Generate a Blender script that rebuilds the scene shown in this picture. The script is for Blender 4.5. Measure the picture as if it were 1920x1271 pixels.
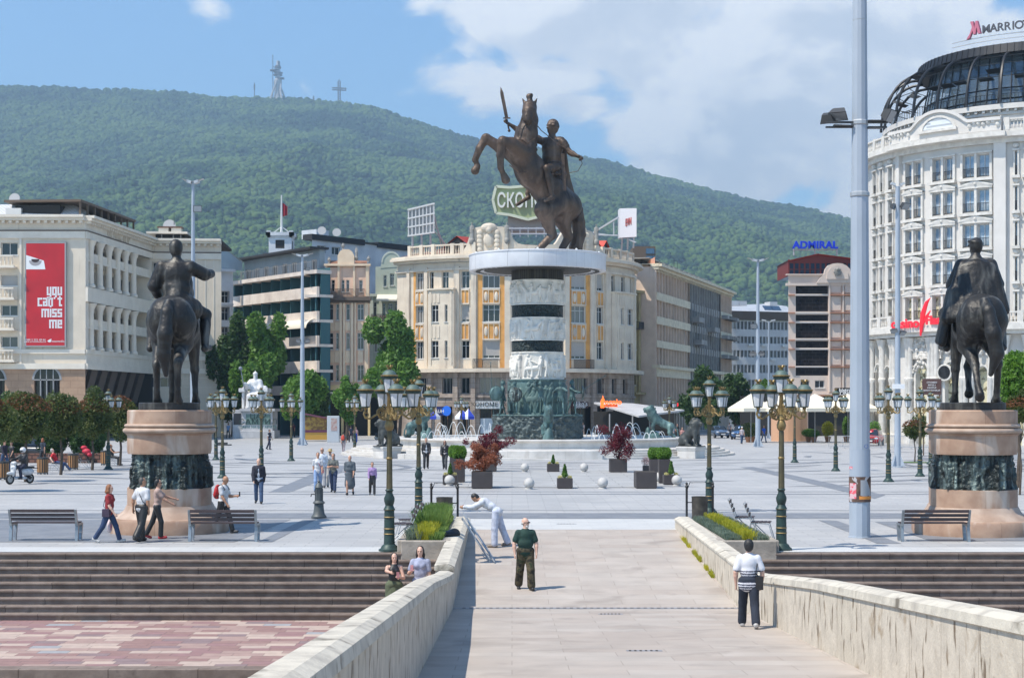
import bpy,math,random
import numpy as np
from mathutils import Vector as Vc,Matrix as Mx
R=math.radians
scene=bpy.context.scene
for o in list(bpy.data.objects):bpy.data.objects.remove(o)
# ---------------------------------------------------------------- camera
FPX,HZ,CX,CH=3000.0,764.0,960.0,3.6
cam=bpy.data.cameras.new('camera');camo=bpy.data.objects.new('camera',cam)
scene.collection.objects.link(camo);scene.camera=camo
cam.sensor_width=36;cam.lens=36*FPX/1920;cam.clip_start=.5;cam.clip_end=60000
cam.shift_y=(HZ-635.5)/1920
camo.location=(0,0,CH);camo.rotation_euler=(R(90),0,0)
# ---------------------------------------------------------------- sun, sky
SUN_EL,SUN_DIR=58,Vc((-.87,-.49,0)).normalized()
sdir=Vc((SUN_DIR.x*math.cos(R(SUN_EL)),SUN_DIR.y*math.cos(R(SUN_EL)),math.sin(R(SUN_EL))))
sl=bpy.data.lights.new('sun','SUN');sl.energy=5.0;sl.angle=R(.5);sl.color=(1,.92,.80)
so=bpy.data.objects.new('sun',sl);scene.collection.objects.link(so)
so.rotation_euler=(-sdir).to_track_quat('-Z','Y').to_euler();so.location=(0,0,50)
vs=scene.view_settings
vs.view_transform='Standard';vs.look='None';vs.gamma=1;vs.exposure=0.26
w=bpy.data.worlds.new("World");scene.world=w;w.use_nodes=True
nt=w.node_tree;N=nt.nodes;Lk=nt.links;N.clear()
def wn(t,**k):
 n=N.new(t)
 for a,b in k.items():setattr(n,a,b)
 return n
def wmath(op,a,b=None,c=None,clamp=False):
 n=wn('ShaderNodeMath',operation=op,use_clamp=clamp)
 for i,x in enumerate((a,b,c)):
  if x is None:continue
  if isinstance(x,(int,float)):n.inputs[i].default_value=x
  else:Lk.new(x,n.inputs[i])
 return n.outputs[0]
out=wn('ShaderNodeOutputWorld');bg=wn('ShaderNodeBackground')
sky=wn('ShaderNodeTexSky',sky_type='NISHITA',sun_disc=False)
sky.sun_elevation=R(SUN_EL);sky.sun_rotation=math.atan2(SUN_DIR.x,SUN_DIR.y)
sky.air_density=1.0;sky.dust_density=.0;sky.ozone_density=3;sky.altitude=300
tc=wn('ShaderNodeTexCoord');sp=wn('ShaderNodeSeparateXYZ');Lk.new(tc.outputs['Generated'],sp.inputs[0])
ysafe=wmath('MAXIMUM',wmath('ABSOLUTE',sp.outputs[1]),.02)
U=wmath('DIVIDE',sp.outputs[0],ysafe);V=wmath('DIVIDE',sp.outputs[2],ysafe)
CL=[(.055,.262,.125,.075,1.5),(.16,.195,.14,.08,1.6),(.20,.26,.12,.05,1.4),(.02,.205,.07,.030,.95),(.12,.142,.10,.035,.9),(.25,.175,.10,.05,.8),(.045,.19,.05,.02,.7),(.20,.120,.085,.030,.6),(.30,.225,.06,.05,.8),(.285,.135,.05,.03,.4),(-.190,.250,.022,.018,.42),(-.36,.30,.10,.02,.3),(.55,.24,.2,.09,1.1),(-.75,.2,.2,.07,1.0)]
def density(du,dv):
 u=wmath('ADD',U,du);v=wmath('ADD',V,dv)
 cb=wn('ShaderNodeCombineXYZ');Lk.new(u,cb.inputs[0]);Lk.new(wmath('MULTIPLY',v,1.5),cb.inputs[1])
 no=wn('ShaderNodeTexNoise');no.inputs['Scale'].default_value=13;no.inputs['Detail'].default_value=9;no.inputs['Roughness'].default_value=.56;no.inputs['Distortion'].default_value=.25
 Lk.new(cb.outputs[0],no.inputs[0])
 env=None
 for(cu,cv,a,b,s)in CL:
  eu=wmath('DIVIDE',wmath('SUBTRACT',u,cu),a);ev=wmath('DIVIDE',wmath('SUBTRACT',v,cv),b)
  e=wmath('SUBTRACT',1.0,wmath('SQRT',wmath('ADD',wmath('MULTIPLY',eu,eu),wmath('MULTIPLY',ev,ev))))
  e=wmath('MULTIPLY',wmath('MAXIMUM',e,-.6),s)
  env=e if env is None else wmath('MAXIMUM',env,e)
 return wmath('ADD',wmath('MULTIPLY',wmath('SUBTRACT',no.outputs[0],.5),2.6),wmath('MULTIPLY',env,.95))
d0=density(0,0);d1=density(-.010,.016)
alpha=wn('ShaderNodeMapRange',interpolation_type='SMOOTHSTEP');Lk.new(d0,alpha.inputs[0]);alpha.inputs[1].default_value=.02;alpha.inputs[2].default_value=.42
lit=wn('ShaderNodeMapRange',interpolation_type='SMOOTHSTEP');Lk.new(wmath('SUBTRACT',d0,wmath('MULTIPLY',d1,1.0)),lit.inputs[0]);lit.inputs[1].default_value=-.22;lit.inputs[2].default_value=.22
thick=wn('ShaderNodeMapRange',interpolation_type='SMOOTHSTEP');Lk.new(d1,thick.inputs[0]);thick.inputs[1].default_value=.35;thick.inputs[2].default_value=1.35;thick.inputs[3].default_value=1;thick.inputs[4].default_value=.0
litv=wmath('ADD',wmath('MULTIPLY',lit.outputs[0],.62),wmath('MULTIPLY',thick.outputs[0],.62),clamp=True)
cc=wn('ShaderNodeMix',data_type='RGBA');Lk.new(litv,cc.inputs[0])
cc.inputs[6].default_value=(5.2,5.5,6.0,1);cc.inputs[7].default_value=(7.6,7.6,7.6,1)
skm=wn('ShaderNodeMix',data_type='RGBA');up=wmath('GREATER_THAN',sp.outputs[2],0.0)
Lk.new(wmath('MULTIPLY',wmath('MULTIPLY',alpha.outputs[0],.93),up),skm.inputs[0]);gn=wn('ShaderNodeMix',data_type='RGBA',blend_type='MULTIPLY');gn.inputs[0].default_value=1;Lk.new(sky.outputs[0],gn.inputs[6]);gn.inputs[7].default_value=(.92,1.12,1.20,1);Lk.new(gn.outputs[2],skm.inputs[6]);Lk.new(cc.outputs[2],skm.inputs[7])
Lk.new(skm.outputs[2],bg.inputs[0]);bg.inputs[1].default_value=.15;Lk.new(bg.outputs[0],out.inputs[0])
# ---------------------------------------------------------------- helpers
def P(px,py,Y):return Vc(((px-CX)*Y/FPX,Y,CH+(HZ-py)*Y/FPX))
def GY(py,z=0):return FPX*(CH-z)/(py-HZ)
def G(px,py,z=0):
 Y=GY(py,z);return Vc(((px-CX)*Y/FPX,Y,z))
COL=scene.collection
def tag(o,label=None,cat=None,group=None,kind=None):
 if label:o['label']=label
 if cat:o['category']=cat
 if group:o['group']=group
 if kind:o['kind']=kind
 return o
def thg(name,label,cat,loc=(0,0,0),rz=0,group=None,s=1):
 o=bpy.data.objects.new(name,None);o.empty_display_size=.2;COL.objects.link(o)
 o.location=loc;o.rotation_euler=(0,0,rz);o.scale=(s,s,s)
 return tag(o,label,cat,group)
def link(name,me,parent=None):
 o=bpy.data.objects.new(name,me);COL.objects.link(o)
 if parent:o.parent=parent
 return o
def cpt(o,parent=None):
 c=o.copy();COL.objects.link(c);c.parent=parent
 for ch in o.children:cpt(ch,c)
 return c
def dup(o,loc,rz=0,label=None,s=None):
 kids=list(o.children);c=o.copy();COL.objects.link(c);c.location=loc;c.rotation_euler=(0,0,rz)
 if s:c.scale=(s,s,s)
 if label:c['label']=label
 for k in kids:cpt(k,c)
 return c
class MB:
 def __init__(s):s.v=[];s.f=[];s.m=[]
 def add(s,vs,fs,m=0):
  b=len(s.v);s.v+=[tuple(p)for p in vs];s.f+=[tuple(i+b for i in f)for f in fs];s.m+=[m]*len(fs);return s
 def box(s,x0,x1,y0,y1,z0,z1,m=0):
  return s.add([(x0,y0,z0),(x1,y0,z0),(x1,y1,z0),(x0,y1,z0),(x0,y0,z1),(x1,y0,z1),(x1,y1,z1),(x0,y1,z1)],[(0,3,2,1),(4,5,6,7),(0,1,5,4),(1,2,6,5),(2,3,7,6),(3,0,4,7)],m)
 def bar(s,a,b,w,h,m=0,up=(0,0,1)):
  a=Vc(a);b=Vc(b);d=(b-a).normalized();u=Vc(up)
  if abs(d.dot(u))>.99:u=Vc((0,1,0))
  x=d.cross(u).normalized()*w/2;y=x.cross(d).normalized()*h/2
  return s.add([a-x-y,a+x-y,a+x+y,a-x+y,b-x-y,b+x-y,b+x+y,b-x+y],[(0,3,2,1),(4,5,6,7),(0,1,5,4),(1,2,6,5),(2,3,7,6),(3,0,4,7)],m)
 def prism(s,poly,z0,z1,m=0):
  n=len(poly);v=[(x,y,z0)for x,y in poly]+[(x,y,z1)for x,y in poly]
  return s.add(v,[tuple(range(n-1,-1,-1)),tuple(range(n,2*n))]+[(i,(i+1)%n,n+(i+1)%n,n+i)for i in range(n)],m)
 def prismy(s,poly,y0,y1,m=0):
  n=len(poly);v=[(x,y0,z)for x,z in poly]+[(x,y1,z)for x,z in poly]
  return s.add(v,[tuple(range(n)),tuple(range(2*n-1,n-1,-1))]+[(i,n+i,n+(i+1)%n,(i+1)%n)for i in range(n)],m)
 def prismx(s,poly,x0,x1,m=0):
  n=len(poly);v=[(x0,y,z)for y,z in poly]+[(x1,y,z)for y,z in poly]
  return s.add(v,[tuple(range(n-1,-1,-1)),tuple(range(n,2*n))]+[(i,(i+1)%n,n+(i+1)%n,n+i)for i in range(n)],m)
 def sheet(s,pts,z=None,m=0):
  return s.add([(p[0],p[1],p[2]if z is None else z)for p in pts],[tuple(range(len(pts)))],m)
 def tube(s,pts,rs,n=8,m=0,cap=True):
  pts=[Vc(p)for p in pts]
  if isinstance(rs,(int,float)):rs=[rs]*len(pts)
  v=[];prev=None
  for i,p in enumerate(pts):
   d=(pts[min(i+1,len(pts)-1)]-pts[max(i-1,0)]).normalized()
   if prev is None:u=d.cross(Vc((0,0,1)));u=u.normalized()if u.length>1e-3 else Vc((1,0,0))
   else:u=(prev-d*prev.dot(d)).normalized()
   prev=u;w_=d.cross(u)
   for k in range(n):
    a=2*math.pi*k/n;v.append(p+(u*math.cos(a)+w_*math.sin(a))*rs[i])
  f=[(i*n+k,i*n+(k+1)%n,(i+1)*n+(k+1)%n,(i+1)*n+k)for i in range(len(pts)-1)for k in range(n)]
  if cap:f+=[tuple(range(n-1,-1,-1)),tuple((len(pts)-1)*n+k for k in range(n))]
  return s.add(v,f,m)
 def cyl(s,a,b,r0,r1=None,n=12,m=0):return s.tube([a,b],[r0,r0 if r1 is None else r1],n,m)
 def lathe(s,prof,c=(0,0,0),n=24,m=0,a0=0,a1=2*math.pi,L=0,Lrot=0,sx=1):
  full=abs(a1-a0-2*math.pi)<1e-6;nn=n if full else n+1;v=[]
  cr,sr=math.cos(Lrot),math.sin(Lrot)
  for r,z in prof:
   for k in range(nn):
    a=a0+(a1-a0)*k/n;x=r*math.cos(a)*sx;y=r*math.sin(a)
    if L:y+=L if math.sin(a)>1e-9 else-L
    if Lrot:x,y=x*cr-y*sr,x*sr+y*cr
    v.append((c[0]+x,c[1]+y,c[2]+z))
  f=[]
  for i in range(len(prof)-1):
   for k in range(n):
    k2=(k+1)%nn
    f.append((i*nn+k,i*nn+k2,(i+1)*nn+k2,(i+1)*nn+k))
  if full:
   if prof[0][0]>1e-4:f.append(tuple(range(nn-1,-1,-1)))
   if prof[-1][0]>1e-4:f.append(tuple((len(prof)-1)*nn+k for k in range(nn)))
  return s.add(v,f,m)
 def sph(s,c,r,n=10,m=0,sc=(1,1,1)):
  prof=[(math.sin(math.pi*i/n),-math.cos(math.pi*i/n))for i in range(n+1)]
  v=[];
  for q,z in prof:
   for k in range(2*n):
    a=math.pi*k/n;v.append((c[0]+r*sc[0]*q*math.cos(a),c[1]+r*sc[1]*q*math.sin(a),c[2]+r*sc[2]*z))
  f=[(i*2*n+k,i*2*n+(k+1)%(2*n),(i+1)*2*n+(k+1)%(2*n),(i+1)*2*n+k)for i in range(n)for k in range(2*n)]
  return s.add(v,f,m)
 def xf(s,M,start=0):
  for i in range(start,len(s.v)):s.v[i]=tuple(M@Vc(s.v[i]))
  return s
 def mesh(s,name,mats,smooth=False):
  me=bpy.data.meshes.new(name);me.from_pydata(s.v,[],s.f)
  for mt in(mats if isinstance(mats,(list,tuple))else[mats]):me.materials.append(mt)
  me.polygons.foreach_set('material_index',s.m)
  if smooth:me.polygons.foreach_set('use_smooth',[True]*len(s.f))
  me.update();return me
 def mk(s,name,mats,parent=None,smooth=False,bevel=0,sharp=None):
  o=link(name,s.mesh(name,mats,smooth),parent)
  if smooth:o.data.set_sharp_from_angle(angle=R(sharp or 40))
  if bevel:
   b=o.modifiers.new('bevel','BEVEL');b.width=bevel;b.segments=2;b.limit_method='ANGLE';b.angle_limit=R(50)
  return o
def npmesh(name,V_,Q,mats,mi=None,smooth=True):
 me=bpy.data.meshes.new(name);n=len(V_);k=Q.shape[1]
 me.vertices.add(n);me.vertices.foreach_set('co',np.asarray(V_,np.float32).ravel())
 me.loops.add(Q.size);me.loops.foreach_set('vertex_index',Q.astype(np.int32).ravel())
 me.polygons.add(len(Q));me.polygons.foreach_set('loop_start',np.arange(0,Q.size,k,dtype=np.int32))
 try:me.polygons.foreach_set('loop_total',np.full(len(Q),k,np.int32))
 except Exception:pass
 for mt in(mats if isinstance(mats,(list,tuple))else[mats]):me.materials.append(mt)
 if mi is not None:me.polygons.foreach_set('material_index',mi.astype(np.int32))
 if smooth:me.polygons.foreach_set('use_smooth',np.ones(len(Q),bool))
 me.update(calc_edges=True);return me
def txm(txt,size,depth,mat_,align='CENTER',sx=1,bold=0):
 cu=bpy.data.curves.new('lettering','FONT');cu.body=txt;cu.size=size;cu.extrude=depth/2;cu.align_x=align;cu.align_y='CENTER';cu.offset=bold
 cu.space_character=1.05
 o=bpy.data.objects.new('lettering',cu);COL.objects.link(o)
 dg=bpy.context.evaluated_depsgraph_get();dg.update()
 me=bpy.data.meshes.new_from_object(o.evaluated_get(dg));bpy.data.objects.remove(o);bpy.data.curves.remove(cu)
 me.transform(Mx.Rotation(R(90),4,'X')@Mx.Diagonal((sx,1,1,1)))
 me.materials.clear();me.materials.append(mat_);return me
# ---------------------------------------------------------------- materials
def mat(name,col,rough=.6,metal=0,col2=None,ns=3,nd=5,contrast=(.35,.65),bump=0,bs=20,spec=.5,streak=0,coord='Object',sc=(1,1,1),trans=0,emit=0,brick=None,bumpdist=.02,alpha=None,col3=None,n3=1,extra=None,c3r=(.5,.6)):
 m=bpy.data.materials.new(name);m.use_nodes=True;t=m.node_tree;nd_=t.nodes;L=t.links
 b=nd_['Principled BSDF'];b.inputs['Roughness'].default_value=rough;b.inputs['Metallic'].default_value=metal
 b.inputs['Specular IOR Level'].default_value=spec
 c4=lambda c:(c[0],c[1],c[2],1)if isinstance(c,(tuple,list))else(c,c,c,1)
 b.inputs['Base Color'].default_value=c4(col)
 if trans:b.inputs['Transmission Weight'].default_value=trans
 if alpha is not None:b.inputs['Alpha'].default_value=alpha
 if emit:b.inputs['Emission Color'].default_value=c4(col);b.inputs['Emission Strength'].default_value=emit
 tcn=nd_.new('ShaderNodeTexCoord');mp=nd_.new('ShaderNodeMapping');L.new(tcn.outputs[coord],mp.inputs[0]);mp.inputs['Scale'].default_value=sc
 cur=None
 def noise(scale,detail,vec=mp.outputs[0],dist=0):
  n=nd_.new('ShaderNodeTexNoise');n.inputs['Scale'].default_value=scale;n.inputs['Detail'].default_value=detail;n.inputs['Distortion'].default_value=dist
  L.new(vec,n.inputs[0]);return n
 def ramp(src,lo,hi):
  r=nd_.new('ShaderNodeMapRange');L.new(src,r.inputs[0]);r.inputs[1].default_value=lo;r.inputs[2].default_value=hi;return r.outputs[0]
 def mix(f,a,bb,mode='MIX'):
  x=nd_.new('ShaderNodeMix');x.data_type='RGBA';x.blend_type=mode
  if isinstance(f,float):x.inputs[0].default_value=f
  else:L.new(f,x.inputs[0])
  for i,q in((6,a),(7,bb)):
   if isinstance(q,(tuple,list,float,int)):x.inputs[i].default_value=c4(q)
   else:L.new(q,x.inputs[i])
  return x.outputs[2]
 if col2 is not None:cur=mix(ramp(noise(ns,nd).outputs[0],*contrast),col,col2)
 if brick:
  bw,bh,mo,mc,vc,vert=brick
  bt=nd_.new('ShaderNodeTexBrick');bt.inputs['Scale'].default_value=1;bt.inputs['Brick Width'].default_value=bw;bt.inputs['Row Height'].default_value=bh
  bt.inputs['Mortar Size'].default_value=mo;bt.inputs['Mortar Smooth'].default_value=.3;bt.inputs['Bias'].default_value=0
  bt.inputs['Color1'].default_value=(1,1,1,1);bt.inputs['Color2'].default_value=c4(vc);bt.inputs['Mortar'].default_value=c4(mc)
  src=mp.outputs[0]
  if vert:
   s_=nd_.new('ShaderNodeSeparateXYZ');L.new(src,s_.inputs[0]);ad=nd_.new('ShaderNodeMath');ad.operation='ADD';L.new(s_.outputs[0],ad.inputs[0]);L.new(s_.outputs[1],ad.inputs[1])
   cb=nd_.new('ShaderNodeCombineXYZ');L.new(ad.outputs[0],cb.inputs[0]);az=nd_.new('ShaderNodeMath');az.inputs[1].default_value=7;L.new(s_.outputs[2],az.inputs[0]);L.new(az.outputs[0],cb.inputs[1]);src=cb.outputs[0]
  L.new(src,bt.inputs[0]);cur=mix(1.0,cur if cur is not None else c4(col),bt.outputs['Color'],'MULTIPLY')
 if streak:
  ms=nd_.new('ShaderNodeMapping');L.new(tcn.outputs[coord],ms.inputs[0]);ms.inputs['Scale'].default_value=(streak[0],streak[0],streak[1])
  sn=noise(1,5,ms.outputs[0],.3);cur=mix(ramp(sn.outputs[0],streak[2],streak[3]),cur if cur is not None else c4(col),streak[4])
 if col3 is not None:cur=mix(ramp(noise(n3,6,dist=.5).outputs[0],*c3r),cur if cur is not None else c4(col),col3)
 if cur is not None:L.new(cur,b.inputs['Base Color'])
 if emit and cur is not None:L.new(cur,b.inputs['Emission Color'])
 if bump:
  bn=noise(bs,6);bp=nd_.new('ShaderNodeBump');bp.inputs['Strength'].default_value=bump;bp.inputs['Distance'].default_value=bumpdist
  L.new(bn.outputs[0],bp.inputs['Height']);L.new(bp.outputs[0],b.inputs['Normal'])
 if extra:extra(m,nd_,L,b,mp)
 return m
def leafmat(name,c1,c2,c3=None):
 def ex(m,nd_,L,b,mp):
  oi=nd_.new('ShaderNodeTexCoord');n=nd_.new('ShaderNodeTexNoise');n.inputs['Scale'].default_value=1.6;n.inputs['Detail'].default_value=6;n.inputs['Roughness'].default_value=.8
  L.new(oi.outputs['Object'],n.inputs[0]);cr=nd_.new('ShaderNodeValToRGB');L.new(n.outputs[0],cr.inputs[0])
  e=cr.color_ramp.elements;e[0].position=.36;e[0].color=(*c1,1);e[1].position=.62;e[1].color=(*c2,1)
  if c3:x=e.new(.5);x.color=(*c3,1)
  L.new(cr.outputs[0],b.inputs['Base Color'])
  tr=nd_.new('ShaderNodeBsdfTranslucent');L.new(cr.outputs[0],tr.inputs[0]);ms=nd_.new('ShaderNodeMixShader');ms.inputs[0].default_value=.45
  L.new(b.outputs[0],ms.inputs[1]);L.new(tr.outputs[0],ms.inputs[2]);L.new(ms.outputs[0],nd_['Material Output'].inputs[0])
 return mat(name,c1,.55,extra=ex)
# ================================================================ ground, terrain, steps, bridge
def plaza_ex(m,nd_,L,b,mp):
 pass
M_ground=mat('city ground',(.30,.29,.27),.9,col2=(.22,.22,.21),ns=.05)
M_plaza=mat('plaza marble',(.46,.455,.445),.55,col2=(.385,.385,.38),ns=.35,nd=8,contrast=(.3,.75),brick=(1.2,.4,.012,(.50,.50,.50),(.86,.87,.89),False),bump=.05,bs=4,col3=(.33,.33,.33),n3=.22,c3r=(.53,.75))
M_white=mat('white marble paving',(.58,.58,.56),.5,col2=(.50,.50,.49),ns=.8,brick=(1.2,.4,.006,(.7,.7,.7),(.93,.94,.95),False))
M_grey=mat('grey granite paving',(.23,.24,.26),.55,col2=(.18,.19,.21),ns=1.5,nd=8,brick=(.6,.4,.006,(.7,.7,.7),(.86,.88,.9),False))
M_slab=mat('pale slab paving',(.44,.44,.43),.55,col2=(.36,.36,.355),ns=.6,brick=(2.0,1.2,.02,(.42,.42,.42),(.9,.9,.9),False))
M_step=mat('brown basalt steps',(.17,.130,.108),.85,col2=(.26,.21,.18),ns=3,nd=10,contrast=(.35,.7),brick=(1.7,.29,.012,(.45,.43,.42),(.80,.78,.76),False),bump=.5,bs=9,bumpdist=.02,col3=(.11,.085,.07),n3=3,c3r=(.60,.75))
M_tile=mat('red and pink quay slabs',(.46,.25,.215),.8,brick=(.85,.34,.006,(.35,.3,.3),(.95,.95,.95),False),bump=.2,bs=12)
def tile_ex(m,nd_,L,b,mp):
 sp_=nd_.new('ShaderNodeSeparateXYZ');L.new(mp.outputs[0],sp_.inputs[0])
 def mt(op,a,c=None):
  n=nd_.new('ShaderNodeMath');n.operation=op
  for i,q in enumerate((a,c)):
   if q is None:continue
   if isinstance(q,(int,float)):n.inputs[i].default_value=q
   else:L.new(q,n.inputs[i])
  return n.outputs[0]
 ry=mt('FLOOR',mt('DIVIDE',sp_.outputs[1],.34));wn1=nd_.new('ShaderNodeTexWhiteNoise');wn1.noise_dimensions='1D';L.new(ry,wn1.inputs['W'])
 cx=mt('FLOOR',mt('ADD',mt('DIVIDE',sp_.outputs[0],.62),mt('MULTIPLY',wn1.outputs[0],3)))
 cb=nd_.new('ShaderNodeCombineXYZ');L.new(cx,cb.inputs[0]);L.new(ry,cb.inputs[1]);wn2=nd_.new('ShaderNodeTexWhiteNoise');wn2.noise_dimensions='2D';L.new(cb.outputs[0],wn2.inputs[0])
 cr=nd_.new('ShaderNodeValToRGB');cr.color_ramp.interpolation='CONSTANT';L.new(wn2.outputs[0],cr.inputs[0]);e=cr.color_ramp.elements
 cols=[(0,(.27,.165,.148)),(.2,(.34,.235,.205)),(.42,(.43,.335,.285)),(.62,(.27,.16,.155)),(.78,(.46,.36,.30)),(.9,(.23,.165,.165)),(.965,(.30,.30,.31))]
 e[0].color=(*cols[0][1],1);e[1].position=cols[1][0];e[1].color=(*cols[1][1],1)
 for p_,c_ in cols[2:]:x=e.new(p_);x.color=(*c_,1)
 n=nd_.new('ShaderNodeTexNoise');n.inputs['Scale'].default_value=5;n.inputs['Detail'].default_value=8;L.new(mp.outputs[0],n.inputs[0])
 mr=nd_.new('ShaderNodeMapRange');L.new(n.outputs[0],mr.inputs[0]);mr.inputs[3].default_value=.75;mr.inputs[4].default_value=1.2
 def joint(v,per,wd):
  fr=mt('FRACT',v);return mt('LESS_THAN',mt('MINIMUM',fr,mt('SUBTRACT',1,fr)),wd/per)
 j=mt('MAXIMUM',joint(mt('DIVIDE',sp_.outputs[1],.34),.34,.008),joint(mt('ADD',mt('DIVIDE',sp_.outputs[0],.62),mt('MULTIPLY',wn1.outputs[0],3)),.62,.008))
 f=mt('MULTIPLY',mr.outputs[0],mt('SUBTRACT',1,mt('MULTIPLY',j,.45)))
 mx=nd_.new('ShaderNodeVectorMath');mx.operation='SCALE';L.new(cr.outputs[0],mx.inputs[0]);L.new(f,mx.inputs['Scale']);L.new(mx.outputs[0],b.inputs['Base Color'])
M_tile=mat('red and pink quay slabs',(.46,.25,.215),.8,bump=.2,bs=12,extra=tile_ex)
M_deck=mat('travertine bridge paving',(.45,.405,.36),.75,col2=(.36,.325,.29),ns=1.1,nd=10,contrast=(.3,.75),brick=(1.6,.62,.006,(.6,.58,.55),(.90,.86,.84),False),bump=.15,bs=14,col3=(.27,.235,.205),n3=.8,c3r=(.56,.76),sc=(1,1,1))
M_para=mat('weathered travertine parapet',(.60,.54,.45),.85,col2=(.47,.42,.35),ns=3.2,nd=12,contrast=(.3,.7),streak=(6,1.7,.585,.66,(.16,.12,.08)),col3=(.34,.27,.19),n3=2.2,c3r=(.60,.70),bump=.35,bs=16,brick=(1.45,30,.01,(.55,.5,.45),(.93,.93,.91),True),bumpdist=.03)
M_cope=mat('weathered coping stone',(.55,.51,.43),.85,col2=(.38,.35,.30),ns=3.0,nd=12,contrast=(.42,.72),bump=.4,bs=18,col3=(.16,.14,.11),n3=2.2,c3r=(.60,.72),bumpdist=.03)
XL,XR=-1.26,4.86
RY0,RY1,RZ=34.2,47.2,-.69
def deckz(Y):return RZ+(RY0-Y)*.0535
TOP=39.9
def st(name,mb,m,smooth=False,**k):return tag(mb.mk(name,m,None,smooth,**k),kind='structure')
g=MB()
for z,(a,b,y0,y1)in((-.02,(-6000,XL-.02,TOP+.05,RY1)),(-.02,(XR+.02,6000,TOP+.05,RY1)),(-.02,(-6000,6000,RY1,2000))):
 g.sheet([(a,y0),(b,y0),(b,y1),(a,y1)],z)
g.sheet([(-6000,-4000),(6000,-4000),(6000,39.9),(-6000,39.9)],-2.6)
st('ground',g,M_ground)
g=MB();g.sheet([(-140,TOP-.0),(XL-.02,TOP),(XL-.02,RY1),(-140,RY1)],0);g.sheet([(XR+.02,TOP),(140,TOP),(140,RY1),(XR+.02,RY1)],0);g.sheet([(-140,RY1),(140,RY1),(140,165),(-140,165)],0)
g.sheet([(-60,165),(140,165),(140,225),(-60,225)],0)
st('plaza',g,M_plaza)
g=MB();g.sheet([(XL-.4,RY1+.02),(XR+.4,RY1+.02),(XR+.4,51.8),(XL-.4,51.8)],.004)
g.sheet([(-60,TOP),(-2.7,TOP),(-2.7,41.3),(-60,41.3)],.004);g.sheet([(6.5,TOP),(60,TOP),(60,41.3),(6.5,41.3)],.004);st('white_paving_strip',g,M_white)
g=MB()
def gpoly(*pts,z=.008):g.sheet([tuple(G(*p))[:2]for p in pts],z)
g.sheet([(-60,51.9),(60,51.9),(60,54.6),(-60,54.6)],.006)
g.sheet([(-60,66.3),(60,66.3),(60,66.8),(-60,66.8)],.006);g.sheet([(-60,68.3),(60,68.3),(60,68.6),(-60,68.6)],.006)
g.sheet([(-60,56.0),(60,56.0),(60,56.15),(-60,56.15)],.006)
gpoly((1534,975),(1569,976),(1690,1019),(1645,1019));gpoly((1389,876),(1413,875),(1660,928),(1640,935));gpoly((1640,978),(2200,978),(2200,1014),(1745,1014))
gpoly((503,923),(543,923),(640,886),(646,873),(622,873));gpoly((484,1016),(510,1016),(592,974.5),(568,974.5));gpoly((-300,1016),(440,1016),(545,974),(-300,974))
st('grey_paving_bands',g,M_grey)
g=MB();random.seed(4);CC=(2.0,125.3)
for k,rr in enumerate([19.5,23,26.5,30,33.5,37,41,45,49,53.5,58]):
 a=-math.pi*1.05;ph=random.random()*6
 while a<.05*math.pi:
  seg=random.uniform(3.5,9)/rr;wdt=random.uniform(.35,.8);n=12;pts=[]
  for sgn in(1,-1):
   for i in(range(n+1)if sgn==1 else range(n,-1,-1)):
    t=i/n;aa=a+seg*t;r_=rr+.9*math.sin(aa*rr*.45+ph)+sgn*wdt*math.sin(math.pi*t)**.6*.5
    pts.append((CC[0]+r_*math.cos(aa)*1.15,CC[1]+r_*math.sin(aa)*.98))
  if all(p[1]>70 for p in pts):
   for i in range(n):g.sheet([pts[i],pts[i+1],pts[2*n-i],pts[2*n+1-i]],.010)
  a+=seg+random.uniform(1.2,5.0)/rr
for cx_,cy_,rr in((-30,102,9),(-30,102,6.3),(36,100,11),(36,100,8),(36,100,5),(-14,96,7.5)):
 for i in range(60):
  a,b_=2*math.pi*i/60,2*math.pi*(i+1)/60;q=[]
  for(ang,r_)in((a,rr),(b_,rr),(b_,rr+.5),(a,rr+.5)):q.append((cx_+r_*math.cos(ang),cy_+r_*math.sin(ang)*1.1))
  g.sheet(q,.014)
st('scalloped_paving_inlay',g,M_grey)
g=MB();gpoly((880,881),(1197,881),(1228,914),(852,914),z=.018);st('slab_paving',g,M_slab)
for x0,x1,a in((-70,XL-.38,0),(XR+.38,70,0)):
 g=MB();n=9;rs,tr=.15,.29
 for i in range(n):
  y1=TOP-i*tr;z1=0-i*rs
  xa=x0;xb=x1
  if i==0:
   if x0<0:xb=-2.72
   else:xa=6.52
  g.box(xa,xb,y1-tr,y1 if i else y1-.002,z1-rs-.02 if i<n-1 else-1.6,z1-.004)
  g.box(xa,xb,y1-tr-.035,y1-tr+.001,z1-.055,z1-.004)
 g.box(x0,x1,y1-tr-.0,TOP,-3,z1-rs-.02)
 st('quay_steps',g,M_step,bevel=.012)
QZ=-1.354
g=MB();g.sheet([(-70,30.72),(XL-.38,30.72),(XL-.38,TOP-9*.29+.02),(-70,TOP-9*.29+.02)],QZ);g.sheet([(XR+.38,30.72),(70,30.72),(70,TOP-9*.29+.02),(XR+.38,TOP-9*.29+.02)],QZ);st('quay_paving',g,M_tile)
g=MB()
for x0,x1 in((-70,XL-.38),(XR+.38,70)):
 g.box(x0,x1,30.30,30.72,-3,QZ+.002);g.box(x0,x1,29.9,30.30,-3,QZ-.17);g.box(x0,x1,5,29.9,-3,QZ-.34)
st('quay_kerb',g,M_step,bevel=.015)
g=MB();n=24
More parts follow.
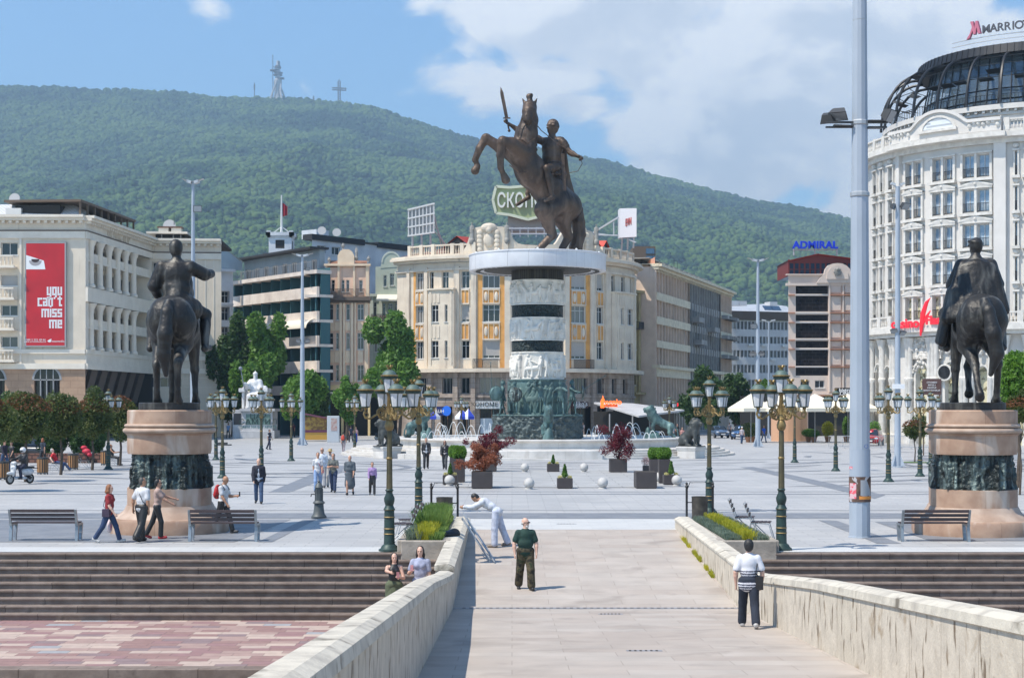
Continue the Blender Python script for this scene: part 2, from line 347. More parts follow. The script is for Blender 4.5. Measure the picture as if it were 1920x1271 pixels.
for i in range(n):
 a,b_=-3+(RY0+3)*i/n,-3+(RY0+3)*(i+1)/n
 g.add([(XL,a,deckz(a)),(XR,a,deckz(a)),(XR,b_,deckz(b_)),(XL,b_,deckz(b_))],[(0,1,2,3)])
g.add([(XL,RY0,RZ),(XR,RY0,RZ),(XR,RY1+.02,.002),(XL,RY1+.02,.002)],[(0,1,2,3)])
st('bridge_deck',g,M_deck)
M_drain=mat('drain channel steel',(.34,.34,.36),.5,metal=.3,col2=(.24,.24,.25),ns=8);M_hole=mat('dark slot',(.02,.02,.02),.9)
g=MB();g.box(XL+.02,XR-.02,RY0-.10,RY0+.10,RZ-.02,RZ+.012)
for i in range(42):
 x=XL+.2+i*.1435;g.box(x,x+.07,RY0-.03,RY0+.04,RZ+.005,RZ+.0145,1)
d=g.mk('drain_channel',[M_drain,M_hole]);tag(d,'long slotted drain channel across the foot of the bridge paving','drain')
for i,(px,Y,wd,lb)in enumerate(((1062,49.5,.62,'narrow grey drain slot in the white marble strip'),(1145,32.6,.5,'small grey drain slot just in front of the long channel on the bridge'),(1208,25.0,.56,'grey drain slot in the near bridge paving'))):
 x=(px-CX)*Y/FPX;z=.006 if Y>47 else deckz(Y)+.003;g=MB();g.box(x-wd/2,x+wd/2,Y-.07,Y+.07,z-.03,z+.003)
 for k in range(6):xx=x-wd/2+.04+k*(wd-.06)/6;g.box(xx,xx+.035,Y-.045,Y+.045,z,z+.006,1)
 if Y<47:g.xf(Mx.Translation((0,0,0)))
 tag(g.mk('drain_grate',[M_drain,M_hole]),lb,'drain')
topz=lambda Y:float(np.interp(Y,[-3,9.4,17,25.7,32,RY0-.05],[2.75,2.02,1.47,.84,.28,.12]))
def parapet(side,name,label):
 xi=XL if side<0 else XR;t=.36*side;root=thg(name,label,'parapet',(xi,0,0))
 wb,cb=MB(),MB();Ys=[-3+i*(RY0-.03+3)/52 for i in range(53)]
 prof=lambda Y:[(0,topz(Y)-.17),(-.035*side,topz(Y)-.15),(-.02*side,topz(Y)-.045),(t*.25,topz(Y)),(t*.8,topz(Y)),(t+.03*side,topz(Y)-.07),(t+.035*side,topz(Y)-.15),(t,topz(Y)-.17)]
 for i in range(52):
  a,b_=Ys[i],Ys[i+1]
  for(x,fl)in((0,1),(t,0)):
   q=[(x,a,deckz(a)-1.2 if x==0 else-3),(x,b_,deckz(b_)-1.2 if x==0 else-3),(x,b_,topz(b_)-.16),(x,a,topz(a)-.16)]
   wb.add(q,[(0,1,2,3)])
  pa,pb=prof(a),prof(b_)
  for k in range(7):cb.add([(pa[k][0],a,pa[k][1]),(pa[k+1][0],a,pa[k+1][1]),(pb[k+1][0],b_,pb[k+1][1]),(pb[k][0],b_,pb[k][1])],[(0,1,2,3)])
 e=RY0-.03;wb.add([(0,e,-3),(t,e,-3),(t,e,topz(e)-.16),(0,e,topz(e)-.16)],[(0,1,2,3)])
 pe=prof(e);cb.add([(x,e,z)for x,z in pe],[tuple(range(8))])
 wb.mk('wall',M_para,root,False);cb.mk('coping',M_cope,root,True,sharp=30)
 return root
parapet(-1,'bridge_parapet','weathered stone parapet along the left edge of the bridge deck, streaked black')
parapet(1,'bridge_parapet','weathered stone parapet along the right edge of the bridge deck, pale with rust streaks')
def ramp_wall(side,label):
 xi=XL if side<0 else XR;root=thg('ramp_parapet',label,'parapet',(xi,0,0));t=.38*side
 wb,cb=MB(),MB();y0,y1=RY0+.02,RY1+.5;za,zb=.24,.36
 wb.add([(0,y0,-3),(t,y0,-3),(t,y0,za-.12),(0,y0,za-.12),(0,y1,-.5),(t,y1,-.5),(t,y1,zb-.12),(0,y1,zb-.12)],[(0,1,2,3),(4,7,6,5),(0,3,7,4),(1,5,6,2)])
 pr=lambda z:[(-.02*side,z-.12),(-.02*side,z-.07),(t*.3,z),(t+.02*side,z-.01),(t+.02*side,z-.12)]
 pa,pb=pr(za),pr(zb)
 for k in range(4):cb.add([(pa[k][0],y0-.02,pa[k][1]),(pa[k+1][0],y0-.02,pa[k+1][1]),(pb[k+1][0],y1+.02,pb[k+1][1]),(pb[k][0],y1+.02,pb[k][1])],[(0,1,2,3)])
 for p_,y in((pa,y0-.02),(pb,y1+.02)):cb.add([(x,y,z)for x,z in p_],[tuple(range(5))])
 wb.mk('wall',M_para,root);cb.mk('coping',M_cope,root)
ramp_wall(-1,'low stone ramp wall beside the left flower bed, where the man in white leans')
ramp_wall(1,'low stone ramp wall beside the right flower bed, grass growing at its foot')
# ---- mountain
M_hill=None
def hill_ex(m,nd_,L,b,mp):
 tcn=nd_.new('ShaderNodeTexCoord')
 def noise(s,d,r=.6,src=None):
  n=nd_.new('ShaderNodeTexNoise');n.inputs['Scale'].default_value=s;n.inputs['Detail'].default_value=d;n.inputs['Roughness'].default_value=r;L.new(src or tcn.outputs['Object'],n.inputs[0]);return n.outputs[0]
 vo=nd_.new('ShaderNodeTexVoronoi');vo.inputs['Scale'].default_value=.085;L.new(tcn.outputs['Object'],vo.inputs[0])
 n1=noise(.0035,8,.62);n2=noise(.03,6,.7)
 def mx(a,b_,op='ADD'):
  n=nd_.new('ShaderNodeMath');n.operation=op
  for i,q in enumerate((a,b_)):
   if isinstance(q,(int,float)):n.inputs[i].default_value=q
   else:L.new(q,n.inputs[i])
  return n.outputs[0]
 sp_=nd_.new('ShaderNodeSeparateColor');L.new(vo.outputs['Color'],sp_.inputs[0])
 f=mx(mx(n1,.62,'MULTIPLY'),mx(mx(n2,.26,'MULTIPLY'),mx(sp_.outputs[0],.14,'MULTIPLY')))
 cr=nd_.new('ShaderNodeValToRGB');L.new(f,cr.inputs[0]);e=cr.color_ramp.elements
 e[0].position=.43;e[0].color=(.016,.036,.024,1);e[1].position=.585;e[1].color=(.095,.15,.045,1)
 x=e.new(.47);x.color=(.028,.06,.026,1);x=e.new(.52);x.color=(.048,.092,.032,1)
 L.new(cr.outputs[0],b.inputs['Base Color'])
M_hill=mat('wooded mountainside',(.05,.09,.03),.9,spec=.1,extra=hill_ex)
def fbm(x,y,seed,octs=5,pers=.5):
 rg=np.random.RandomState(seed);T=rg.rand(256,256);o=np.zeros_like(x);a=1.0;s=0
 for k in range(octs):
  xi=np.floor(x).astype(int);yi=np.floor(y).astype(int);fx=x-xi;fy=y-yi;fx=fx*fx*(3-2*fx);fy=fy*fy*(3-2*fy)
  g_=lambda i,j:T[(i+k*17)&255,(j+k*31)&255]
  o+=a*((g_(xi,yi)*(1-fx)+g_(xi+1,yi)*fx)*(1-fy)+(g_(xi,yi+1)*(1-fx)+g_(xi+1,yi+1)*fx)*fy-.5);s+=a;a*=pers;x=x*2.03;y=y*2.03
 return o/s
RIDGE=[(-2500,330),(-1200,250),(-600,150),(0,158),(120,161),(200,164),(270,165),(350,172),(400,180),(480,181),(560,183),(640,189),(700,197),(760,222),(830,241),(900,262),(1000,272),(1090,291),(1150,302),(1200,318),(1300,345),(1400,371),(1500,385),(1595,408),(1800,440),(2200,480),(3200,560),(4500,620)]
HX=np.linspace(-5200,6000,480);HY=np.concatenate([np.linspace(950,4400,300),np.linspace(4415,6800,60)])
gx,gy=np.meshgrid(HX,HY,indexing='ij')
rp=np.interp(gx/4400*FPX+CX,[a for a,_ in RIDGE],[b+7 for _,b in RIDGE]);rz=CH+(HZ-rp)*4400/FPX
t=np.clip((gy-950)/3450,0,1);prof=.10*t+.90*t**1.25
gul=fbm(gx/520+9,gy/1300,3,4)*220*np.sin(np.pi*np.clip(t,0,1))**.7+fbm(gx/170,gy/240,5,4)*70*np.sin(np.pi*np.clip(t,0,1))
back=np.where(gy>4400,1-((gy-4400)/2400)**1.2*.95,1)
gz=rz*prof*back+gul+fbm(gx/26,gy/26,8,3)*16*np.clip(t*3,0,1)
gz=np.where(gy>950,gz,0);gz[:,0]=-1
nx_,ny_=gx.shape;ii,jj=np.meshgrid(np.arange(nx_-1),np.arange(ny_-1),indexing='ij');i0=(ii*ny_+jj).ravel()
hme=npmesh('mountain',np.stack([gx.ravel(),gy.ravel(),gz.ravel()],1),np.stack([i0,i0+ny_,i0+ny_+1,i0+1],1),M_hill)
tag(link('hills',hme),kind='structure')
def hillz(x,y):
 i=int(np.clip(np.searchsorted(HX,x),1,nx_-1));j=int(np.clip(np.searchsorted(HY,y),1,ny_-1));return float(gz[i,j])
def canopy():
 rg=np.random.RandomState(7);n=150000
 Y=np.sqrt(rg.rand(n)*(4520**2-1150**2)+1150**2);X=(rg.rand(n)*.86-.43)*Y
 ix=np.clip(((X-HX[0])/(HX[1]-HX[0])),0,nx_-1.01);i=ix.astype(int);j=np.clip(np.searchsorted(HY,Y)-1,0,ny_-2);fx=ix-i;fy=(Y-HY[j])/(HY[j+1]-HY[j])
 Z=(gz[i,j]*(1-fx)+gz[i+1,j]*fx)*(1-fy)+(gz[i,j+1]*(1-fx)+gz[i+1,j+1]*fx)*fy
 r=(3.2+rg.rand(n)**2*4.4)*(.72+.38*Y/4400)
 base=np.array([(1,0,0),(0,1,0),(-1,0,0),(0,-1,0),(0,0,1.25),(.7,.7,.75),(-.7,.7,.75),(-.7,-.7,.75),(.7,-.7,.75)],float)
 F_=np.array([(0,5,8),(0,1,5),(1,6,5),(1,2,6),(2,7,6),(2,3,7),(3,8,7),(3,0,8),(5,4,8),(5,6,4),(6,7,4),(7,8,4)])
 Vt=base[None]*r[:,None,None]*(1+.28*(rg.rand(n,9,1)-.5));a=rg.rand(n)*6.28;c,s_=np.cos(a)[:,None],np.sin(a)[:,None]
 x=Vt[:,:,0]*c-Vt[:,:,1]*s_;y=Vt[:,:,0]*s_+Vt[:,:,1]*c;V_=np.stack([x+X[:,None],y+Y[:,None],Vt[:,:,2]+Z[:,None]+.3*r[:,None]],2).reshape(-1,3)
 Q=(F_[None]+9*np.arange(n)[:,None,None]).reshape(-1,3)
 tag(link('hillside_forest',npmesh('canopy',V_,Q,M_hill)),'dense green forest canopy covering the whole mountainside','forest',kind='stuff')
canopy()
# ================================================================ smooth bodies: implicit surfaces turned into one mesh
class SDF:
 def __init__(s,h,k=.04):s.p=[];s.h=h;s.k=k;s.T=Mx.Identity(4);s.s=1.0
 def pt(s,a):return np.array((s.T@Vc(a))[:],np.float64)
 def dirv(s,d):v=s.T.to_3x3()@Vc(d);return np.array(v.normalized()[:])
 def cap(s,a,b,ra,rb=None,k=None,flat=None,neg=False):
  rb=ra if rb is None else rb
  f=None if flat is None else(s.dirv(flat[0]),flat[1])
  s.p.append(('c',s.pt(a),s.pt(b),ra*s.s,rb*s.s,(s.k if k is None else k)*s.s,f,neg))
 def ell(s,c,r,rot=None,k=None,neg=False):
  M_=s.T.to_3x3().normalized();M_=M_@rot if rot is not None else M_
  s.p.append(('e',s.pt(c),np.array(M_),np.array(r,float)*s.s,0,(s.k if k is None else k)*s.s,None,neg))
 def path(s,pts,rs,k=None,flat=None):
  for i in range(len(pts)-1):s.cap(pts[i],pts[i+1],rs[i],rs[i+1],k,flat)
 def mesh(s,name,mats,disp=None):
  h=s.h;lo=np.full(3,1e9);hi=-lo;bb=[]
  for q in s.p:
   if q[0]=='c':
    r=max(q[3],q[4]);l=np.minimum(q[1],q[2])-r;u=np.maximum(q[1],q[2])+r
   else:
    r=q[3].max();l=q[1]-r;u=q[1]+r
   pad=q[5]+2.5*h;bb.append((l-pad,u+pad))
   if not q[7]:lo=np.minimum(lo,l-pad);hi=np.maximum(hi,u+pad)
  n=np.ceil((hi-lo)/h).astype(int)+2
  F=np.full(n,10*h+5.0,np.float32);F[:]=1e3
  ax=[lo[i]+h*np.arange(n[i])for i in range(3)]
  for q,(l,u)in zip(s.p,bb):
   i0=np.clip(np.floor((l-lo)/h).astype(int),0,n-1);i1=np.clip(np.ceil((u-lo)/h).astype(int)+1,1,n)
   if(i1<=i0).any():continue
   X=(ax[0][i0[0]:i1[0],None,None]-q[1][0]).astype(np.float32);Y_=(ax[1][None,i0[1]:i1[1],None]-q[1][1]).astype(np.float32);Z=(ax[2][None,None,i0[2]:i1[2]]-q[1][2]).astype(np.float32)
   if q[0]=='c':
    ba=q[2]-q[1];L2=max(float(ba@ba),1e-12)
    t=np.clip((X*ba[0]+Y_*ba[1]+Z*ba[2])/L2,0,1)
    wx,wy,wz=X-t*ba[0],Y_-t*ba[1],Z-t*ba[2]
    d2=wx*wx+wy*wy+wz*wz
    if q[6]is not None:
     nv,qf=q[6];dn=wx*nv[0]+wy*nv[1]+wz*nv[2];d2=d2+(qf*qf-1)*dn*dn
    d=np.sqrt(d2)-(q[3]+(q[4]-q[3])*t)
    if q[6]is not None:d=d/max(1.,q[6][1]**.5)
   else:
    M_=q[2];a=X*M_[0,0]+Y_*M_[1,0]+Z*M_[2,0];b=X*M_[0,1]+Y_*M_[1,1]+Z*M_[2,1];c=X*M_[0,2]+Y_*M_[1,2]+Z*M_[2,2];r=q[3]
    k0=np.sqrt((a/r[0])**2+(b/r[1])**2+(c/r[2])**2);k1=np.sqrt((a/r[0]**2)**2+(b/r[1]**2)**2+(c/r[2]**2)**2)+1e-9
    d=k0*(k0-1)/k1;d=np.where(k0<1e-3,-r.min(),d)
   sub=F[i0[0]:i1[0],i0[1]:i1[1],i0[2]:i1[2]];k=q[5]
   if q[7]:
    hh=np.maximum(k-np.abs(sub+d),0)/k if k>0 else 0;sub[...]=np.maximum(sub,-d)+(hh*hh*k*.25)
   else:
    hh=np.maximum(k-np.abs(sub-d),0)/k if k>0 else 0;sub[...]=np.minimum(sub,d)-hh*hh*k*.25
  if disp is not None:F+=disp(ax)
  S=F<0
  c8=sum(S[a:n[0]-1+a,b:n[1]-1+b,c:n[2]-1+c].astype(np.int8)for a in(0,1)for b in(0,1)for c in(0,1))
  act=(c8>0)&(c8<8);I=np.argwhere(act);idx=np.full(act.shape,-1,np.int32);idx[act]=np.arange(len(I))
  acc=np.zeros((len(I),3));cnt=np.zeros(len(I));cor=[(a,b,c)for a in(0,1)for b in(0,1)for c in(0,1)]
  val={c:F[I[:,0]+c[0],I[:,1]+c[1],I[:,2]+c[2]]for c in cor}
  for c in cor:
   for a in range(3):
    if c[a]:continue
    e=list(c);e[a]=1;e=tuple(e);v0,v1=val[c],val[e];x=(v0<0)!=(v1<0)
    t=np.where(x,v0/np.where(v0==v1,1,v0-v1),0);p=np.zeros((len(I),3));p[:]=c;p[:,a]=t
    acc[x]+=p[x];cnt[x]+=1
  Vt=lo+h*(I+acc/np.maximum(cnt,1)[:,None]);Q=[]
  for a in range(3):
   b,c=(a+1)%3,(a+2)%3
   sl0=[slice(None)]*3;sl1=[slice(None)]*3;sl0[a]=slice(0,n[a]-1);sl1[a]=slice(1,n[a])
   D=S[tuple(sl0)]!=S[tuple(sl1)];E=np.argwhere(D);ok=(E[:,b]>0)&(E[:,c]>0)&(E[:,b]<n[b]-1)&(E[:,c]<n[c]-1);E=E[ok]
   def at(db,dc):
    K=E.copy();K[:,b]-=db;K[:,c]-=dc;return idx[K[:,0],K[:,1],K[:,2]]
   q=np.stack([at(1,1),at(0,1),at(0,0),at(1,0)],1)
   ins=S[E[:,0],E[:,1],E[:,2]];q[~ins]=q[~ins][:,::-1];Q.append(q)
  Q=np.concatenate(Q);Q=Q[(Q>=0).all(1)]
  return npmesh(name,Vt,Q,mats)
 def mk(s,name,mats,parent=None,disp=None):return link(name,s.mesh(name,mats,disp),parent)
def VV(*a):return Vc(a)
def frame(J):
 up=(J['neck']-J['pel']).normalized();side=(J['shL']-J['shR']);side=(side-up*side.dot(up)).normalized();fwd=side.cross(up)*1.0
 fwd=-up.cross(side);return side,fwd,up
def rotm(side,fwd,up):return Mx((side,-fwd,up)).transposed()
def fig(ht=1.75,lean=0,legL=(6,4,3),legR=(-4,6,3),armL=(4,8,12,4),armR=(4,8,12,4),head=(0,0),footL=0,footR=0,bend=None,hand=None,twist=0,seat=None,shw=1):
 s=ht/1.75;F_=VV(0,-1,0);U_=VV(0,0,1);S_=VV(1,0,0);J={'s':s}
 ca=lambda a:math.cos(R(a));sa=lambda a:math.sin(R(a))
 T=U_*ca(lean)+F_*sa(lean);FT=F_*ca(lean)-U_*sa(lean);b2=lean if bend is None else bend
 T2=U_*ca(b2)+F_*sa(b2)
 J['pel']=VV(0,0,0);J['waist']=T*.16*s;J['chest']=J['waist']+T2*.20*s;J['neck']=J['waist']+T2*.36*s
 hd=b2*.5+head[0];H_=U_*ca(hd)+F_*sa(hd);J['head']=J['neck']+H_*.165*s
 hf=(F_*ca(hd)-U_*sa(hd));J['hfwd']=Mx.Rotation(R(head[1]),3,H_)@hf;J['hup']=H_
 tw=Mx.Rotation(R(twist),3,T2)
 for sd,nm,leg,arm,ft in((1,'L',legL,armL,footL),(-1,'R',legR,armR,footR)):
  sh=J['waist']+T2*.278*s+(tw@S_)*(.160*sd*s*shw);J['sh'+nm]=sh
  hip=S_*(.09*sd*s)-U_*.03*s;J['hip'+nm]=hip
  a,k,ab=leg;d1=F_*sa(a)-U_*ca(a)+S_*(sd*sa(ab));d1.normalize();kn=hip+d1*.44*s;d2=F_*sa(a-k)-U_*ca(a-k)+S_*(sd*sa(ab)*.5);d2.normalize();an=kn+d2*.41*s
  J['kn'+nm]=kn;J['an'+nm]=an;fd=(F_*ca(ft)-U_*sa(ft)+S_*sd*.12).normalized();fu=(U_*ca(ft)+F_*sa(ft));J['he'+nm]=an-fd*.035*s-fu*.045*s;J['to'+nm]=an+fd*.155*s-fu*.05*s
  if isinstance(arm,dict):J['el'+nm]=arm['el']if isinstance(arm['el'],Vc)else VV(*arm['el']);J['wr'+nm]=VV(*arm['wr'])
  else:
   a,ab,e,inn=arm;d=F_*sa(a)*ca(ab)-U_*ca(a)*ca(ab)+S_*(sd*sa(ab));d.normalize();el=sh+d*.285*s
   dd=F_*sa(a+e)-U_*ca(a+e)-S_*(sd*sa(inn));dd.normalize();J['el'+nm]=el;J['wr'+nm]=el+dd*.25*s
 mz=min(J[k][2]for k in('heL','heR','toL','toR'))-.03*s
 dz=-mz if seat is None else seat+.09*s
 for k,v in J.items():
  if isinstance(v,Vc)and k not in('hfwd','hup'):J[k]=v+VV(0,0,dz)
 return J
def hand(S,J,nm,k=.006,r=1,curl=25,point=False):
 s=J['s'];w_,e_=J['wr'+nm],J['el'+nm];d=(w_-e_).normalized();sd=1 if nm=='L'else-1
 side=J['shL']-J['shR'];side.normalize();pn=(side-d*side.dot(d));pn=pn.normalized()if pn.length>.2 else VV(0,0,1);pn*=-sd
 wd=d.cross(pn).normalized();p1=w_+d*.085*s
 S.cap(w_,p1,.030*s*r,.034*s*r,.02*s,flat=(pn,1.7))
 th=wd if wd.dot(-VV(0,0,0)+J['hfwd'])>=0 else-wd
 for i,L_ in enumerate((.068,.078,.072,.056)):
  o=p1+th*(.026-.0175*i)*s;c=R(curl*(1+.15*i));a=(d*math.cos(c)+pn*math.sin(c));
  if point and i==0:a=d
  b_=o+a*L_*.5*s;c2=R(curl*2.0)if not(point and i==0)else 0;e2=b_+(d*math.cos(c2)+pn*math.sin(c2))*L_*.5*s
  S.cap(o-d*.015*s,b_,.0095*s*r,.009*s*r,k*s);S.cap(b_,e2,.009*s*r,.007*s*r,k*s)
 t0=w_+d*.025*s+th*.02*s;t1=t0+(d*.6+th*.75+pn*.25).normalized()*.04*s;S.cap(t0,t1,.012*s*r,.010*s*r,.01*s);S.cap(t1,t1+(d*.9+pn*.35).normalized()*.03*s,.010*s*r,.008*s*r,.006*s)
def body(S,J,fat=1,fem=0,hands=True,face=True,curl=25,legs=True,point=None):
 s=J['s'];side,fwd,up=frame(J);Rm=rotm(side,fwd,up);k=.05*s
 S.ell(J['pel']+up*.01*s,(.155*s*fat*(1+.05*fem),.11*s*fat,.12*s),Rm,k)
 S.ell(J['waist']+up*.02*s+fwd*.012*s*fat,(.132*s*fat*(1-.1*fem),.098*s*fat**1.4,.14*s),Rm,k)
 S.ell(J['chest']+up*.0*s,(.158*s*(.5+.5*fat)*(1-.08*fem),.108*s*(.5+.5*fat),.165*s),Rm,k)
 if fem:
  for sd in(1,-1):S.ell(J['chest']+up*.0*s+fwd*.085*s+side*sd*.065*s,(.052*s,.05*s,.055*s),Rm,.03*s)
 S.cap(J['shL'],J['shR'],.050*s,.050*s,k);S.cap(J['chest']+up*.08*s,J['neck']+up*.03*s,.075*s,.048*s,.07*s)
 hu,hf=J['hup'],J['hfwd'];hs=hu.cross(hf).normalized()*-1;Hm=rotm(hs,hf,hu);h=J['head']
 S.cap(J['neck']-up*.02*s,h-hu*.05*s,.052*s*(1-.1*fem),.050*s*(1-.1*fem),.03*s)
 S.ell(h+hu*.025*s-hf*.008*s,(.074*s,.093*s,.098*s),Hm,.02*s);S.ell(h-hu*.045*s+hf*.022*s,(.056*s,.064*s,.066*s),Hm,.03*s)
 if face:
  S.cap(h+hu*.015*s+hf*.082*s,h-hu*.022*s+hf*.102*s,.009*s,.015*s,.012*s);S.ell(h-hu*.058*s+hf*.082*s,(.024*s,.012*s,.009*s),Hm,.008*s);S.ell(h-hu*.088*s+hf*.070*s,(.022*s,.016*s,.016*s),Hm,.015*s)
  S.cap(h+hu*.032*s+hf*.083*s-hs*.04*s,h+hu*.032*s+hf*.083*s+hs*.04*s,.009*s,.009*s,.012*s)
  for sd in(1,-1):S.ell(h+hs*.075*s*sd-hf*.01*s-hu*.005*s,(.010*s,.020*s,.030*s),Hm,.006*s)
 for nm in 'LR':
  sh,el,wr=J['sh'+nm],J['el'+nm],J['wr'+nm];af=.5+.5*fat
  S.cap(sh,el,.052*s*af,.040*s*af,k*.6);m_=el.lerp(wr,.3);S.cap(el,m_,.039*s*af,.041*s*af,.02*s);S.cap(m_,wr,.041*s*af,.026*s,.02*s)
  if hands:hand(S,J,nm,curl=curl,point=(point==nm))
  else:S.cap(wr,wr+(wr-el).normalized()*.09*s,.032*s,.028*s,.02*s)
  if legs:
   hp,kn,an=J['hip'+nm],J['kn'+nm],J['an'+nm];S.cap(hp,kn,.086*s*(.5+.5*fat),.054*s,k*.7)
   m_=kn.lerp(an,.32)-fwd*.012*s;S.cap(kn,m_,.052*s,.056*s,.03*s);S.cap(m_,an,.056*s,.034*s,.03*s)
   S.cap(J['he'+nm],J['to'+nm],.036*s,.028*s,.03*s);S.cap(an,J['he'+nm],.036*s,.036*s,.02*s)
def g_top(S,J,fat=1,fem=0,infl=.016,sleeve=.6,long_=False,hem=.02,fold=0):
 s=J['s'];side,fwd,up=frame(J);Rm=rotm(side,fwd,up);k=.05*s;i=infl*s
 S.ell(J['pel']+up*(.03-hem)*s,(.155*s*fat*(1+.05*fem)+i*1.2,.11*s*fat+i,.11*s+hem*s*.6),Rm,k)
 S.ell(J['waist']+up*.02*s+fwd*.012*s*fat,(.136*s*fat*(1-.08*fem)+i*1.2,.10*s*fat**1.4+i,.15*s),Rm,k)
 S.ell(J['chest'],(.158*s*(.5+.5*fat)*(1-.08*fem)+i,.108*s*(.5+.5*fat)+i,.165*s+i*.3),Rm,k)
 if fem:
  for sd in(1,-1):S.ell(J['chest']+fwd*.085*s+side*sd*.065*s,(.052*s+i,.05*s+i,.055*s+i),Rm,.03*s)
 if sleeve>0:S.cap(J['shL'],J['shR'],.048*s+i,.048*s+i,k)
 S.cap(J['chest']+up*.08*s,J['neck']-up*.02*s,.08*s+i,.054*s+i*.5,.07*s)
 for nm in 'LR':
  sh,el,wr=J['sh'+nm],J['el'+nm],J['wr'+nm];af=.5+.5*fat
  if sleeve>0:S.cap(sh,sh.lerp(el,min(sleeve,1)),.052*s*af+i*1.1,(.052-.010*sleeve)*s*af+i*1.25,.03*s)
  if long_:S.cap(el,el.lerp(wr,.93),.041*s*af+i*1.1,.032*s+i,.025*s)
def g_legs(S,J,fat=1,fem=0,infl=.014,upto=.96,wide=0,hem=.0):
 s=J['s'];side,fwd,up=frame(J);k=.045*s;i=infl*s;Rm=rotm(side,fwd,up)
 S.ell(J['pel']+VV(0,0,.01)*s,(.152*s*fat*(1+.05*fem)+i,.11*s*fat+i,.11*s),None,k)
 for nm in 'LR':
  hp,kn,an=J['hip'+nm],J['kn'+nm],J['an'+nm]
  S.cap(hp,kn,.086*s*(.5+.5*fat)+i,.056*s+i+wide*s*.5,k*.8)
  if upto>0:S.cap(kn,kn.lerp(an,upto),.056*s+i+wide*s*.4,.046*s+i+wide*s,.03*s)
def g_shoes(S,J,infl=.012):
 s=J['s']
 for nm in 'LR':S.cap(J['he'+nm],J['to'+nm],(.036+infl)*s,(.030+infl)*s,.02*s);S.cap(J['an'+nm],J['he'+nm],(.033+infl)*s,(.036+infl)*s,.02*s)
def g_skirt(S,J,length=.5,r0=.15,r1=.22,top=.12):
 s=J['s'];side,fwd,up=frame(J);a=J['pel']+up*top*s;kn=(J['knL']+J['knR'])/2;an=(J['anL']+J['anR'])/2
 p=J['pel'].lerp(kn,min(1,length*1.0))if length<=1 else kn.lerp(an,length-1)
 S.cap(a,J['pel'],r0*s,(r0+.03)*s,.03*s,flat=(fwd,1.3));S.cap(J['pel'],p,(r0+.03)*s,r1*s,.03*s,flat=(fwd,1.25))
def g_hair(S,J,style='short',vol=.0):
 s=J['s'];hu,hf=J['hup'],J['hfwd'];hs=hu.cross(hf).normalized()*-1;Hm=rotm(hs,hf,hu);h=J['head'];v=vol*s
 if style=='bald':
  for sd in(1,-1):S.ell(h+hs*.055*s*sd-hf*.04*s-hu*.01*s,(.030*s,.045*s,.035*s),Hm,.02*s)
  S.ell(h-hf*.07*s-hu*.02*s,(.06*s,.035*s,.035*s),Hm,.03*s);return
 S.ell(h+hu*.040*s-hf*.026*s,(.082*s+v,.088*s+v,.092*s+v),Hm,.02*s);S.ell(h-hf*.045*s-hu*.02*s,(.072*s+v,.058*s+v,.075*s+v),Hm,.03*s)
 if style in('long','bob'):
  L_=.30 if style=='long'else.13
  for sd in(1,-1):
   a=h+hs*.066*s*sd+hu*.02*s-hf*.01*s;S.path([a,a-hu*.10*s+hs*.012*s*sd,a-VV(0,0,1)*L_*s+hs*.02*s*sd+hf*.02*s],[.026*s+v,.030*s+v,.018*s],.03*s)
  S.path([h-hf*.05*s,h-hf*.075*s-hu*.1*s,h-hf*.07*s-VV(0,0,1)*L_*s],[.06*s+v,.062*s+v,.035*s],.04*s)
 if style=='tail':S.path([h-hf*.09*s+hu*.02*s,h-hf*.13*s-hu*.04*s,h-hf*.11*s-VV(0,0,1)*.22*s],[.03*s,.03*s,.012*s],.02*s)
M_skin=mat('skin',(.50,.29,.20),.5,col2=(.42,.22,.15),ns=14,contrast=(.3,.7));M_skin2=mat('tanned skin',(.40,.21,.13),.5);M_skin3=mat('pale skin',(.60,.37,.28),.5)
M_dark=mat('near black plastic',(.015,.015,.017),.35);M_lip=mat('lips',(.35,.09,.08),.5);M_eye=mat('dark eye',(.03,.02,.015),.2)
_cl={}
def cloth(col,rough=.85,col2=None,ns=20,**k):
 key=(col,col2,ns)
 if key not in _cl:_cl[key]=mat('cloth %d'%len(_cl),col,rough,col2=col2 or tuple(c*.72 for c in col),ns=ns if col2 else 9,nd=4,bump=.35,bs=16,bumpdist=.02,**k)
 return _cl[key]
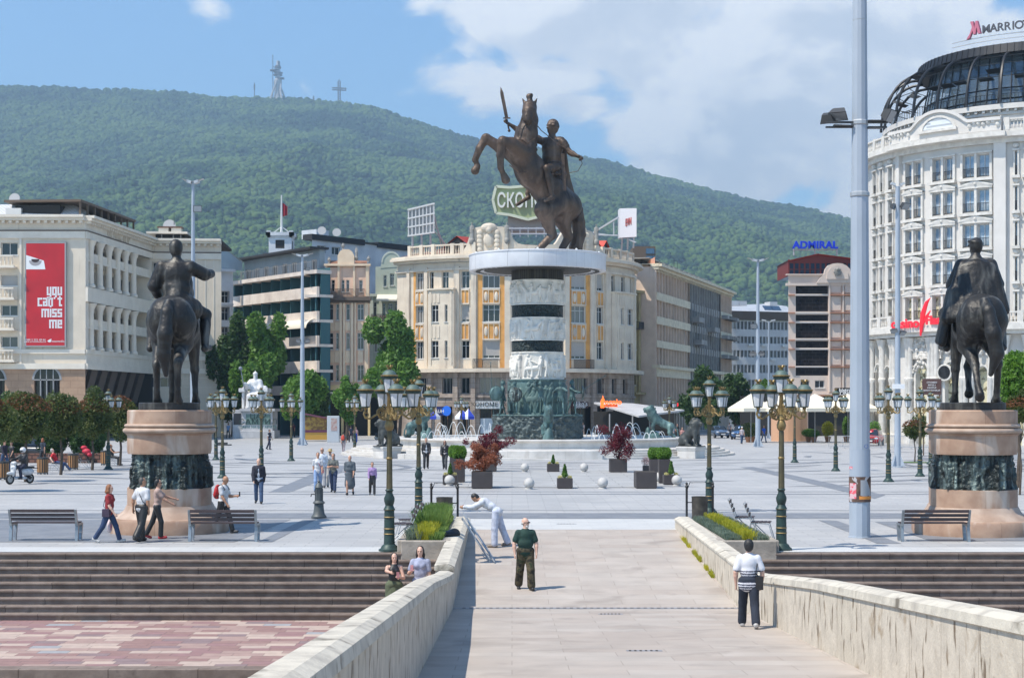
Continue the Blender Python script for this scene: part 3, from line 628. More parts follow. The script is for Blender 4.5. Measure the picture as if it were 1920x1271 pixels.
def person(label,loc,rz,J,h=.02,skin=None,hair='short',hairc=(.03,.02,.015),hvol=0,top=None,topc=(.8,.8,.8),topk=None,leg='trousers',legc=(.03,.03,.04),legk=None,shoec=(.04,.04,.045),fat=1,fem=0,glasses=False,beard=None,hat=None,group='people walking on the square',curl=25,point=None,jacket=None,jk=None,extra=None,toptex=None,legtex=None,skirt=None,handsok=True):
 root=thg('person',label,'person',loc,rz,group);s=J['s'];skin=skin or M_skin
 S=SDF(h);body(S,J,fat,fem,curl=curl,point=point,hands=handsok);S.mk('body',skin,root)
 hh=h*1.1
 if top!='none':
  S=SDF(hh);kw=dict(infl=.016,sleeve=.62,long_=False,hem=.03);kw.update(topk or{});g_top(S,J,fat,fem,**kw);S.mk('shirt',toptex or cloth(topc),root)
 if jacket:
  S=SDF(hh);kw=dict(infl=.034,sleeve=1,long_=True,hem=.09);kw.update(jk or{});g_top(S,J,fat,fem,**kw)
  side,fwd,up=frame(J)
  S.cap(J['neck']+fwd*.16*s,J['pel']-up*.2*s+fwd*.20*s,.035*s,.085*s,.01,neg=True);S.mk('jacket',cloth(jacket),root)
 if leg!='none':
  S=SDF(hh);kw=dict(infl=.014,upto=.97,wide=.012);kw.update(legk or{});g_legs(S,J,fat,fem,**kw);S.mk('trousers',legtex or cloth(legc),root)
 if skirt:
  S=SDF(hh);g_skirt(S,J,**{k:v for k,v in skirt.items()if k!='c'});S.mk('skirt',cloth(skirt['c']),root)
 S=SDF(h);g_shoes(S,J);S.mk('shoes',cloth(shoec,.5),root)
 if hair:S=SDF(h*.9);g_hair(S,J,hair,hvol);S.mk('hair',cloth(hairc,.6),root)
 hu,hf=J['hup'],J['hfwd'];hs=hu.cross(hf).normalized()*-1;hd=J['head']
 if beard:
  S=SDF(h*.8);Hm=rotm(hs,hf,hu);S.ell(hd-hu*.085*s+hf*.045*s,(.052*s,.05*s,.045*s),Hm,.02*s);S.cap(hd-hu*.04*s+hf*.088*s-hs*.03*s,hd-hu*.04*s+hf*.088*s+hs*.03*s,.011*s,.011*s,.01);S.mk('beard',cloth(beard),root)
 if glasses:
  b=MB()
  for sd in(1,-1):
   c=hd+hu*.012*s+hf*.098*s+hs*sd*.032*s;b.sph(c,.024*s,6,0,(1,.5,.8));b.bar(hd+hu*.014*s+hf*.09*s+hs*sd*.055*s,hd+hu*.014*s+hf*.0*s+hs*sd*.08*s,.006*s,.008*s)
  b.bar(hd+hu*.016*s+hf*.1*s-hs*.02*s,hd+hu*.016*s+hf*.1*s+hs*.02*s,.006*s,.006*s);b.mk('sunglasses',M_dark,root)
 elif h<.018:
  b=MB();
  for sd in(1,-1):b.sph(hd+hu*.012*s+hf*.084*s+hs*sd*.032*s,.011*s,5,0,(1.2,.8,.7))
  b.mk('eyes',M_eye,root)
 if hat:
  b=MB();st_=len(b.v);b.lathe([(0,.10),(.06,.098),(.085,.08),(.095,.03),(.098,.0)]+([(.19,-.012),(.19,-.02),(.09,-.01)]if hat[0]=='brim'else[(.10,-.01)]),n=16)
  M_=Mx.Translation(hd+hu*.055*s)@rotm(hs,hf,hu).to_4x4()@Mx.Scale(s,4);b.xf(M_,st_)
  if hat[0]=='cap':b.add([hd+hu*.055*s+hf*.08*s+hs*.07*s,hd+hu*.055*s+hf*.08*s-hs*.07*s,hd+hu*.04*s+hf*.16*s-hs*.05*s,hd+hu*.04*s+hf*.16*s+hs*.05*s],[(0,1,2,3)])
  b.mk('hat',cloth(hat[1]),root,True)
 if extra:extra(root,J)
 return root
def strap_bag(root,J,col,side=1,size=(.10,.05,.13),drop=.55,cross=True):
 s=J['s'];sd,fwd,up=frame(J);c=J['pel']+sd*side*.20*s+up*(.0)*s;m=cloth(col,.5);b=MB()
 b.obox=None;st_=len(b.v);b.box(-size[1],size[1],-size[0],size[0],-size[2],size[2]*.6);b.xf(Mx.Translation(c),st_)
 sh=J['shR'if(cross and side>0)or(not cross and side<0)else 'shL']+up*.07*s;sh=sh.lerp(J['neck'],.35)
 for f in(1,-1):
  ch=J['chest']+fwd*f*.135*s+sd*side*.02*s if cross else J['sh'+('L'if side>0 else 'R')]+fwd*f*.085*s-up*.1*s
  b.tube([sh+up*.0,ch,J['waist']+fwd*f*.125*s+sd*side*.13*s,c+up*size[2]*.5],.011*s,6)
 return b.mk('shoulder_bag',m,root,bevel=.015)
# ---------------------------------------------------------------- horse in life size, facing +y
def horse_std(S,head_turn=0,legs=None,tail=0):
 k=.10
 S.ell((0,.02,1.17),(.31,.74,.33),None,k);S.ell((0,.50,1.20),(.27,.34,.37),None,k);S.ell((0,-.55,1.27),(.305,.40,.33),None,k)
 for sd in(1,-1):S.ell((.15*sd,-.66,1.24),(.175,.24,.30),None,.07)
 S.path([(0,.66,1.30),(0,.88,1.60),(head_turn*.1,1.06,1.88)],[.25,.17,.115],k,flat=((1,0,0),1.35))
 S.path([(head_turn*.1,1.06,1.92),(head_turn*.25,1.28,1.76),(head_turn*.4,1.45,1.53)],[.115,.10,.065],.06,flat=((1,0,0),1.2))
 for sd in(1,-1):S.cap((head_turn*.1+.06*sd,1.03,1.98),(head_turn*.1+.07*sd,1.04,2.12),.035,.012,.02)
 S.path([(0,.72,1.50),(0,.86,1.80),(0,.98,2.0)],[.05,.06,.04],.04)
 L_=legs or{}
 for sd,nm in((1,'R'),(-1,'L')):
  f=L_.get('F'+nm,[(.16*sd,.58,.95),(.16*sd,.60,.52),(.16*sd,.60,.16),(.16*sd,.64,.06)])
  S.cap((.15*sd,.55,1.15),f[0],.17,.115,.08);S.path([f[0],f[1]],[.11,.062],.04);S.path([f[1],f[2]],[.062,.043],.03);S.path([f[2],f[3]],[.045,.052],.02);S.ell(f[1],(.068,.068,.08),None,.02)
  e=Vc(f[3]);S.cap(e+Vc((0,.01,0)),e+Vc((0,.05,-.045)),.058,.072,.01)
  h_=L_.get('H'+nm,[(.17*sd,-.42,.88),(.17*sd,-.80,.56),(.17*sd,-.70,.16),(.17*sd,-.66,.06)])
  S.cap((.15*sd,-.60,1.18),h_[0],.22,.15,.09);S.path([h_[0],h_[1]],[.135,.066],.05);S.ell(h_[1],(.058,.075,.09),None,.02);S.path([h_[1],h_[2]],[.056,.045],.03);S.path([h_[2],h_[3]],[.047,.052],.02)
  e=Vc(h_[3]);S.cap(e+Vc((0,.01,0)),e+Vc((0,.05,-.045)),.058,.072,.01)
 S.path([(0,-.86,1.47),(.0+tail*.02,-1.0,1.32),(tail*.06,-1.06,1.0),(tail*.10,-1.04,.70),(tail*.04,-1.02,.40)],[.06,.085,.11,.10,.035],.04)
# ================================================================ monuments
M_bronze=mat('dark statue bronze',(.034,.033,.032),.5,metal=.35,col2=(.018,.0175,.0175),ns=1.6,nd=8,bump=.7,bs=6,bumpdist=.05,streak=(4,.5,.52,.72,(.15,.145,.13)))
M_warm=mat('warm brown bronze',(.105,.068,.046),.52,metal=.35,col2=(.042,.031,.026),ns=.55,nd=8,contrast=(.38,.62),bump=.7,bs=2.6,bumpdist=.12,streak=(1.4,.2,.5,.75,(.19,.135,.10)))
M_pat=mat('blue green patinated bronze',(.085,.165,.165),.6,metal=.2,col2=(.030,.055,.058),ns=1.8,nd=8,contrast=(.38,.66),bump=.5,bs=4,bumpdist=.08,streak=(2,.3,.5,.7,(.17,.27,.26)))
M_patd=mat('dark verdigris bronze relief',(.014,.017,.018),.4,metal=.4,col2=(.028,.042,.042),ns=1.2,nd=8,bump=1,bs=3.5,bumpdist=.25,streak=(4,.35,.50,.72,(.20,.27,.26)))
M_gran=mat('pink brown granite',(.44,.30,.215),.65,col2=(.29,.175,.12),ns=2.2,nd=10,contrast=(.35,.7),bump=.12,bs=20,streak=(1.6,.35,.57,.75,(.56,.48,.41)),brick=(1.05,30,.006,(.5,.45,.4),(.87,.85,.83),True))
M_gran2=mat('pale granite moulding',(.47,.36,.285),.65,col2=(.33,.23,.17),ns=1.8,nd=10,bump=.1,bs=20)
M_marb=mat('white statue marble',(.74,.74,.74),.5,col2=(.60,.61,.63),ns=1.5,nd=8,bump=.25,bs=5,bumpdist=.05)
def pedestal(x,y,rz,label):
 root=thg('monument_pedestal',label,'pedestal',(x,y,0),rz,'round granite pedestals under the riders');L_=.62;n=56
 def part(nm,prof,m,sm=True,nn=n):b=MB();b.lathe(prof,n=nn,L=L_);return b.mk(nm,m,root,sm,sharp=35)
 part('base_step',[(1.70,0),(1.70,.36),(1.66,.42),(1.52,.43)],M_gran)
 part('base_moulding',[(1.56,.40),(1.46,.50),(1.34,.58),(1.28,.66),(1.22,.78)],M_gran2)
 part('lower_drum',[(1.20,.74),(1.20,1.28),(1.1,1.285)],M_gran)
 nn,nz=220,34;rg=np.random.RandomState(int(abs(x)*10));a=np.linspace(0,2*np.pi,nn,endpoint=False);z=np.linspace(1.26,2.30,nz);A,Z=np.meshgrid(a,z,indexing='ij')
 D=fbm(A*6+3,Z*3,11,4)*.16+np.abs(fbm(A*14,Z*5,7,3))*.14
 for _ in range(34):
  ca=rg.rand()*2*np.pi;da=np.abs((A-ca+np.pi)%(2*np.pi)-np.pi)*1.2;hz_=1.3+rg.rand()*.25
  D+=.10*np.exp(-(da/.07)**2)*(Z<hz_+.55)*(Z>hz_-.2)+.08*np.exp(-(da/.045)**2-((Z-hz_-.62)/.055)**2)
 D[:,0]=.10;D[:,-1]=0;r=1.03+np.clip(D,-.05,.2);r=r+.05*np.clip((1.45-Z)/.2,0,1);sy=np.where(np.sin(A)>1e-9,L_,-L_)
 V_=np.stack([(r*np.cos(A)).ravel(),(r*np.sin(A)+sy).ravel(),Z.ravel()],1);ii,jj=np.meshgrid(np.arange(nn),np.arange(nz-1),indexing='ij');i0=(ii*nz+jj).ravel();i1=(((ii+1)%nn)*nz+jj).ravel()
 link('bronze_relief',npmesh('bronze_relief',V_,np.stack([i0,i1,i1+1,i0+1],1),M_patd),root)
 part('middle_drum',[(1.10,2.265),(1.18,2.27),(1.20,2.35),(1.20,2.80),(1.26,2.86)],M_gran)
 tor=lambda r0,zc,h_:[(r0,zc-h_)]+[(r0+.085*math.cos(t_),zc+h_*math.sin(t_))for t_ in np.linspace(-1.3,1.3,9)]+[(r0,zc+h_)]
 part('rounded_moulding',tor(1.24,2.94,.075),M_gran2);part('rounded_moulding',tor(1.20,3.08,.055),M_gran2)
 part('upper_drum',[(1.20,3.13),(1.20,3.50),(1.17,3.53),(0,3.53)],M_gran)
 b=MB();b.lathe([(.86,3.53),(.86,3.73),(.83,3.745),(0,3.745)],n=40,L=.85);b.mk('bronze_plinth',M_bronze,root,True,sharp=35)
 return root
LX,LY,RX,RY_=-10.06,47.1,13.35,46.4
pedestal(LX,LY,R(10),'round pink granite pedestal with a dark stained bronze band, under the rider pointing right')
pedestal(RX,RY_,R(-12),'round pink granite pedestal with a dark bronze relief band, under the caped rider')
root=thg('equestrian_statue','dark bronze rider in a coat on a standing horse, arm stretched to the right','statue',(LX+.22,LY-.1,3.745),R(4),'bronze riders flanking the bridge')
def scaled(h,s,k=.04):S=SDF(h,k);S.T=Mx.Scale(s,4);S.s=s;return S
S=scaled(.040,1.92)
horse_std(S,legs={'HL':[(-.17,-.42,.88),(-.19,-.78,.56),(-.20,-.70,.16),(-.20,-.66,.06)],'HR':[(.15,-.45,.88),(.13,-.86,.58),(.12,-.82,.18),(.12,-.78,.06)],'FR':[(.17,.58,.95),(.19,.62,.52),(.20,.60,.16),(.20,.64,.06)]},tail=-.5)
S.mk('horse',M_bronze,root)
def rider(root,S,sc,seat,yaw,arms,coat=True):
 J={'s':1.0};U_=VV(0,0,1);F_=VV(0,1,0);z0=seat
 J['pel']=VV(0,-.12,z0+.06);J['waist']=VV(0,-.12,z0+.22);J['chest']=VV(0,-.10,z0+.43);J['neck']=VV(0,-.08,z0+.60);J['head']=VV(0,-.05,z0+.775)
 J['hup']=U_;J['hfwd']=Mx.Rotation(R(yaw),3,U_)@F_
 J['shR']=VV(.19,-.09,z0+.525);J['shL']=VV(-.19,-.09,z0+.525)
 for sd,nm in((1,'R'),(-1,'L')):
  J['hip'+nm]=VV(.11*sd,-.10,z0+.04);J['kn'+nm]=VV(.36*sd,.22,z0-.10);J['an'+nm]=VV(.37*sd,.06,z0-.52);J['he'+nm]=VV(.37*sd,.01,z0-.58);J['to'+nm]=VV(.41*sd,.22,z0-.56)
 J.update(arms(J));return J
J=rider(root,S,1.8,1.50,-15,lambda J:{'elR':VV(.37,.02,1.50+.44),'wrR':VV(.43,.25,1.50+.47),'elL':VV(-.30,-.10,1.50+.27),'wrL':VV(-.28,.10,1.50+.16)})
S=scaled(.030,2.14);S.T=Mx.Translation((0,.05,-.38))@S.T
body(S,J,1.1,hands=True,curl=45,point='R');g_top(S,J,1.2,infl=.032,sleeve=1,long_=True,hem=.10);g_legs(S,J,1,infl=.02,upto=.55)
for nm in 'LR':S.cap(J['kn'+nm].lerp(J['an'+nm],.3),J['an'+nm],.068,.055,.02);S.cap(J['he'+nm],J['to'+nm],.05,.042,.02)
S.cap((-.07,-.28,1.52),(-.09,-.40,1.40),.10,.12,.05,flat=((0,.4,.9),2));S.cap((.10,-.27,1.52),(.12,-.38,1.38),.11,.12,.05,flat=((0,.4,.9),2));S.cap((0,-.22,1.60),(.2,-.1,1.45),.12,.16,.05)
S.cap(J['neck']-VV(0,.0,.02),J['neck']+VV(0,0,.02),.075,.065,.02);g_hair(S,J,'short',.008)
S.cap(J['pel']-VV(0,.02,.1),J['pel']+VV(0,.14,-.12),.24,.24,.08,flat=((0,0,1),1.8))
S.mk('rider',M_bronze,root)
root=thg('equestrian_statue','dark bronze rider in a flat cap and long cape on a walking horse','statue',(RX+.05,RY_-.1,3.745),R(-7),'bronze riders flanking the bridge')
S=scaled(.040,1.92)
horse_std(S,legs={'HL':[(-.17,-.36,.86),(-.10,-.62,.55),(-.10,-.86,.24),(-.08,-.97,.12)],'HR':[(.17,-.42,.88),(.20,-.78,.56),(.20,-.68,.16),(.20,-.64,.06)],'FL':[(-.17,.58,.95),(-.20,.60,.52),(-.21,.56,.16),(-.21,.60,.06)],'FR':[(.12,.66,.92),(.02,.78,.56),(.0,.60,.27),(.0,.52,.18)]},tail=1.4)
S.mk('horse',M_bronze,root)
J=rider(root,S,1.8,1.50,25,lambda J:{'elR':VV(.30,-.03,1.50+.27),'wrR':VV(.20,.20,1.50+.20),'elL':VV(-.30,.0,1.50+.27),'wrL':VV(-.16,.24,1.50+.20)})
S=scaled(.030,2.14);S.T=Mx.Translation((0,.05,-.38))@S.T
body(S,J,1.05,curl=50);g_top(S,J,1.06,infl=.03,sleeve=1,long_=True,hem=.10);g_legs(S,J,1,infl=.025,upto=.3)
for nm in 'LR':
 S.cap(J['kn'+nm].lerp(J['an'+nm],.2),J['an'+nm],.078,.062,.02);S.cap(J['he'+nm],J['to'+nm],.055,.045,.02)
for i in range(11):
 t=i/10;x=-.27+.54*t;a=VV(x*.8,-.15-.05*math.sin(t*3.1),2.03-.18*abs(t-.5)**1.4);b_=VV(-.42+.76*t,-.28-.07*math.sin(t*3.1)+.03*(i%2),1.40+.06*math.sin(t*3)-(.10 if t<.3 else 0))
 S.cap(a,b_,.062,.066+.016*(i%2),.035)
for i in range(5):
 t=i/4;S.cap(VV(-.32,-.24+.20*t,1.66),VV(-.46,-.20+.30*t,.98+.04*t),.065,.055,.04)
for i in range(4):
 t=i/3;S.cap(VV(.24,-.20+.2*t,1.85),VV(.33,-.28+.2*t,1.40),.065,.06,.04)
S.cap(J['neck']-VV(0,.01,.02),J['neck']+VV(0,0,.02),.085,.072,.02)
h=J['head'];S.ell(h+VV(0,0,.06),(.105,.115,.035),Mx.Rotation(R(12),3,'Y'),.01);S.cap(h+J['hfwd']*.08+VV(0,0,.04),h+J['hfwd']*.14+VV(0,0,.02),.05,.04,.01,flat=((0,0,1),4));g_hair(S,J,'short',-.004)
S.cap(J['pel']-VV(0,.02,.1),J['pel']+VV(0,.14,-.12),.24,.24,.08,flat=((0,0,1),1.8))
S.mk('rider',M_bronze,root)
# ---------------------------------------------------------------- the column, fountain and the great horseman
M_relief=None
def relief_ex(m,nd_,L,b,mp):
 n1=nd_.new('ShaderNodeTexNoise');n1.inputs['Scale'].default_value=1.1;n1.inputs['Detail'].default_value=2;L.new(mp.outputs[0],n1.inputs[0])
 va=nd_.new('ShaderNodeVectorMath');va.operation='SCALE';va.inputs['Scale'].default_value=1.6;L.new(n1.outputs['Color'],va.inputs[0])
 vb=nd_.new('ShaderNodeVectorMath');L.new(mp.outputs[0],vb.inputs[0]);L.new(va.outputs[0],vb.inputs[1])
 vo=nd_.new('ShaderNodeTexVoronoi');vo.feature='SMOOTH_F1';vo.inputs['Scale'].default_value=2.4;L.new(vb.outputs[0],vo.inputs[0])
 bp=nd_.new('ShaderNodeBump');bp.inputs['Strength'].default_value=1;bp.inputs['Distance'].default_value=.45;bp.invert=True;L.new(vo.outputs['Distance'],bp.inputs['Height']);L.new(bp.outputs[0],b.inputs['Normal'])
M_relw=mat('white carved relief',(.72,.69,.63),.6,col2=(.58,.56,.51),ns=1.5,nd=8,streak=(1.2,.2,.58,.75,(.40,.38,.35)),bump=.3,bs=8)
M_reld=mat('dark carved bronze band',(.035,.055,.055),.5,metal=.3,col2=(.02,.03,.03),ns=2,extra=relief_ex,sc=(2.4,2.4,2.4))
M_relg=mat('teal bronze relief',(.12,.20,.19),.6,metal=.1,col2=(.045,.075,.075),ns=.8,nd=8,bump=.4,bs=8)
M_fascia=mat('pale grey marble panels',(.66,.67,.69),.4,col2=(.56,.57,.60),ns=.7,brick=(1.1,30,.012,(.6,.6,.6),(.93,.93,.95),True))
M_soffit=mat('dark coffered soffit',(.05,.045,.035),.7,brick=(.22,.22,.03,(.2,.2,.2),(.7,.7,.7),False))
cxx,cyy=CC
root=thg('fountain_column','tall carved white column with dark bronze bands and a wide disc on top, in the middle of the fountain','column',(cxx,cyy,0))
def ring(nm,prof,m,n=64,parent=None):b=MB();b.lathe(prof,n=n);return b.mk(nm,m,parent or root,True,sharp=30)
def relief(r0,z0,z1,seed,nf,amp,m,nm):
 rg=np.random.RandomState(seed);nn,nz=420,64;a=np.linspace(0,2*np.pi,nn,endpoint=False);z=np.linspace(z0,z1,nz);A,Z=np.meshgrid(a,z,indexing='ij');D=fbm(A*9,Z*3,seed,4)*.06;H_=z1-z0
 def stroke(x0,y0,x1,y1,w_,h_):
  dx=((A-x0+np.pi)%(2*np.pi)-np.pi)*r0;dy=Z-y0;bx_,by_=(x1-x0)*r0,y1-y0;t=np.clip((dx*bx_+dy*by_)/(bx_**2+by_**2+1e-6),0,1);d=np.hypot(dx-t*bx_,dy-t*by_);return h_*np.sqrt(np.clip(1-(d/w_)**2,0,1))
 for i in range(nf):
  c=6.283*(i+rg.rand()*.6)/nf;zb_=z0+.16+rg.rand()*.1;hh_=H_*(.62+.25*rg.rand());k=hh_/1.75;tl=rg.randn()*.07;u_=lambda q:q/r0
  for s_ in((c-u_(.1*k),zb_,c,zb_+.8*k,.085*k),(c+u_(.16*k*rg.randn()),zb_,c,zb_+.8*k,.085*k),(c,zb_+.8*k,c+tl,zb_+1.42*k,.17*k),(c+tl,zb_+1.62*k,c+tl,zb_+1.66*k,.125*k),(c+tl,zb_+1.36*k,c+tl+u_(.5*k*rg.randn()),zb_+(1.2+.5*rg.randn())*k,.06*k),(c+tl,zb_+1.36*k,c+tl-u_(.4*k*rg.rand()),zb_+(1.0+.4*rg.randn())*k,.06*k)):D=np.maximum(D,stroke(*s_,amp*(.7+.5*rg.rand())))
  if i%4==1:D=np.maximum(D,stroke(c-u_(.5*k),zb_+.75*k,c+u_(.45*k),zb_+.85*k,.24*k,amp));D=np.maximum(D,stroke(c+u_(.45*k),zb_+.9*k,c+u_(.8*k),zb_+1.4*k,.13*k,amp))
 edge=np.minimum(Z-z0,z1-Z);D=np.where(edge<.11,.09,D);r=r0+D;V_=np.stack([(r*np.cos(A)).ravel(),(r*np.sin(A)).ravel(),Z.ravel()],1);ii,jj=np.meshgrid(np.arange(nn),np.arange(nz-1),indexing='ij');i0=(ii*nz+jj).ravel();i1=(((ii+1)%nn)*nz+jj).ravel()
 link(nm,npmesh(nm,V_,np.stack([i0,i1,i1+1,i0+1],1),m),root)
nn,nz=240,40;a=np.linspace(0,2*np.pi,nn,endpoint=False);z=np.linspace(.4,3.05,nz);A,Z=np.meshgrid(a,z,indexing='ij')
r=3.35+np.clip(np.abs(fbm(A*9,Z*2.2,21,4))*.9+fbm(A*26,Z*6,22,3)*.35,-.1,.5);V_=np.stack([(r*np.cos(A)).ravel(),(r*np.sin(A)).ravel(),Z.ravel()],1)
ii,jj=np.meshgrid(np.arange(nn),np.arange(nz-1),indexing='ij');i0=(ii*nz+jj).ravel();i1=(((ii+1)%nn)*nz+jj).ravel()
link('rock_base',npmesh('rock_base',V_,np.stack([i0,i1,i1+1,i0+1],1),mat('dark rough bronze rock',(.045,.065,.068),.5,metal=.25,col2=(.10,.13,.13),ns=2.5,nd=8,bump=.8,bs=5,bumpdist=.15)),root)
ring('ledge',[(0,3.06),(3.5,3.06),(3.55,3.0),(3.5,2.92),(3.3,2.92)][::-1],M_pat)
relief(2.2,3.06,5.78,5,30,.16,M_relg,'bronze_drum')
for z0,z1 in((5.79,7.92),(8.78,10.6),(11.55,13.5)):
 relief(2.0,z0,z1,int(z0*7),24,.19,M_relw,'carved_drum')
for z0,z1 in((7.92,8.78),(10.6,11.55)):ring('bronze_band',[(2.0,z0),(2.0,z1)],M_reld)
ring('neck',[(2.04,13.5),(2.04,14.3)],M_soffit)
ring('disc',[(0,14.30),(5.0,14.30),(5.0,14.24),(5.33,14.24),(5.35,14.30),(5.35,15.35),(5.40,15.40),(5.40,15.48),(5.30,15.52),(0,15.52)],M_fascia,96)
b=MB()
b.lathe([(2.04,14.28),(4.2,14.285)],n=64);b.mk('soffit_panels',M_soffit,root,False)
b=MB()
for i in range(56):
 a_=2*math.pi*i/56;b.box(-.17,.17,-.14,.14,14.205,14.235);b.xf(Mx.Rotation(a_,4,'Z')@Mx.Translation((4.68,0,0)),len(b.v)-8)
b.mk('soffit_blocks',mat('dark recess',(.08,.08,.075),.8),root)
b=MB()
for i in range(10):
 a_=2*math.pi*i/10+.3;b.sph((5.0*math.cos(a_),5.0*math.sin(a_),15.58),.09,6)
b.mk('spotlights',mat('lamp cream',(.7,.7,.66),.4),root,True)
kq=.919
def q(u,w_,d):return Vc((u*kq,d,w_*kq))
hroot=thg('equestrian_statue','huge brown bronze warrior with raised sword on a rearing horse, atop the column disc','statue',(cxx,cyy,15.52))
S=SDF(.062,.35)
S.path([q(2.55,4.5,1.3),q(1.7,5.0,.9),q(.75,5.75,.2),q(-.55,7.0,-.7),q(-1.35,8.2,-1.3)],[.98,1.06,1.16,1.16,1.02],.5)
S.ell(q(-1.5,8.55,-1.5),(1.0,.95,1.0),None,.4);S.ell(q(2.65,4.4,1.5),(.95,1.1,1.05),None,.4)
S.path([q(-1.2,9.0,-1.2),q(-.95,10.1,-1.2),q(-.68,11.3,-1.2),q(-.66,12.1,-1.25)],[.98,.82,.60,.46],.35)
S.path([q(-.68,12.30,-1.35),q(-.75,11.85,-1.75),q(-.86,11.35,-2.05)],[.56,.52,.38],.15)
S.ell(q(-.88,11.12,-2.12),(.36,.33,.28),None,.1);S.ell(q(-.80,10.80,-1.98),(.20,.22,.12),None,.06)
for sd in(-1,1):S.cap(q(-.68+.36*sd,12.55,-1.35),q(-.68+.62*sd,13.05,-1.40),.17,.04,.08);S.ell(q(-.72+.36*sd,12.05,-1.72),(.10,.12,.10),None,.05);S.ell(q(-.90+.13*sd,11.2,-2.36),(.06,.05,.07),None,.03)
S.path([q(-.62,12.7,-1.3),q(-.72,13.25,-1.25),q(-.55,13.35,-1.3)],[.2,.22,.15],.1)
for i in range(9):
 t=i/8;S.cap(q(-.62+.10*t,12.5-3.2*t,-.85+.15*t),q(-.25+.12*t,12.1-3.2*t,-.55+.1*t),.16,.13,.12)
S.path([q(-1.5,8.5,-2.0),q(-2.2,8.95,-2.8),q(-2.95,9.12,-3.35)],[.72,.50,.37],.2);S.path([q(-2.95,9.12,-3.35),q(-3.15,8.0,-3.2),q(-3.12,6.95,-3.05)],[.35,.29,.25],.12);S.ell(q(-2.97,9.05,-3.4),(.34,.30,.34),None,.1)
S.path([q(-3.12,6.95,-3.05),q(-2.9,6.45,-2.8)],[.22,.20],.08);S.cap(q(-2.85,6.35,-2.8),q(-2.70,6.0,-2.7),.26,.34,.06)
S.path([q(-1.9,8.3,-1.0),q(-3.0,8.8,-1.4),q(-4.35,9.65,-1.7)],[.70,.48,.35],.2);S.path([q(-4.35,9.65,-1.7),q(-4.9,8.8,-1.7),q(-5.28,7.85,-1.6)],[.35,.29,.25],.12);S.ell(q(-4.4,9.6,-1.7),(.36,.30,.32),None,.1)
S.path([q(-5.28,7.85,-1.6),q(-5.08,7.4,-1.55)],[.21,.20],.08);S.cap(q(-5.10,7.3,-1.55),q(-5.28,6.95,-1.55),.25,.33,.06)
S.path([q(2.1,4.5,.5),q(.65,3.8,-.35),q(.9,2.75,-.15)],[1.0,.80,.52],.3);S.path([q(.9,2.75,-.15),q(1.28,1.75,.15)],[.48,.36],.15);S.path([q(1.28,1.75,.15),q(.35,.72,-.35)],[.34,.28],.12);S.path([q(.35,.72,-.35),q(-.12,.28,-.55)],[.24,.24],.1);S.cap(q(-.15,.25,-.6),q(-.42,.12,-.75),.26,.30,.05)
S.path([q(2.75,4.3,1.7),q(2.05,3.5,1.0),q(2.35,2.6,1.2)],[1.0,.80,.52],.3);S.path([q(2.35,2.6,1.2),q(2.70,1.72,1.5)],[.48,.36],.15);S.path([q(2.70,1.72,1.5),q(2.15,.72,1.15)],[.34,.28],.12);S.path([q(2.15,.72,1.15),q(1.92,.30,.9)],[.24,.24],.1);S.cap(q(1.9,.25,.85),q(1.74,.12,.7),.26,.32,.05)
S.mk('horse',M_warm,hroot)
S=SDF(.062,.12)
for i in range(9):
 a_=i/8*2*math.pi;dx,dy=.17*math.cos(a_),.17*math.sin(a_)
 S.path([q(3.15,4.95,2.1),q(3.5+dx,4.2,2.4+dy),q(3.55+dx*2.2,3.1,2.3+dy*2),q(3.62+dx*2.4+.1*math.sin(i*2),2.0,2.35+dy*2),q(3.35+dx*2.2,1.0,2.3+dy*2),q(3.35+dx*2.2+.12*math.sin(i),.15,2.35+dy*2)],[.30,.27,.20,.19,.18,.14],.1)
S.mk('tail',M_warm,hroot)
J={'s':5.1*kq};s_=J['s']
J['pel']=q(1.30,7.55,.15);J['waist']=q(1.28,8.25,.1);J['chest']=q(1.26,9.1,.0);J['neck']=q(1.24,10.0,.0);J['head']=q(1.22,10.88,-.05)
J['hup']=VV(0,0,1);J['hfwd']=VV(-.80,-.60,0).normalized()
J['shL']=q(2.02,9.72,-.25);J['shR']=q(.35,9.75,.2)
J['elL']=q(2.75,8.65,-.5);J['wrL']=q(3.42,8.22,-1.1);J['elR']=q(-1.45,10.55,.2);J['wrR']=q(-2.40,11.15,.0)
J['hipL']=q(1.55,7.45,-.3);J['hipR']=q(1.0,7.45,.5);J['knL']=q(.75,7.15,-1.75);J['anL']=q(1.15,5.05,-1.35);J['heL']=q(1.30,4.75,-1.25);J['toL']=q(.62,4.42,-1.75)
J['knR']=q(-.6,7.3,1.2);J['anR']=q(-.85,5.4,.9);J['heR']=q(-.75,5.05,.9);J['toR']=q(-1.75,4.35,.4)
S=SDF(.055,.16);body(S,J,1.3,curl=55)
side,fwd,up=frame(J);Rm=rotm(side,fwd,up)
for sd in(1,-1):S.ell(J['chest']+up*.02*s_+fwd*.075*s_+side*sd*.07*s_,(.075*s_,.04*s_,.055*s_),Rm,.02*s_)
for i in range(4):S.ell(J['waist']+up*(.10-.05*i)*s_+fwd*.105*s_,(.07*s_,.015*s_,.018*s_),Rm,.01*s_)
S.cap(J['waist'],J['pel'],.155*s_,.16*s_,.03*s_,flat=(fwd,1.25))
g_hair(S,J,'short',.012)
h=J['head'];rg=random.Random(5)
for i in range(40):
 a_=rg.uniform(0,6.28);e=rg.uniform(-.3,1.4);d=VV(math.cos(a_)*math.cos(e),math.sin(a_)*math.cos(e),math.sin(e))
 if d.dot(J['hfwd'])>.55 and e<.7:continue
 S.ell(h+VV(0,0,.025*s_)-J['hfwd']*.02*s_+d*.088*s_,(.026*s_,.026*s_,.022*s_),None,.01*s_)
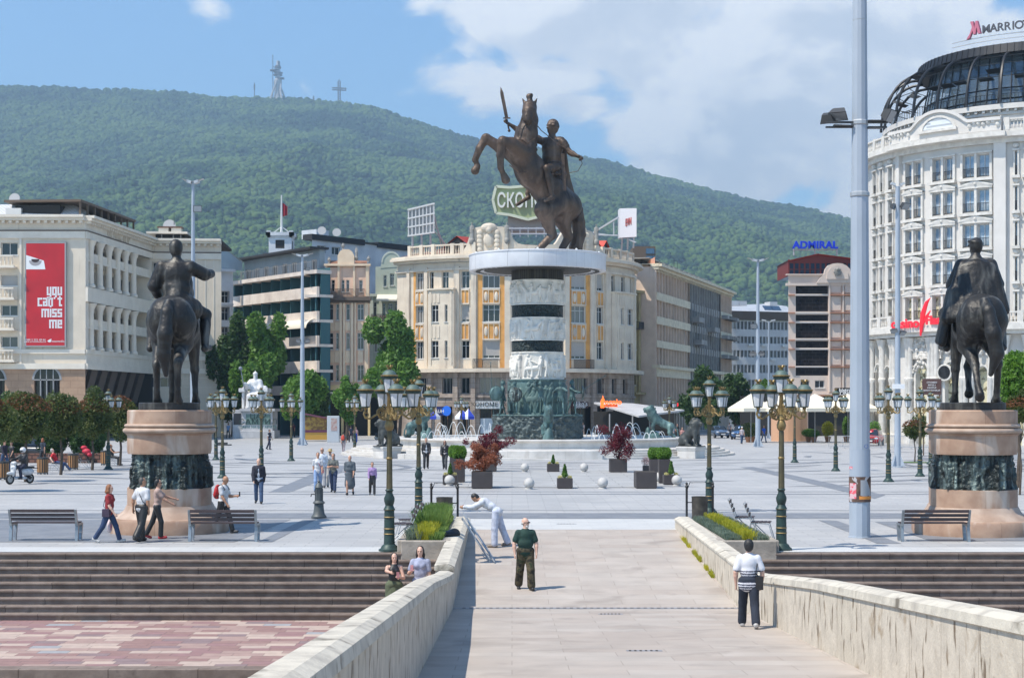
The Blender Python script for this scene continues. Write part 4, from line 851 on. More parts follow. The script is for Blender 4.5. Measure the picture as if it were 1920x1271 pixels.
S.mk('rider',M_warm,hroot)
S=SDF(.055,.1)
for nm in 'LR':
 sh,el=J['sh'+nm],J['el'+nm]
 for i in range(3):S.cap(sh.lerp(el,.10+.14*i),sh.lerp(el,.22+.14*i),(.068-.004*i)*s_,(.075-.004*i)*s_,.02)
for i in range(14):
 t=i/13;a_=-2.2+4.4*t;d=(fwd*math.cos(a_)+side*math.sin(a_));S.cap(J['pel']+d*.13*s_+up*.0*s_,J['pel']+d*.20*s_-up*.13*s_,.028*s_,.034*s_,.015*s_)
for i in range(8):
 t=i/7;S.path([J['neck']-up*.03*s_+side*(t-.5)*.22*s_-fwd*.06*s_,J['chest']+side*(t-.5)*.34*s_-fwd*.14*s_,q(1.5+1.1*t,7.2-.25*t,1.0+.35*t),q(1.75+1.45*t,5.65-.55*t,.1+1.6*t+.1*(i%2))],[.12,.16,.19,.15],.12)
S.cap(J['neck']-up*.04*s_+side*.14*s_,J['neck']-up*.04*s_-side*.14*s_,.055*s_,.055*s_,.02*s_)
S.mk('cloak',M_warm,hroot)
b=MB();wr=J['wrR']+(J['wrR']-J['elR']).normalized()*.09*s_;tip=q(-3.15,14.35,.0);a0=q(-2.42,10.6,.0)
ax_=(tip-a0).normalized();b.cyl(a0,a0+ax_*.9,.07,.06,8);b.sph(a0,.12,6);b.bar(a0+ax_*.95-VV(.28,0,-.05),a0+ax_*.95+VV(.28,0,.05),.1,.1)
b.bar(a0+ax_*.95,tip-ax_*.5,.26,.07,up=(0,1,0));p_=tip-ax_*.5;sx_=ax_.cross(VV(0,1,0)).normalized()*.13
b.add([p_-sx_-VV(0,.035,0),p_+sx_-VV(0,.035,0),p_+sx_+VV(0,.035,0),p_-sx_+VV(0,.035,0),tip],[(0,1,4),(1,2,4),(2,3,4),(3,0,4)]);b.mk('sword',M_warm,hroot)
b=MB();b.bar(q(2.12,8.5,-.75),q(2.28,5.35,-.85),.26,.10);b.mk('scabbard',M_warm,hroot)
b=MB();b.tube([q(-.55,11.2,-2.2),q(.3,10.3,-1.6),q(1.6,9.3,-1.4),q(3.3,8.25,-1.3)],.035,6);b.tube([q(3.6,8.1,-1.2),q(3.75,7.6,-1.2),q(3.4,7.0,-1.0),q(2.6,6.85,-.9)],.03,6)
b.tube([q(-.95,11.45,-2.42),q(-1.35,11.2,-2.1),q(-1.7,9.7,-2.2),q(-.9,9.1,-2.4),q(-.1,9.7,-1.9)],.035,6);b.tube([q(-2.4,7.4,-1.7),q(-1.6,6.7,-2.0),q(-.6,6.8,-1.9),q(.4,7.4,-1.1)],.04,6)
b.tube([q(-1.25,11.5,-2.0),q(-.9,11.75,-2.25),q(-.5,11.5,-2.05)],.035,6);b.mk('reins',M_warm,hroot)
# ---------------------------------------------------------------- fountain basin, platform, steps, lions, soldiers
M_base=mat('white basin marble',(.66,.64,.61),.5,col2=(.52,.50,.47),ns=1.0,nd=8,streak=(1.5,.3,.6,.8,(.40,.36,.32)),brick=(1.3,30,.008,(.65,.65,.63),(.94,.93,.92),True))
M_water=mat('fountain water',(.16,.36,.34),.06,col2=(.25,.46,.44),ns=1.5,spec=.6,bump=.3,bs=4,bumpdist=.05)
M_jet=mat('water jet',(.80,.84,.86),.25,alpha=.62)
root=thg('fountain_basin','large round white stone fountain basin with teal water, on a stepped platform around the column','fountain',(cxx,cyy,0))
b=MB();nn=96
b.lathe([(10.55,1.15),(10.55,1.28),(10.62,1.31),(11.35,1.31),(11.42,1.27),(11.42,1.20),(11.22,1.14),(11.15,1.05),(11.15,.62)],n=nn);b.mk('basin_wall',M_base,root,True,sharp=30)
b=MB();b.lathe([(0,1.02),(10.6,1.02)],n=64);b.mk('water',M_water,root)
b=MB();b.lathe([(3.4,1.0),(3.6,1.0),(3.6,1.06)],n=8)
def plat(r,z0,z1,m,nm):
 b=MB();b.lathe([(r,z0),(r,z1-.02),(r-.02,z1),(0,z1)],n=96);return b.mk(nm,m,root,False)
M_stepw=mat('pale fountain steps',(.62,.60,.56),.55,col2=(.50,.47,.43),ns=1.2,nd=8,brick=(1.4,30,.006,(.7,.68,.66),(.93,.92,.91),True))
for i in range(4):plat(15.3-.38*i,.0 if i==0 else.155*i,.155*(i+1),M_stepw,'step')
b=MB();c0=-.16
b.lathe([(15.42,0),(15.42,.60),(15.38,.64),(11.2,.64)],n=26,a0=R(-128),a1=R(-74));b.mk('front_wall',M_base,root,False)
b=MB()
for i in range(26):
 a0_,a1_=R(-128+54*i/26),R(-128+54*(i+1)/26);h0,h1=.34*(1-i/26)**1.3+.02,.34*(1-(i+1)/26)**1.3+.02
 pts=[(15.44,a0_,0),(15.44,a1_,0),(15.44,a1_,h1),(15.44,a0_,h0),(16.3,a0_,0),(16.3,a1_,0),(16.3,a1_,h1),(16.3,a0_,h0)]
 b.add([(r_*math.cos(a_),r_*math.sin(a_),z_)for r_,a_,z_ in pts],[(4,5,6,7),(3,7,6,2)])
b.mk('ramp',M_base,root)
def arc(b,x,y,z,ang,L_,h_,r0=.035):
 pts=[(x+math.cos(ang)*L_*t,y+math.sin(ang)*L_*t,z+h_*4*t*(1-t))for t in[i/10 for i in range(11)]]
 b.tube(pts,[r0*(.8+.5*i/10)for i in range(11)],5)
random.seed(9);jl=[]
for k in range(64):
 a_=2*math.pi*k/64+random.uniform(-.015,.015);big=(k%3==0)
 if abs((a_-1.5*math.pi))<.30:continue
 r_=10.1 if not big else 8.2;b=MB();arc(b,0,0,0,a_+math.pi+random.uniform(-.3,.3),1.1 if big else.8,random.uniform(1.0,1.5)if big else random.uniform(.55,.85),.024)
 o=thg('water_jet',None,'water jet',(cxx+r_*math.cos(a_),cyy+r_*math.sin(a_),1.02),0,'water jets inside the fountain basin');o['label']='thin white arc of water rising inside the fountain basin'
 b.mk('spray',M_jet,o,True)
 b2=None
def lion_body(S,rear='stand',head=0):
 pass
def lion_sit(S):
 S.ell((-.35,0,.34),(.36,.26,.32),None,.1);S.path([(-.30,0,.45),(.05,0,.75),(.22,0,.98)],[.27,.27,.24],.12);S.ell((.22,0,.85),(.22,.22,.30),None,.1)
 S.ell((.25,0,1.12),(.26,.26,.30),None,.08);S.ell((.38,0,1.22),(.17,.16,.18),None,.06);S.cap((.45,0,1.18),(.62,0,1.15),.10,.08,.05);S.ell((.60,0,1.06),(.08,.07,.05),None,.03)
 for sd in(1,-1):
  S.ell((.30,.13*sd,1.38),(.04,.05,.06),None,.03);S.path([(.28,.13*sd,.72),(.34,.14*sd,.40),(.32,.14*sd,.08)],[.13,.085,.07],.06);S.cap((.30,.14*sd,.06),(.44,.14*sd,.05),.085,.075,.03)
  S.ell((-.35,.20*sd,.28),(.28,.13,.25),None,.08);S.path([(-.15,.24*sd,.22),(-.05,.24*sd,.10)],[.11,.08],.05);S.cap((-.12,.24*sd,.06),(.12,.24*sd,.05),.08,.075,.03)
 S.path([(-.66,0,.15),(-.80,.10,.06),(-.60,.30,.05)],[.05,.045,.06],.04)
 rg=random.Random(3)
 for i in range(60):
  a_,e=rg.uniform(0,6.28),rg.uniform(-1.2,1.4);x=.18+.26*math.cos(a_)*math.cos(e)*.9;
  if math.cos(a_)*math.cos(e)>.55:continue
  S.ell((x,.27*math.sin(a_)*math.cos(e),1.02+.36*math.sin(e)),(.05,.05,.08),None,.03)
def lion_stride(S):
 S.path([(.85,0,1.05),(.35,0,1.22),(-.15,0,1.55),(-.40,0,1.85)],[.27,.25,.30,.30],.14);S.ell((-.55,0,2.12),(.30,.27,.34),None,.1);S.cap((-.66,0,2.18),(-.92,0,2.20),.17,.12,.06);S.cap((-.80,0,2.02),(-.94,0,2.03),.09,.06,.03)
 S.ell((-.42,0,1.75),(.32,.30,.42),None,.12)
 for sd in(1,-1):
  S.ell((-.50,.15*sd,2.40),(.05,.06,.07),None,.03);S.path([(-.25,.16*sd,1.50),(-.36,.17*sd,1.05),(-.34,.17*sd,.72)],[.17,.11,.09],.08);S.cap((-.34,.17*sd,.68),(-.50,.17*sd,.66),.10,.09,.04)
  S.path([(.85,.16*sd,1.0),(.80,.18*sd,.62),(1.08,.18*sd,.36),(1.02,.18*sd,.06)],[.24,.15,.09,.08],.1);S.cap((1.0,.18*sd,.05),(.82,.18*sd,.05),.09,.08,.03)
 S.path([(1.1,0,1.05),(1.3,0,.8),(1.35,0,.4)],[.05,.045,.06],.04);rg=random.Random(8)
 for i in range(60):
  a_,e=rg.uniform(0,6.28),rg.uniform(-1.3,1.3);
  if math.cos(a_)*math.cos(e)<-.5:continue
  S.ell((-.45+.30*math.cos(a_)*math.cos(e),.29*math.sin(a_)*math.cos(e),1.95+.50*math.sin(e)),(.06,.06,.09),None,.03)
def lion_rock(S):S.ell((-.30,0,.15),(.48,.38,.58),None,.1);S.ell((-.7,0,.25),(.22,.3,.75),None,.15);S.ell((.35,0,0),(.9,.4,.18),None,.1)
M_lionb=mat('dark grey bronze lion',(.085,.090,.085),.55,metal=.3,col2=(.04,.045,.043),ns=3,nd=6,bump=.5,bs=10,bumpdist=.03)
for x,y,rz,sc,fn,m,z,lb,ped in((12.75,113.9,R(-40),1.42,lion_sit,M_lionb,.86,'dark bronze lion seated on a stone block at the right of the fountain steps',1),(-8.9,113.9,R(210),1.42,lion_sit,M_lionb,.86,'dark bronze lion seated on a stone block behind the left street lamp',1)):
 t_=thg('stone_block','pale moulded stone block under the bronze lion '+('right'if x>0 else 'left')+' of the fountain','pedestal',(x,y,0),rz*0+R(-35 if x>0 else 35),'stone blocks under the seated lions')
 b=MB();b.box(-.72,.72,-.72,.72,0,.50);b.box(-.80,.80,-.80,.80,.72,.83);b.add([(-.72,-.72,.5),(.72,-.72,.5),(.72,.72,.5),(-.72,.72,.5),(-.80,-.80,.72),(.80,-.80,.72),(.80,.80,.72),(-.80,.80,.72)],[(0,1,5,4),(1,2,6,5),(2,3,7,6),(3,0,4,7)]);b.mk('block',M_base,t_,bevel=.02)
 root=thg('lion_statue',lb,'lion statue',(x,y,.83),rz,'bronze lions around the fountain');S=scaled(.028*sc,sc);fn(S);S.mk('lion',m,root);b=MB();b.box(-.95*sc*.75,.62*sc,-.36*sc,.36*sc,-.0,.06);b.mk('plinth',m,root)
for x,y,rz,sc,lb in((11.2,122.6,0,1.12,'green patinated lion with its forepaws on a rock, right of the column'),(cxx+.65,118.4,R(95),1.12,'pale green patinated lion facing the bridge in front of the column base'),(-7.0,122.5,R(150),1.12,'green patinated lion half hidden behind the left seated bronze lion')):
 root=thg('lion_statue',lb,'lion statue',(x,y,1.0),rz,'bronze lions around the fountain');S=scaled(.03*sc,sc);lion_stride(S);S.mk('lion',M_pat,root);S=scaled(.04*sc,sc);lion_rock(S);S.mk('rock',M_pat,root)
def soldier(x,y,rz,J,lb,shield=None,spear=None,crest=True,sword=None):
 root=thg('soldier_statue',lb,'statue',(x,y,3.06),rz,'patinated bronze warriors around the column drum');s=J['s'];S=SDF(.038*s/1.5,.05*s);body(S,J,1.0,curl=60,hands=False)
 side,fwd,up=frame(J);g_top(S,J,1.0,infl=.02,sleeve=.35,hem=.02)
 for i in range(10):
  a_=i/10*6.28;d=fwd*math.cos(a_)+side*math.sin(a_);S.cap(J['pel']+d*.13*s,J['pel']+d*.20*s-up*.20*s,.035*s,.04*s,.02*s)
 hu,hf=J['hup'],J['hfwd'];h=J['head'];S.ell(h+hu*.03*s-hf*.01*s,(.10*s,.11*s,.115*s),None,.02*s)
 if crest:S.path([h+hf*.08*s+hu*.12*s,h+hu*.20*s,h-hf*.12*s+hu*.12*s,h-hf*.15*s-hu*.08*s],[.02*s,.035*s,.035*s,.02*s],.02*s)
 S.mk('figure',M_pat,root);w_=lambda nm:J['wr'+nm]+(J['wr'+nm]-J['el'+nm]).normalized()*.07*s
 if shield:
  b=MB();c=w_(shield[0]);d=VV(*shield[1]).normalized();b.lathe([(0,.12),(.15,.11),(.33,.05),(.36,.0),(.40,.0),(.40,-.03),(0,-.02)],n=24);M_=d.to_track_quat('Z','Y').to_matrix().to_4x4();b.xf(Mx.Translation(c+d*.05*s)@M_@Mx.Scale(s*1.0,4));b.mk('shield',M_patd if shield[2]else M_pat,root,True,sharp=40)
 if spear:
  c=w_(spear[0]);d=VV(*spear[1]).normalized();b=MB();b.cyl(c-d*spear[2]*s,c+d*spear[3]*s,.016*s,.012*s,6);b.cyl(c+d*spear[3]*s,c+d*(spear[3]+.16)*s,.03*s,.002,6);b.mk('spear',M_pat,root)
 if sword:
  c=w_(sword[0]);d=VV(*sword[1]).normalized();b=MB();b.bar(c,c+d*.75*s,.05*s,.02*s);b.bar(c-VV(.08,0,0)*s+d*.05*s,c+VV(.08,0,0)*s+d*.05*s,.03*s,.03*s);b.mk('sword',M_pat,root)
HT=2.55
F1=lambda**k:fig(HT,**k)
yy=cyy-2.9
soldier(cxx-2.75,cyy-1.5,R(-75),F1(legL=(14,6,4),legR=(-10,5,4),armL=(20,15,70,0),armR=(40,20,60,0)),'bronze warrior in a helmet facing left at the left edge of the column drum',spear=('R',(.15,-.1,1),1.2,1.5),shield=('L',(1,.2,0),0))
soldier(cxx-1.75,cyy-2.45,R(-25),F1(legL=(16,10,6),legR=(-12,8,4),armL=(25,20,50,10),armR=(10,20,40,0),lean=6),'bronze warrior with a round shield, left part of the column drum',shield=('L',(.2,-1,0),1),sword=('R',(.3,-.3,-1)))
soldier(cxx+.20,cyy-3.0,R(25),F1(legL=(25,30,6),legR=(-14,8,6),armR=(120,50,60,0),armL=(90,40,40,0),lean=-4),'bronze archer with raised arms above the pale lion',spear=('R',(1,-.1,.05),.4,.7))
soldier(cxx+1.75,cyy-2.45,R(-20),F1(legL=(16,10,10),legR=(-12,8,14),armL=(30,60,60,0),armR=(20,50,10,0),lean=8),'bronze warrior bending with a sword, right part of the column drum',sword=('R',(-.9,-.3,-.25)))
soldier(cxx+2.65,cyy-1.7,R(60),F1(legL=(14,10,4),legR=(-12,8,4),armL=(30,10,60,0),armR=(60,10,20,0)),'bronze warrior with large dark shield and long spear, right edge of the drum',shield=('L',(.6,-1,0),1),spear=('R',(1,-.2,.42),.6,2.3))
soldier(cxx+1.0,cyy+2.9,R(180),F1(legL=(14,10,4),legR=(-12,8,4),armL=(30,10,60,0),armR=(60,10,20,0)),'bronze warrior hidden behind the column drum',shield=('L',(.2,-1,0),1))
# ---------------------------------------------------------------- white seated ruler
y0=187.0;x0=(478-CX)*y0/FPX;sy=y0/FPX
M_pod=mat('pale podium stone',(.55,.55,.56),.6,col2=(.45,.45,.46),ns=1,brick=(1.5,.55,.006,(.6,.6,.6),(.93,.93,.93),True),sc=(1,1,1))
M_plq=mat('green stone plaque',(.10,.17,.15),.35,col2=(.16,.25,.22),ns=3);M_dk=mat('dark bronze plaque',(.03,.03,.035),.4,metal=.4);M_let=mat('dark letters',(.02,.045,.035),.5)
root=thg('statue_podium','broad pale stone podium with a green plaque, under the white seated figure','pedestal',(x0-.1,y0,0),R(0))
m_=lambda px:(px-478)*sy;hh=lambda py:CH+(HZ-py)*sy
b=MB();b.box(m_(438),m_(457),-.2,3.2,0,hh(768));b.box(m_(457),m_(514),-.5,3.4,0,hh(771)+.0);b.box(m_(454),m_(518),-.75,3.6,0,.9);b.box(m_(453),m_(519),-.8,3.7,hh(771),hh(766));b.mk('body',M_pod,root,bevel=.03)
b=MB();b.box(m_(464),m_(510),-.56,-.5,hh(796),hh(776));b.mk('plaque',M_plq,root);b=MB();b.box(m_(440),m_(454),-.26,-.2,hh(796),hh(775));b.mk('side_plaque',M_dk,root)
for t_,sz,py,dx in(('ЦАР',1.05,781,0),('САМУИЛ',1.1,791,0)):
 o=link('inscription',txm(t_,sz*.62/.62*.6,.05,M_let),root);o.location=(m_(487)+dx,-.6,hh(py));o.scale=(1.5,1,1.25)
o=link('graffiti',txm('ЦАРИ НА БУГАРИТЕ',.38,.01,mat('teal spray paint',(.02,.16,.15),.7)),root);o.location=(m_(487),-.77+.26-.01,hh(800.5));o.location.y=-.52;o.scale=(1.1,1,1.1)
root2=thg('seated_statue','white marble bearded ruler seated on a throne, holding a sceptre in his raised hand','statue',(x0-.15,y0+1.2,hh(766)),s=1.6)
b=MB();b.box(-.85,.85,.2,1.3,0,1.3);b.box(-1.15,-.7,-.5,1.2,1.2,1.5);b.box(.6,1.0,-.5,1.2,1.2,1.5);b.box(-.95,-.75,-.3,1.1,0,1.2);b.box(.7,.9,-.3,1.1,0,1.2);b.box(-.6,.6,-.9,-.1,0,.18);b.mk('throne',M_marb,root2,bevel=.05)
J=fig(3.35,seat=.95,legL=(80,82,8),legR=(80,78,10),armL=(25,12,60,0),armR=(35,28,85,-10));S=SDF(.05,.09);s_=J['s'];body(S,J,1.25,curl=60,hands=False);g_top(S,J,1.25,infl=.05,sleeve=.9,long_=True,hem=.12);g_legs(S,J,1.2,infl=.03,upto=.9,wide=.02)
for i in range(7):t=i/6;S.path([J['pel'].lerp(J['pel'],0)+VV((t-.5)*.3*s_,-.12*s_,-.02*s_),J['knR'].lerp(J['knL'],t)+VV(0,-.02,-.02)*s_,J['anR'].lerp(J['anL'],t)+VV(0,-.03,.0)*s_],[.09*s_,.085*s_,.075*s_],.06)
for sd,nm in((1,'L'),(-1,'R')):S.path([J['sh'+nm]+VV(.03*sd,.03,0)*s_,J['el'+nm]+VV(.06*sd,.05,-.02)*s_,VV(.38*sd*s_,-.05*s_,1.5)],[.08*s_,.09*s_,.10*s_],.06)
h=J['head'];hf=J['hfwd'];S.ell(h+VV(0,0,.06*s_),(.098*s_,.108*s_,.085*s_),None,.03);S.cap(h+VV(0,0,.14*s_),h+VV(0,0,.19*s_),.02*s_,.02*s_,.02);S.path([h+hf*.06*s_-VV(0,0,.07*s_),h+hf*.09*s_-VV(0,0,.18*s_)],[.055*s_,.04*s_],.04)
S.ell(h-hf*.05*s_-VV(0,0,.06*s_),(.085*s_,.06*s_,.09*s_),None,.03);S.mk('figure',M_marb,root2)
b=MB();c=J['wrR']+(J['wrR']-J['elR']).normalized()*.08*s_;b.cyl(c-VV(.0,0,.45),c+VV(-.25,0,.95),.045,.03,6);b.sph(c+VV(-.28,0,1.05),.15,6);b.mk('sceptre',mat('grey metal sceptre',(.22,.25,.3),.5),root2)
# ================================================================ buildings
KB=1.15
def bx(px,Y0):return((px-CX)*Y0*KB/FPX,Y0*KB)
def bz(py,Y0):return CH+(HZ-py)*Y0*KB/FPX
class Wall:
 def __init__(s,A,B,L0=(0,0)):
  s.A=Vc(A);s.B=Vc(B);s.L=(s.B-s.A).length;s.d=(s.B-s.A).normalized();s.n=Vc((-s.d.y,s.d.x));s.L0=Vc(L0)
 def __call__(s,t,d,z):p=s.A+s.d*t+s.n*d-s.L0;return(p.x,p.y,z)
 def ang(s,t):return math.atan2(s.d.y,s.d.x)
 def at(s,px):
  k=(px-CX)/FPX;den=s.d.x-k*s.d.y;return(k*s.A.y-s.A.x)/den
 def sub(s,n):return 1
class Round:
 def __init__(s,C,Rr,a0,a1,L0=(0,0)):s.C=Vc(C);s.R=Rr;s.a0=a0;s.L=Rr*(a1-a0);s.L0=Vc(L0)
 def __call__(s,t,d,z):a=s.a0+t/s.R;p=s.C+Vc((math.cos(a),math.sin(a)))*(s.R-d)-s.L0;return(p.x,p.y,z)
 def ang(s,t):return s.a0+t/s.R+math.pi/2
 def at(s,px):
  k=(px-CX)/FPX;a_=1+k*k;b_=-2*(s.C.x*k+s.C.y);c_=s.C.x**2+s.C.y**2-s.R**2;D=b_*b_-4*a_*c_
  if D<0:return None
  y=(-b_-math.sqrt(D))/(2*a_);a=math.atan2(y-s.C.y,k*y-s.C.x);t=(a-s.a0);
  while t<-1:t+=2*math.pi
  while t>5.8:t-=2*math.pi
  return t*s.R
def fcd(mb,T,s0,s1,z0,z1,holes,depth=.3,m=0,mr=0,step=None):
 cs={round(s0,3),round(s1,3)};cz={round(z0,3),round(z1,3)}
 H_=[(max(a,s0),min(b,s1),max(c,z0),min(d,z1))for a,b,c,d in holes if b>s0 and a<s1 and d>z0 and c<z1]
 for a,b,c,d in H_:cs|={round(a,3),round(b,3)};cz|={round(c,3),round(d,3)}
 if step:
  n=int((s1-s0)/step)+1
  for i in range(n):cs.add(round(s0+(s1-s0)*i/n,3))
 cs=sorted(cs);cz=sorted(cz)
 for i in range(len(cs)-1):
  for j in range(len(cz)-1):
   x,z=(cs[i]+cs[i+1])/2,(cz[j]+cz[j+1])/2
   if cs[i+1]-cs[i]<.002 or cz[j+1]-cz[j]<.002:continue
   if any(a<x<b and c<z<d for a,b,c,d in H_):continue
   mb.add([T(cs[i],0,cz[j]),T(cs[i+1],0,cz[j]),T(cs[i+1],0,cz[j+1]),T(cs[i],0,cz[j+1])],[(0,1,2,3)],m)
 for a,b,c,d in H_:
  q=lambda s_,dd,z:T(s_,dd,z)
  mb.add([q(a,0,c),q(a,depth,c),q(a,depth,d),q(a,0,d)],[(0,1,2,3)],mr);mb.add([q(b,0,c),q(b,0,d),q(b,depth,d),q(b,depth,c)],[(0,1,2,3)],mr)
  mb.add([q(a,0,d),q(a,depth,d),q(b,depth,d),q(b,0,d)],[(0,1,2,3)],mr);mb.add([q(a,0,c),q(b,0,c),q(b,depth,c),q(a,depth,c)],[(0,1,2,3)],mr)
def stq(mb,T,s0,s1,z0,z1,d0,d1,m=0,step=None,ends=True):
 n=max(1,int(math.ceil((s1-s0)/step)))if step else 1
 for i in range(n):
  a,b=s0+(s1-s0)*i/n,s0+(s1-s0)*(i+1)/n
  v=[T(a,d0,z0),T(b,d0,z0),T(b,d1,z0),T(a,d1,z0),T(a,d0,z1),T(b,d0,z1),T(b,d1,z1),T(a,d1,z1)]
  f=[(0,3,2,1),(4,5,6,7),(0,1,5,4),(2,3,7,6)]
  if i==n-1:f.append((1,2,6,5))
  if i==0:f.append((3,0,4,7))
  mb.add(v,f,m)
M_wf=mat('white window frame',(.62,.62,.60),.6);M_wfg=mat('grey window frame',(.30,.30,.30),.6);M_wfb=mat('brown window frame',(.13,.09,.06),.6)
def glass_ex(m,nd_,L,b,mp):
 oi=nd_.new('ShaderNodeObjectInfo');cr=nd_.new('ShaderNodeValToRGB');cr.color_ramp.interpolation='CONSTANT';L.new(oi.outputs['Random'],cr.inputs[0]);e=cr.color_ramp.elements
 e[0].color=(.012,.016,.020,1);e[1].position=.35;e[1].color=(.03,.035,.042,1);x=e.new(.6);x.color=(.065,.07,.075,1);x=e.new(.8);x.color=(.16,.155,.145,1);x=e.new(.9);x.color=(.02,.03,.04,1)
 tc_=nd_.new('ShaderNodeTexCoord');w_=nd_.new('ShaderNodeTexWave');w_.inputs['Scale'].default_value=2.2;w_.inputs['Distortion'].default_value=2;L.new(tc_.outputs['Object'],w_.inputs[0])
 mr=nd_.new('ShaderNodeMapRange');L.new(w_.outputs['Fac'],mr.inputs[0]);mr.inputs[3].default_value=.6;mr.inputs[4].default_value=1.3
 sc=nd_.new('ShaderNodeVectorMath');sc.operation='SCALE';L.new(cr.outputs[0],sc.inputs[0]);L.new(mr.outputs[0],sc.inputs['Scale']);L.new(sc.outputs[0],b.inputs['Base Color'])
M_gl=mat('window glass with curtains',(.03,.03,.04),.08,spec=.6,extra=glass_ex);M_glb=mat('blue reflecting glass',(.05,.09,.15),.03,spec=1.0,metal=.35);M_glk=mat('black glass',(.010,.012,.014),.12,spec=.35)
M_shut=mat('roller shutter',(.45,.43,.40),.7,brick=(9,.06,.008,(.6,.6,.6),(1,1,1),True));M_iron=mat('black wrought iron',(.02,.02,.022),.5)
_wc={}
def window(root,T,s_,z,w_,h,depth=.25,cols=2,tr=.68,frame=None,glass=None,sill=True,fr=.07,shutter=0,sillm=None,name='window'):
 key=(round(w_,2),round(h,2),cols,tr,id(frame),id(glass),sill,fr,shutter,id(sillm),name)
 if key not in _wc:
  b=MB();f=fr;b.box(-w_/2,w_/2,-.02,.06,0,f);b.box(-w_/2,w_/2,-.02,.06,h-f,h);b.box(-w_/2,-w_/2+f,-.021,.06,f,h-f);b.box(w_/2-f,w_/2,-.021,.06,f,h-f)
  for i in range(1,cols):x=-w_/2+w_*i/cols;b.box(x-f*.5,x+f*.5,-.015,.06,f,h-f)
  if tr:b.box(-w_/2+f,w_/2-f,-.01,.055,h*tr,h*tr+f*.8)
  if sill:b.box(-w_/2-.08,w_/2+.08,-.34,.0,-.10,-.001,1)
  if shutter:b.box(-w_/2+f,w_/2-f,-.035,-.012,h*(1-shutter),h-f,2)
  p=MB();p.add([(-w_/2+.01,.045,.01),(w_/2-.01,.045,.01),(w_/2-.01,.045,h-.01),(-w_/2+.01,.045,h-.01)],[(0,1,2,3)])
  _wc[key]=(b.mesh(name,[frame or M_wf,sillm or M_wf,M_shut]),p.mesh('pane',glass or M_gl))
 o=link(name,_wc[key][0],root);o.location=T(s_,depth,z);o.rotation_euler=(0,0,T.ang(s_));pn=link('pane',_wc[key][1],o);return o
def inst(root,me,T,s_,d,z,name=None):
 o=link(name or me.name,me,root);o.location=T(s_,d,z);o.rotation_euler=(0,0,T.ang(s_));return o
def rail_mesh(w_,h,m,n=None,proj=.45,fat=.02,solid=False):
 b=MB();n=n or int(w_/.13)
 b.box(-w_/2,w_/2,-proj,-proj+.05,h-.05,h);b.box(-w_/2,w_/2,-proj,-proj+.05,.04,.09)
 for i in range(n+1):x=-w_/2+w_*i/n;b.box(x-fat,x+fat,-proj+.005,-proj+.04,.0,h-.04)
 for x in(-w_/2,w_/2):b.box(x-.02,x+.02,-proj,0,h-.05,h);b.box(x-.02,x+.02,-proj,0,.04,.09)
 return b.mesh('balcony_rail',m)
def balusters(mb,T,s0,s1,z,h,d=0,m=0,pitch=.30,posts=None,step=None):
 stq(mb,T,s0,s1,z,z+.12*h,d-.16,d+.16,m,step);stq(mb,T,s0,s1,z+.86*h,z+h,d-.18,d+.18,m,step)
 n=int((s1-s0)/pitch)
 for i in range(n):
  t=s0+(s1-s0)*(i+.5)/n;c=T(t,d,z);st_=len(mb.v)
  mb.lathe([(.06,.10*h),(.10,.30*h),(.055,.52*h),(.05,.72*h),(.08,.87*h)],c=c,n=6,m=m)
 for t in(posts or[]):stq(mb,T,t-.25,t+.25,z,z+h*1.06,d-.22,d+.22,m)
def box3(mb,x0,x1,y0,y1,z0,z1,L0,m=0):mb.box(x0-L0[0],x1-L0[0],y0-L0[1],y1-L0[1],z0,z1,m)
rnd=random.Random(11)
# ---------- left: beige block with colonnade and banner
M_b1=mat('warm beige render',(.70,.61,.49),.8,col2=(.62,.54,.43),ns=.6,nd=8,streak=(1.2,.12,.62,.8,(.33,.29,.23)),bump=.1,bs=6)
M_b1t=mat('pale stone trim',(.76,.69,.58),.8,col2=(.68,.61,.51),ns=.8,nd=6);M_b1l=mat('tan ashlar base',(.44,.29,.19),.8,col2=(.37,.24,.16),ns=1,brick=(1.6,.75,.02,(.55,.5,.45),(.93,.92,.9),True))
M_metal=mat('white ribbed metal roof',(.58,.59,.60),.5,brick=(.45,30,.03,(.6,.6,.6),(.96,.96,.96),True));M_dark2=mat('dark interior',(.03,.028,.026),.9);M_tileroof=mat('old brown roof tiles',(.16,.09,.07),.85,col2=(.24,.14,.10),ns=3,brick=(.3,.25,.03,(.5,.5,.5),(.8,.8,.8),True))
L1=bx(160,150);root=thg('apartment_block','beige block on the left with white colonnaded side, red banner and arched ground floor','building',(L1[0],L1[1],0))
Wf=Wall(bx(-420,150),bx(160,150),L1);Ws=Wall(bx(160,150),bx(285,171),L1);Wr=Wall(bx(285,171),bx(415,171.5),L1)
zz=lambda py:bz(py,150);ztop=zz(404);zb=zz(683)
holes=[];colsx=[(-22+-k*96,14+-k*96)for k in range(4)];rows=[(455,478),(516,536),(572,592),(631,651)]
cx_list=[(2-95*k,33-95*k)for k in range(4)]
for a,b_ in cx_list:
 for t_,bt in rows:holes.append((Wf.at(a),Wf.at(b_),zz(bt),zz(t_)))
b=MB();fcd(b,Wf,0,Wf.L,zb,ztop,holes,.35);b.mk('wall',M_b1,root)
for a,b_ in cx_list:
 for k,(t_,bt)in enumerate(rows):window(root,Wf,(Wf.at(a)+Wf.at(b_))/2,zz(bt),Wf.at(b_)-Wf.at(a),zz(t_)-zz(bt),.3,2,0,shutter=.95 if k==1 and a>0 else(.3 if rnd.random()<.3 else 0))
b=MB()
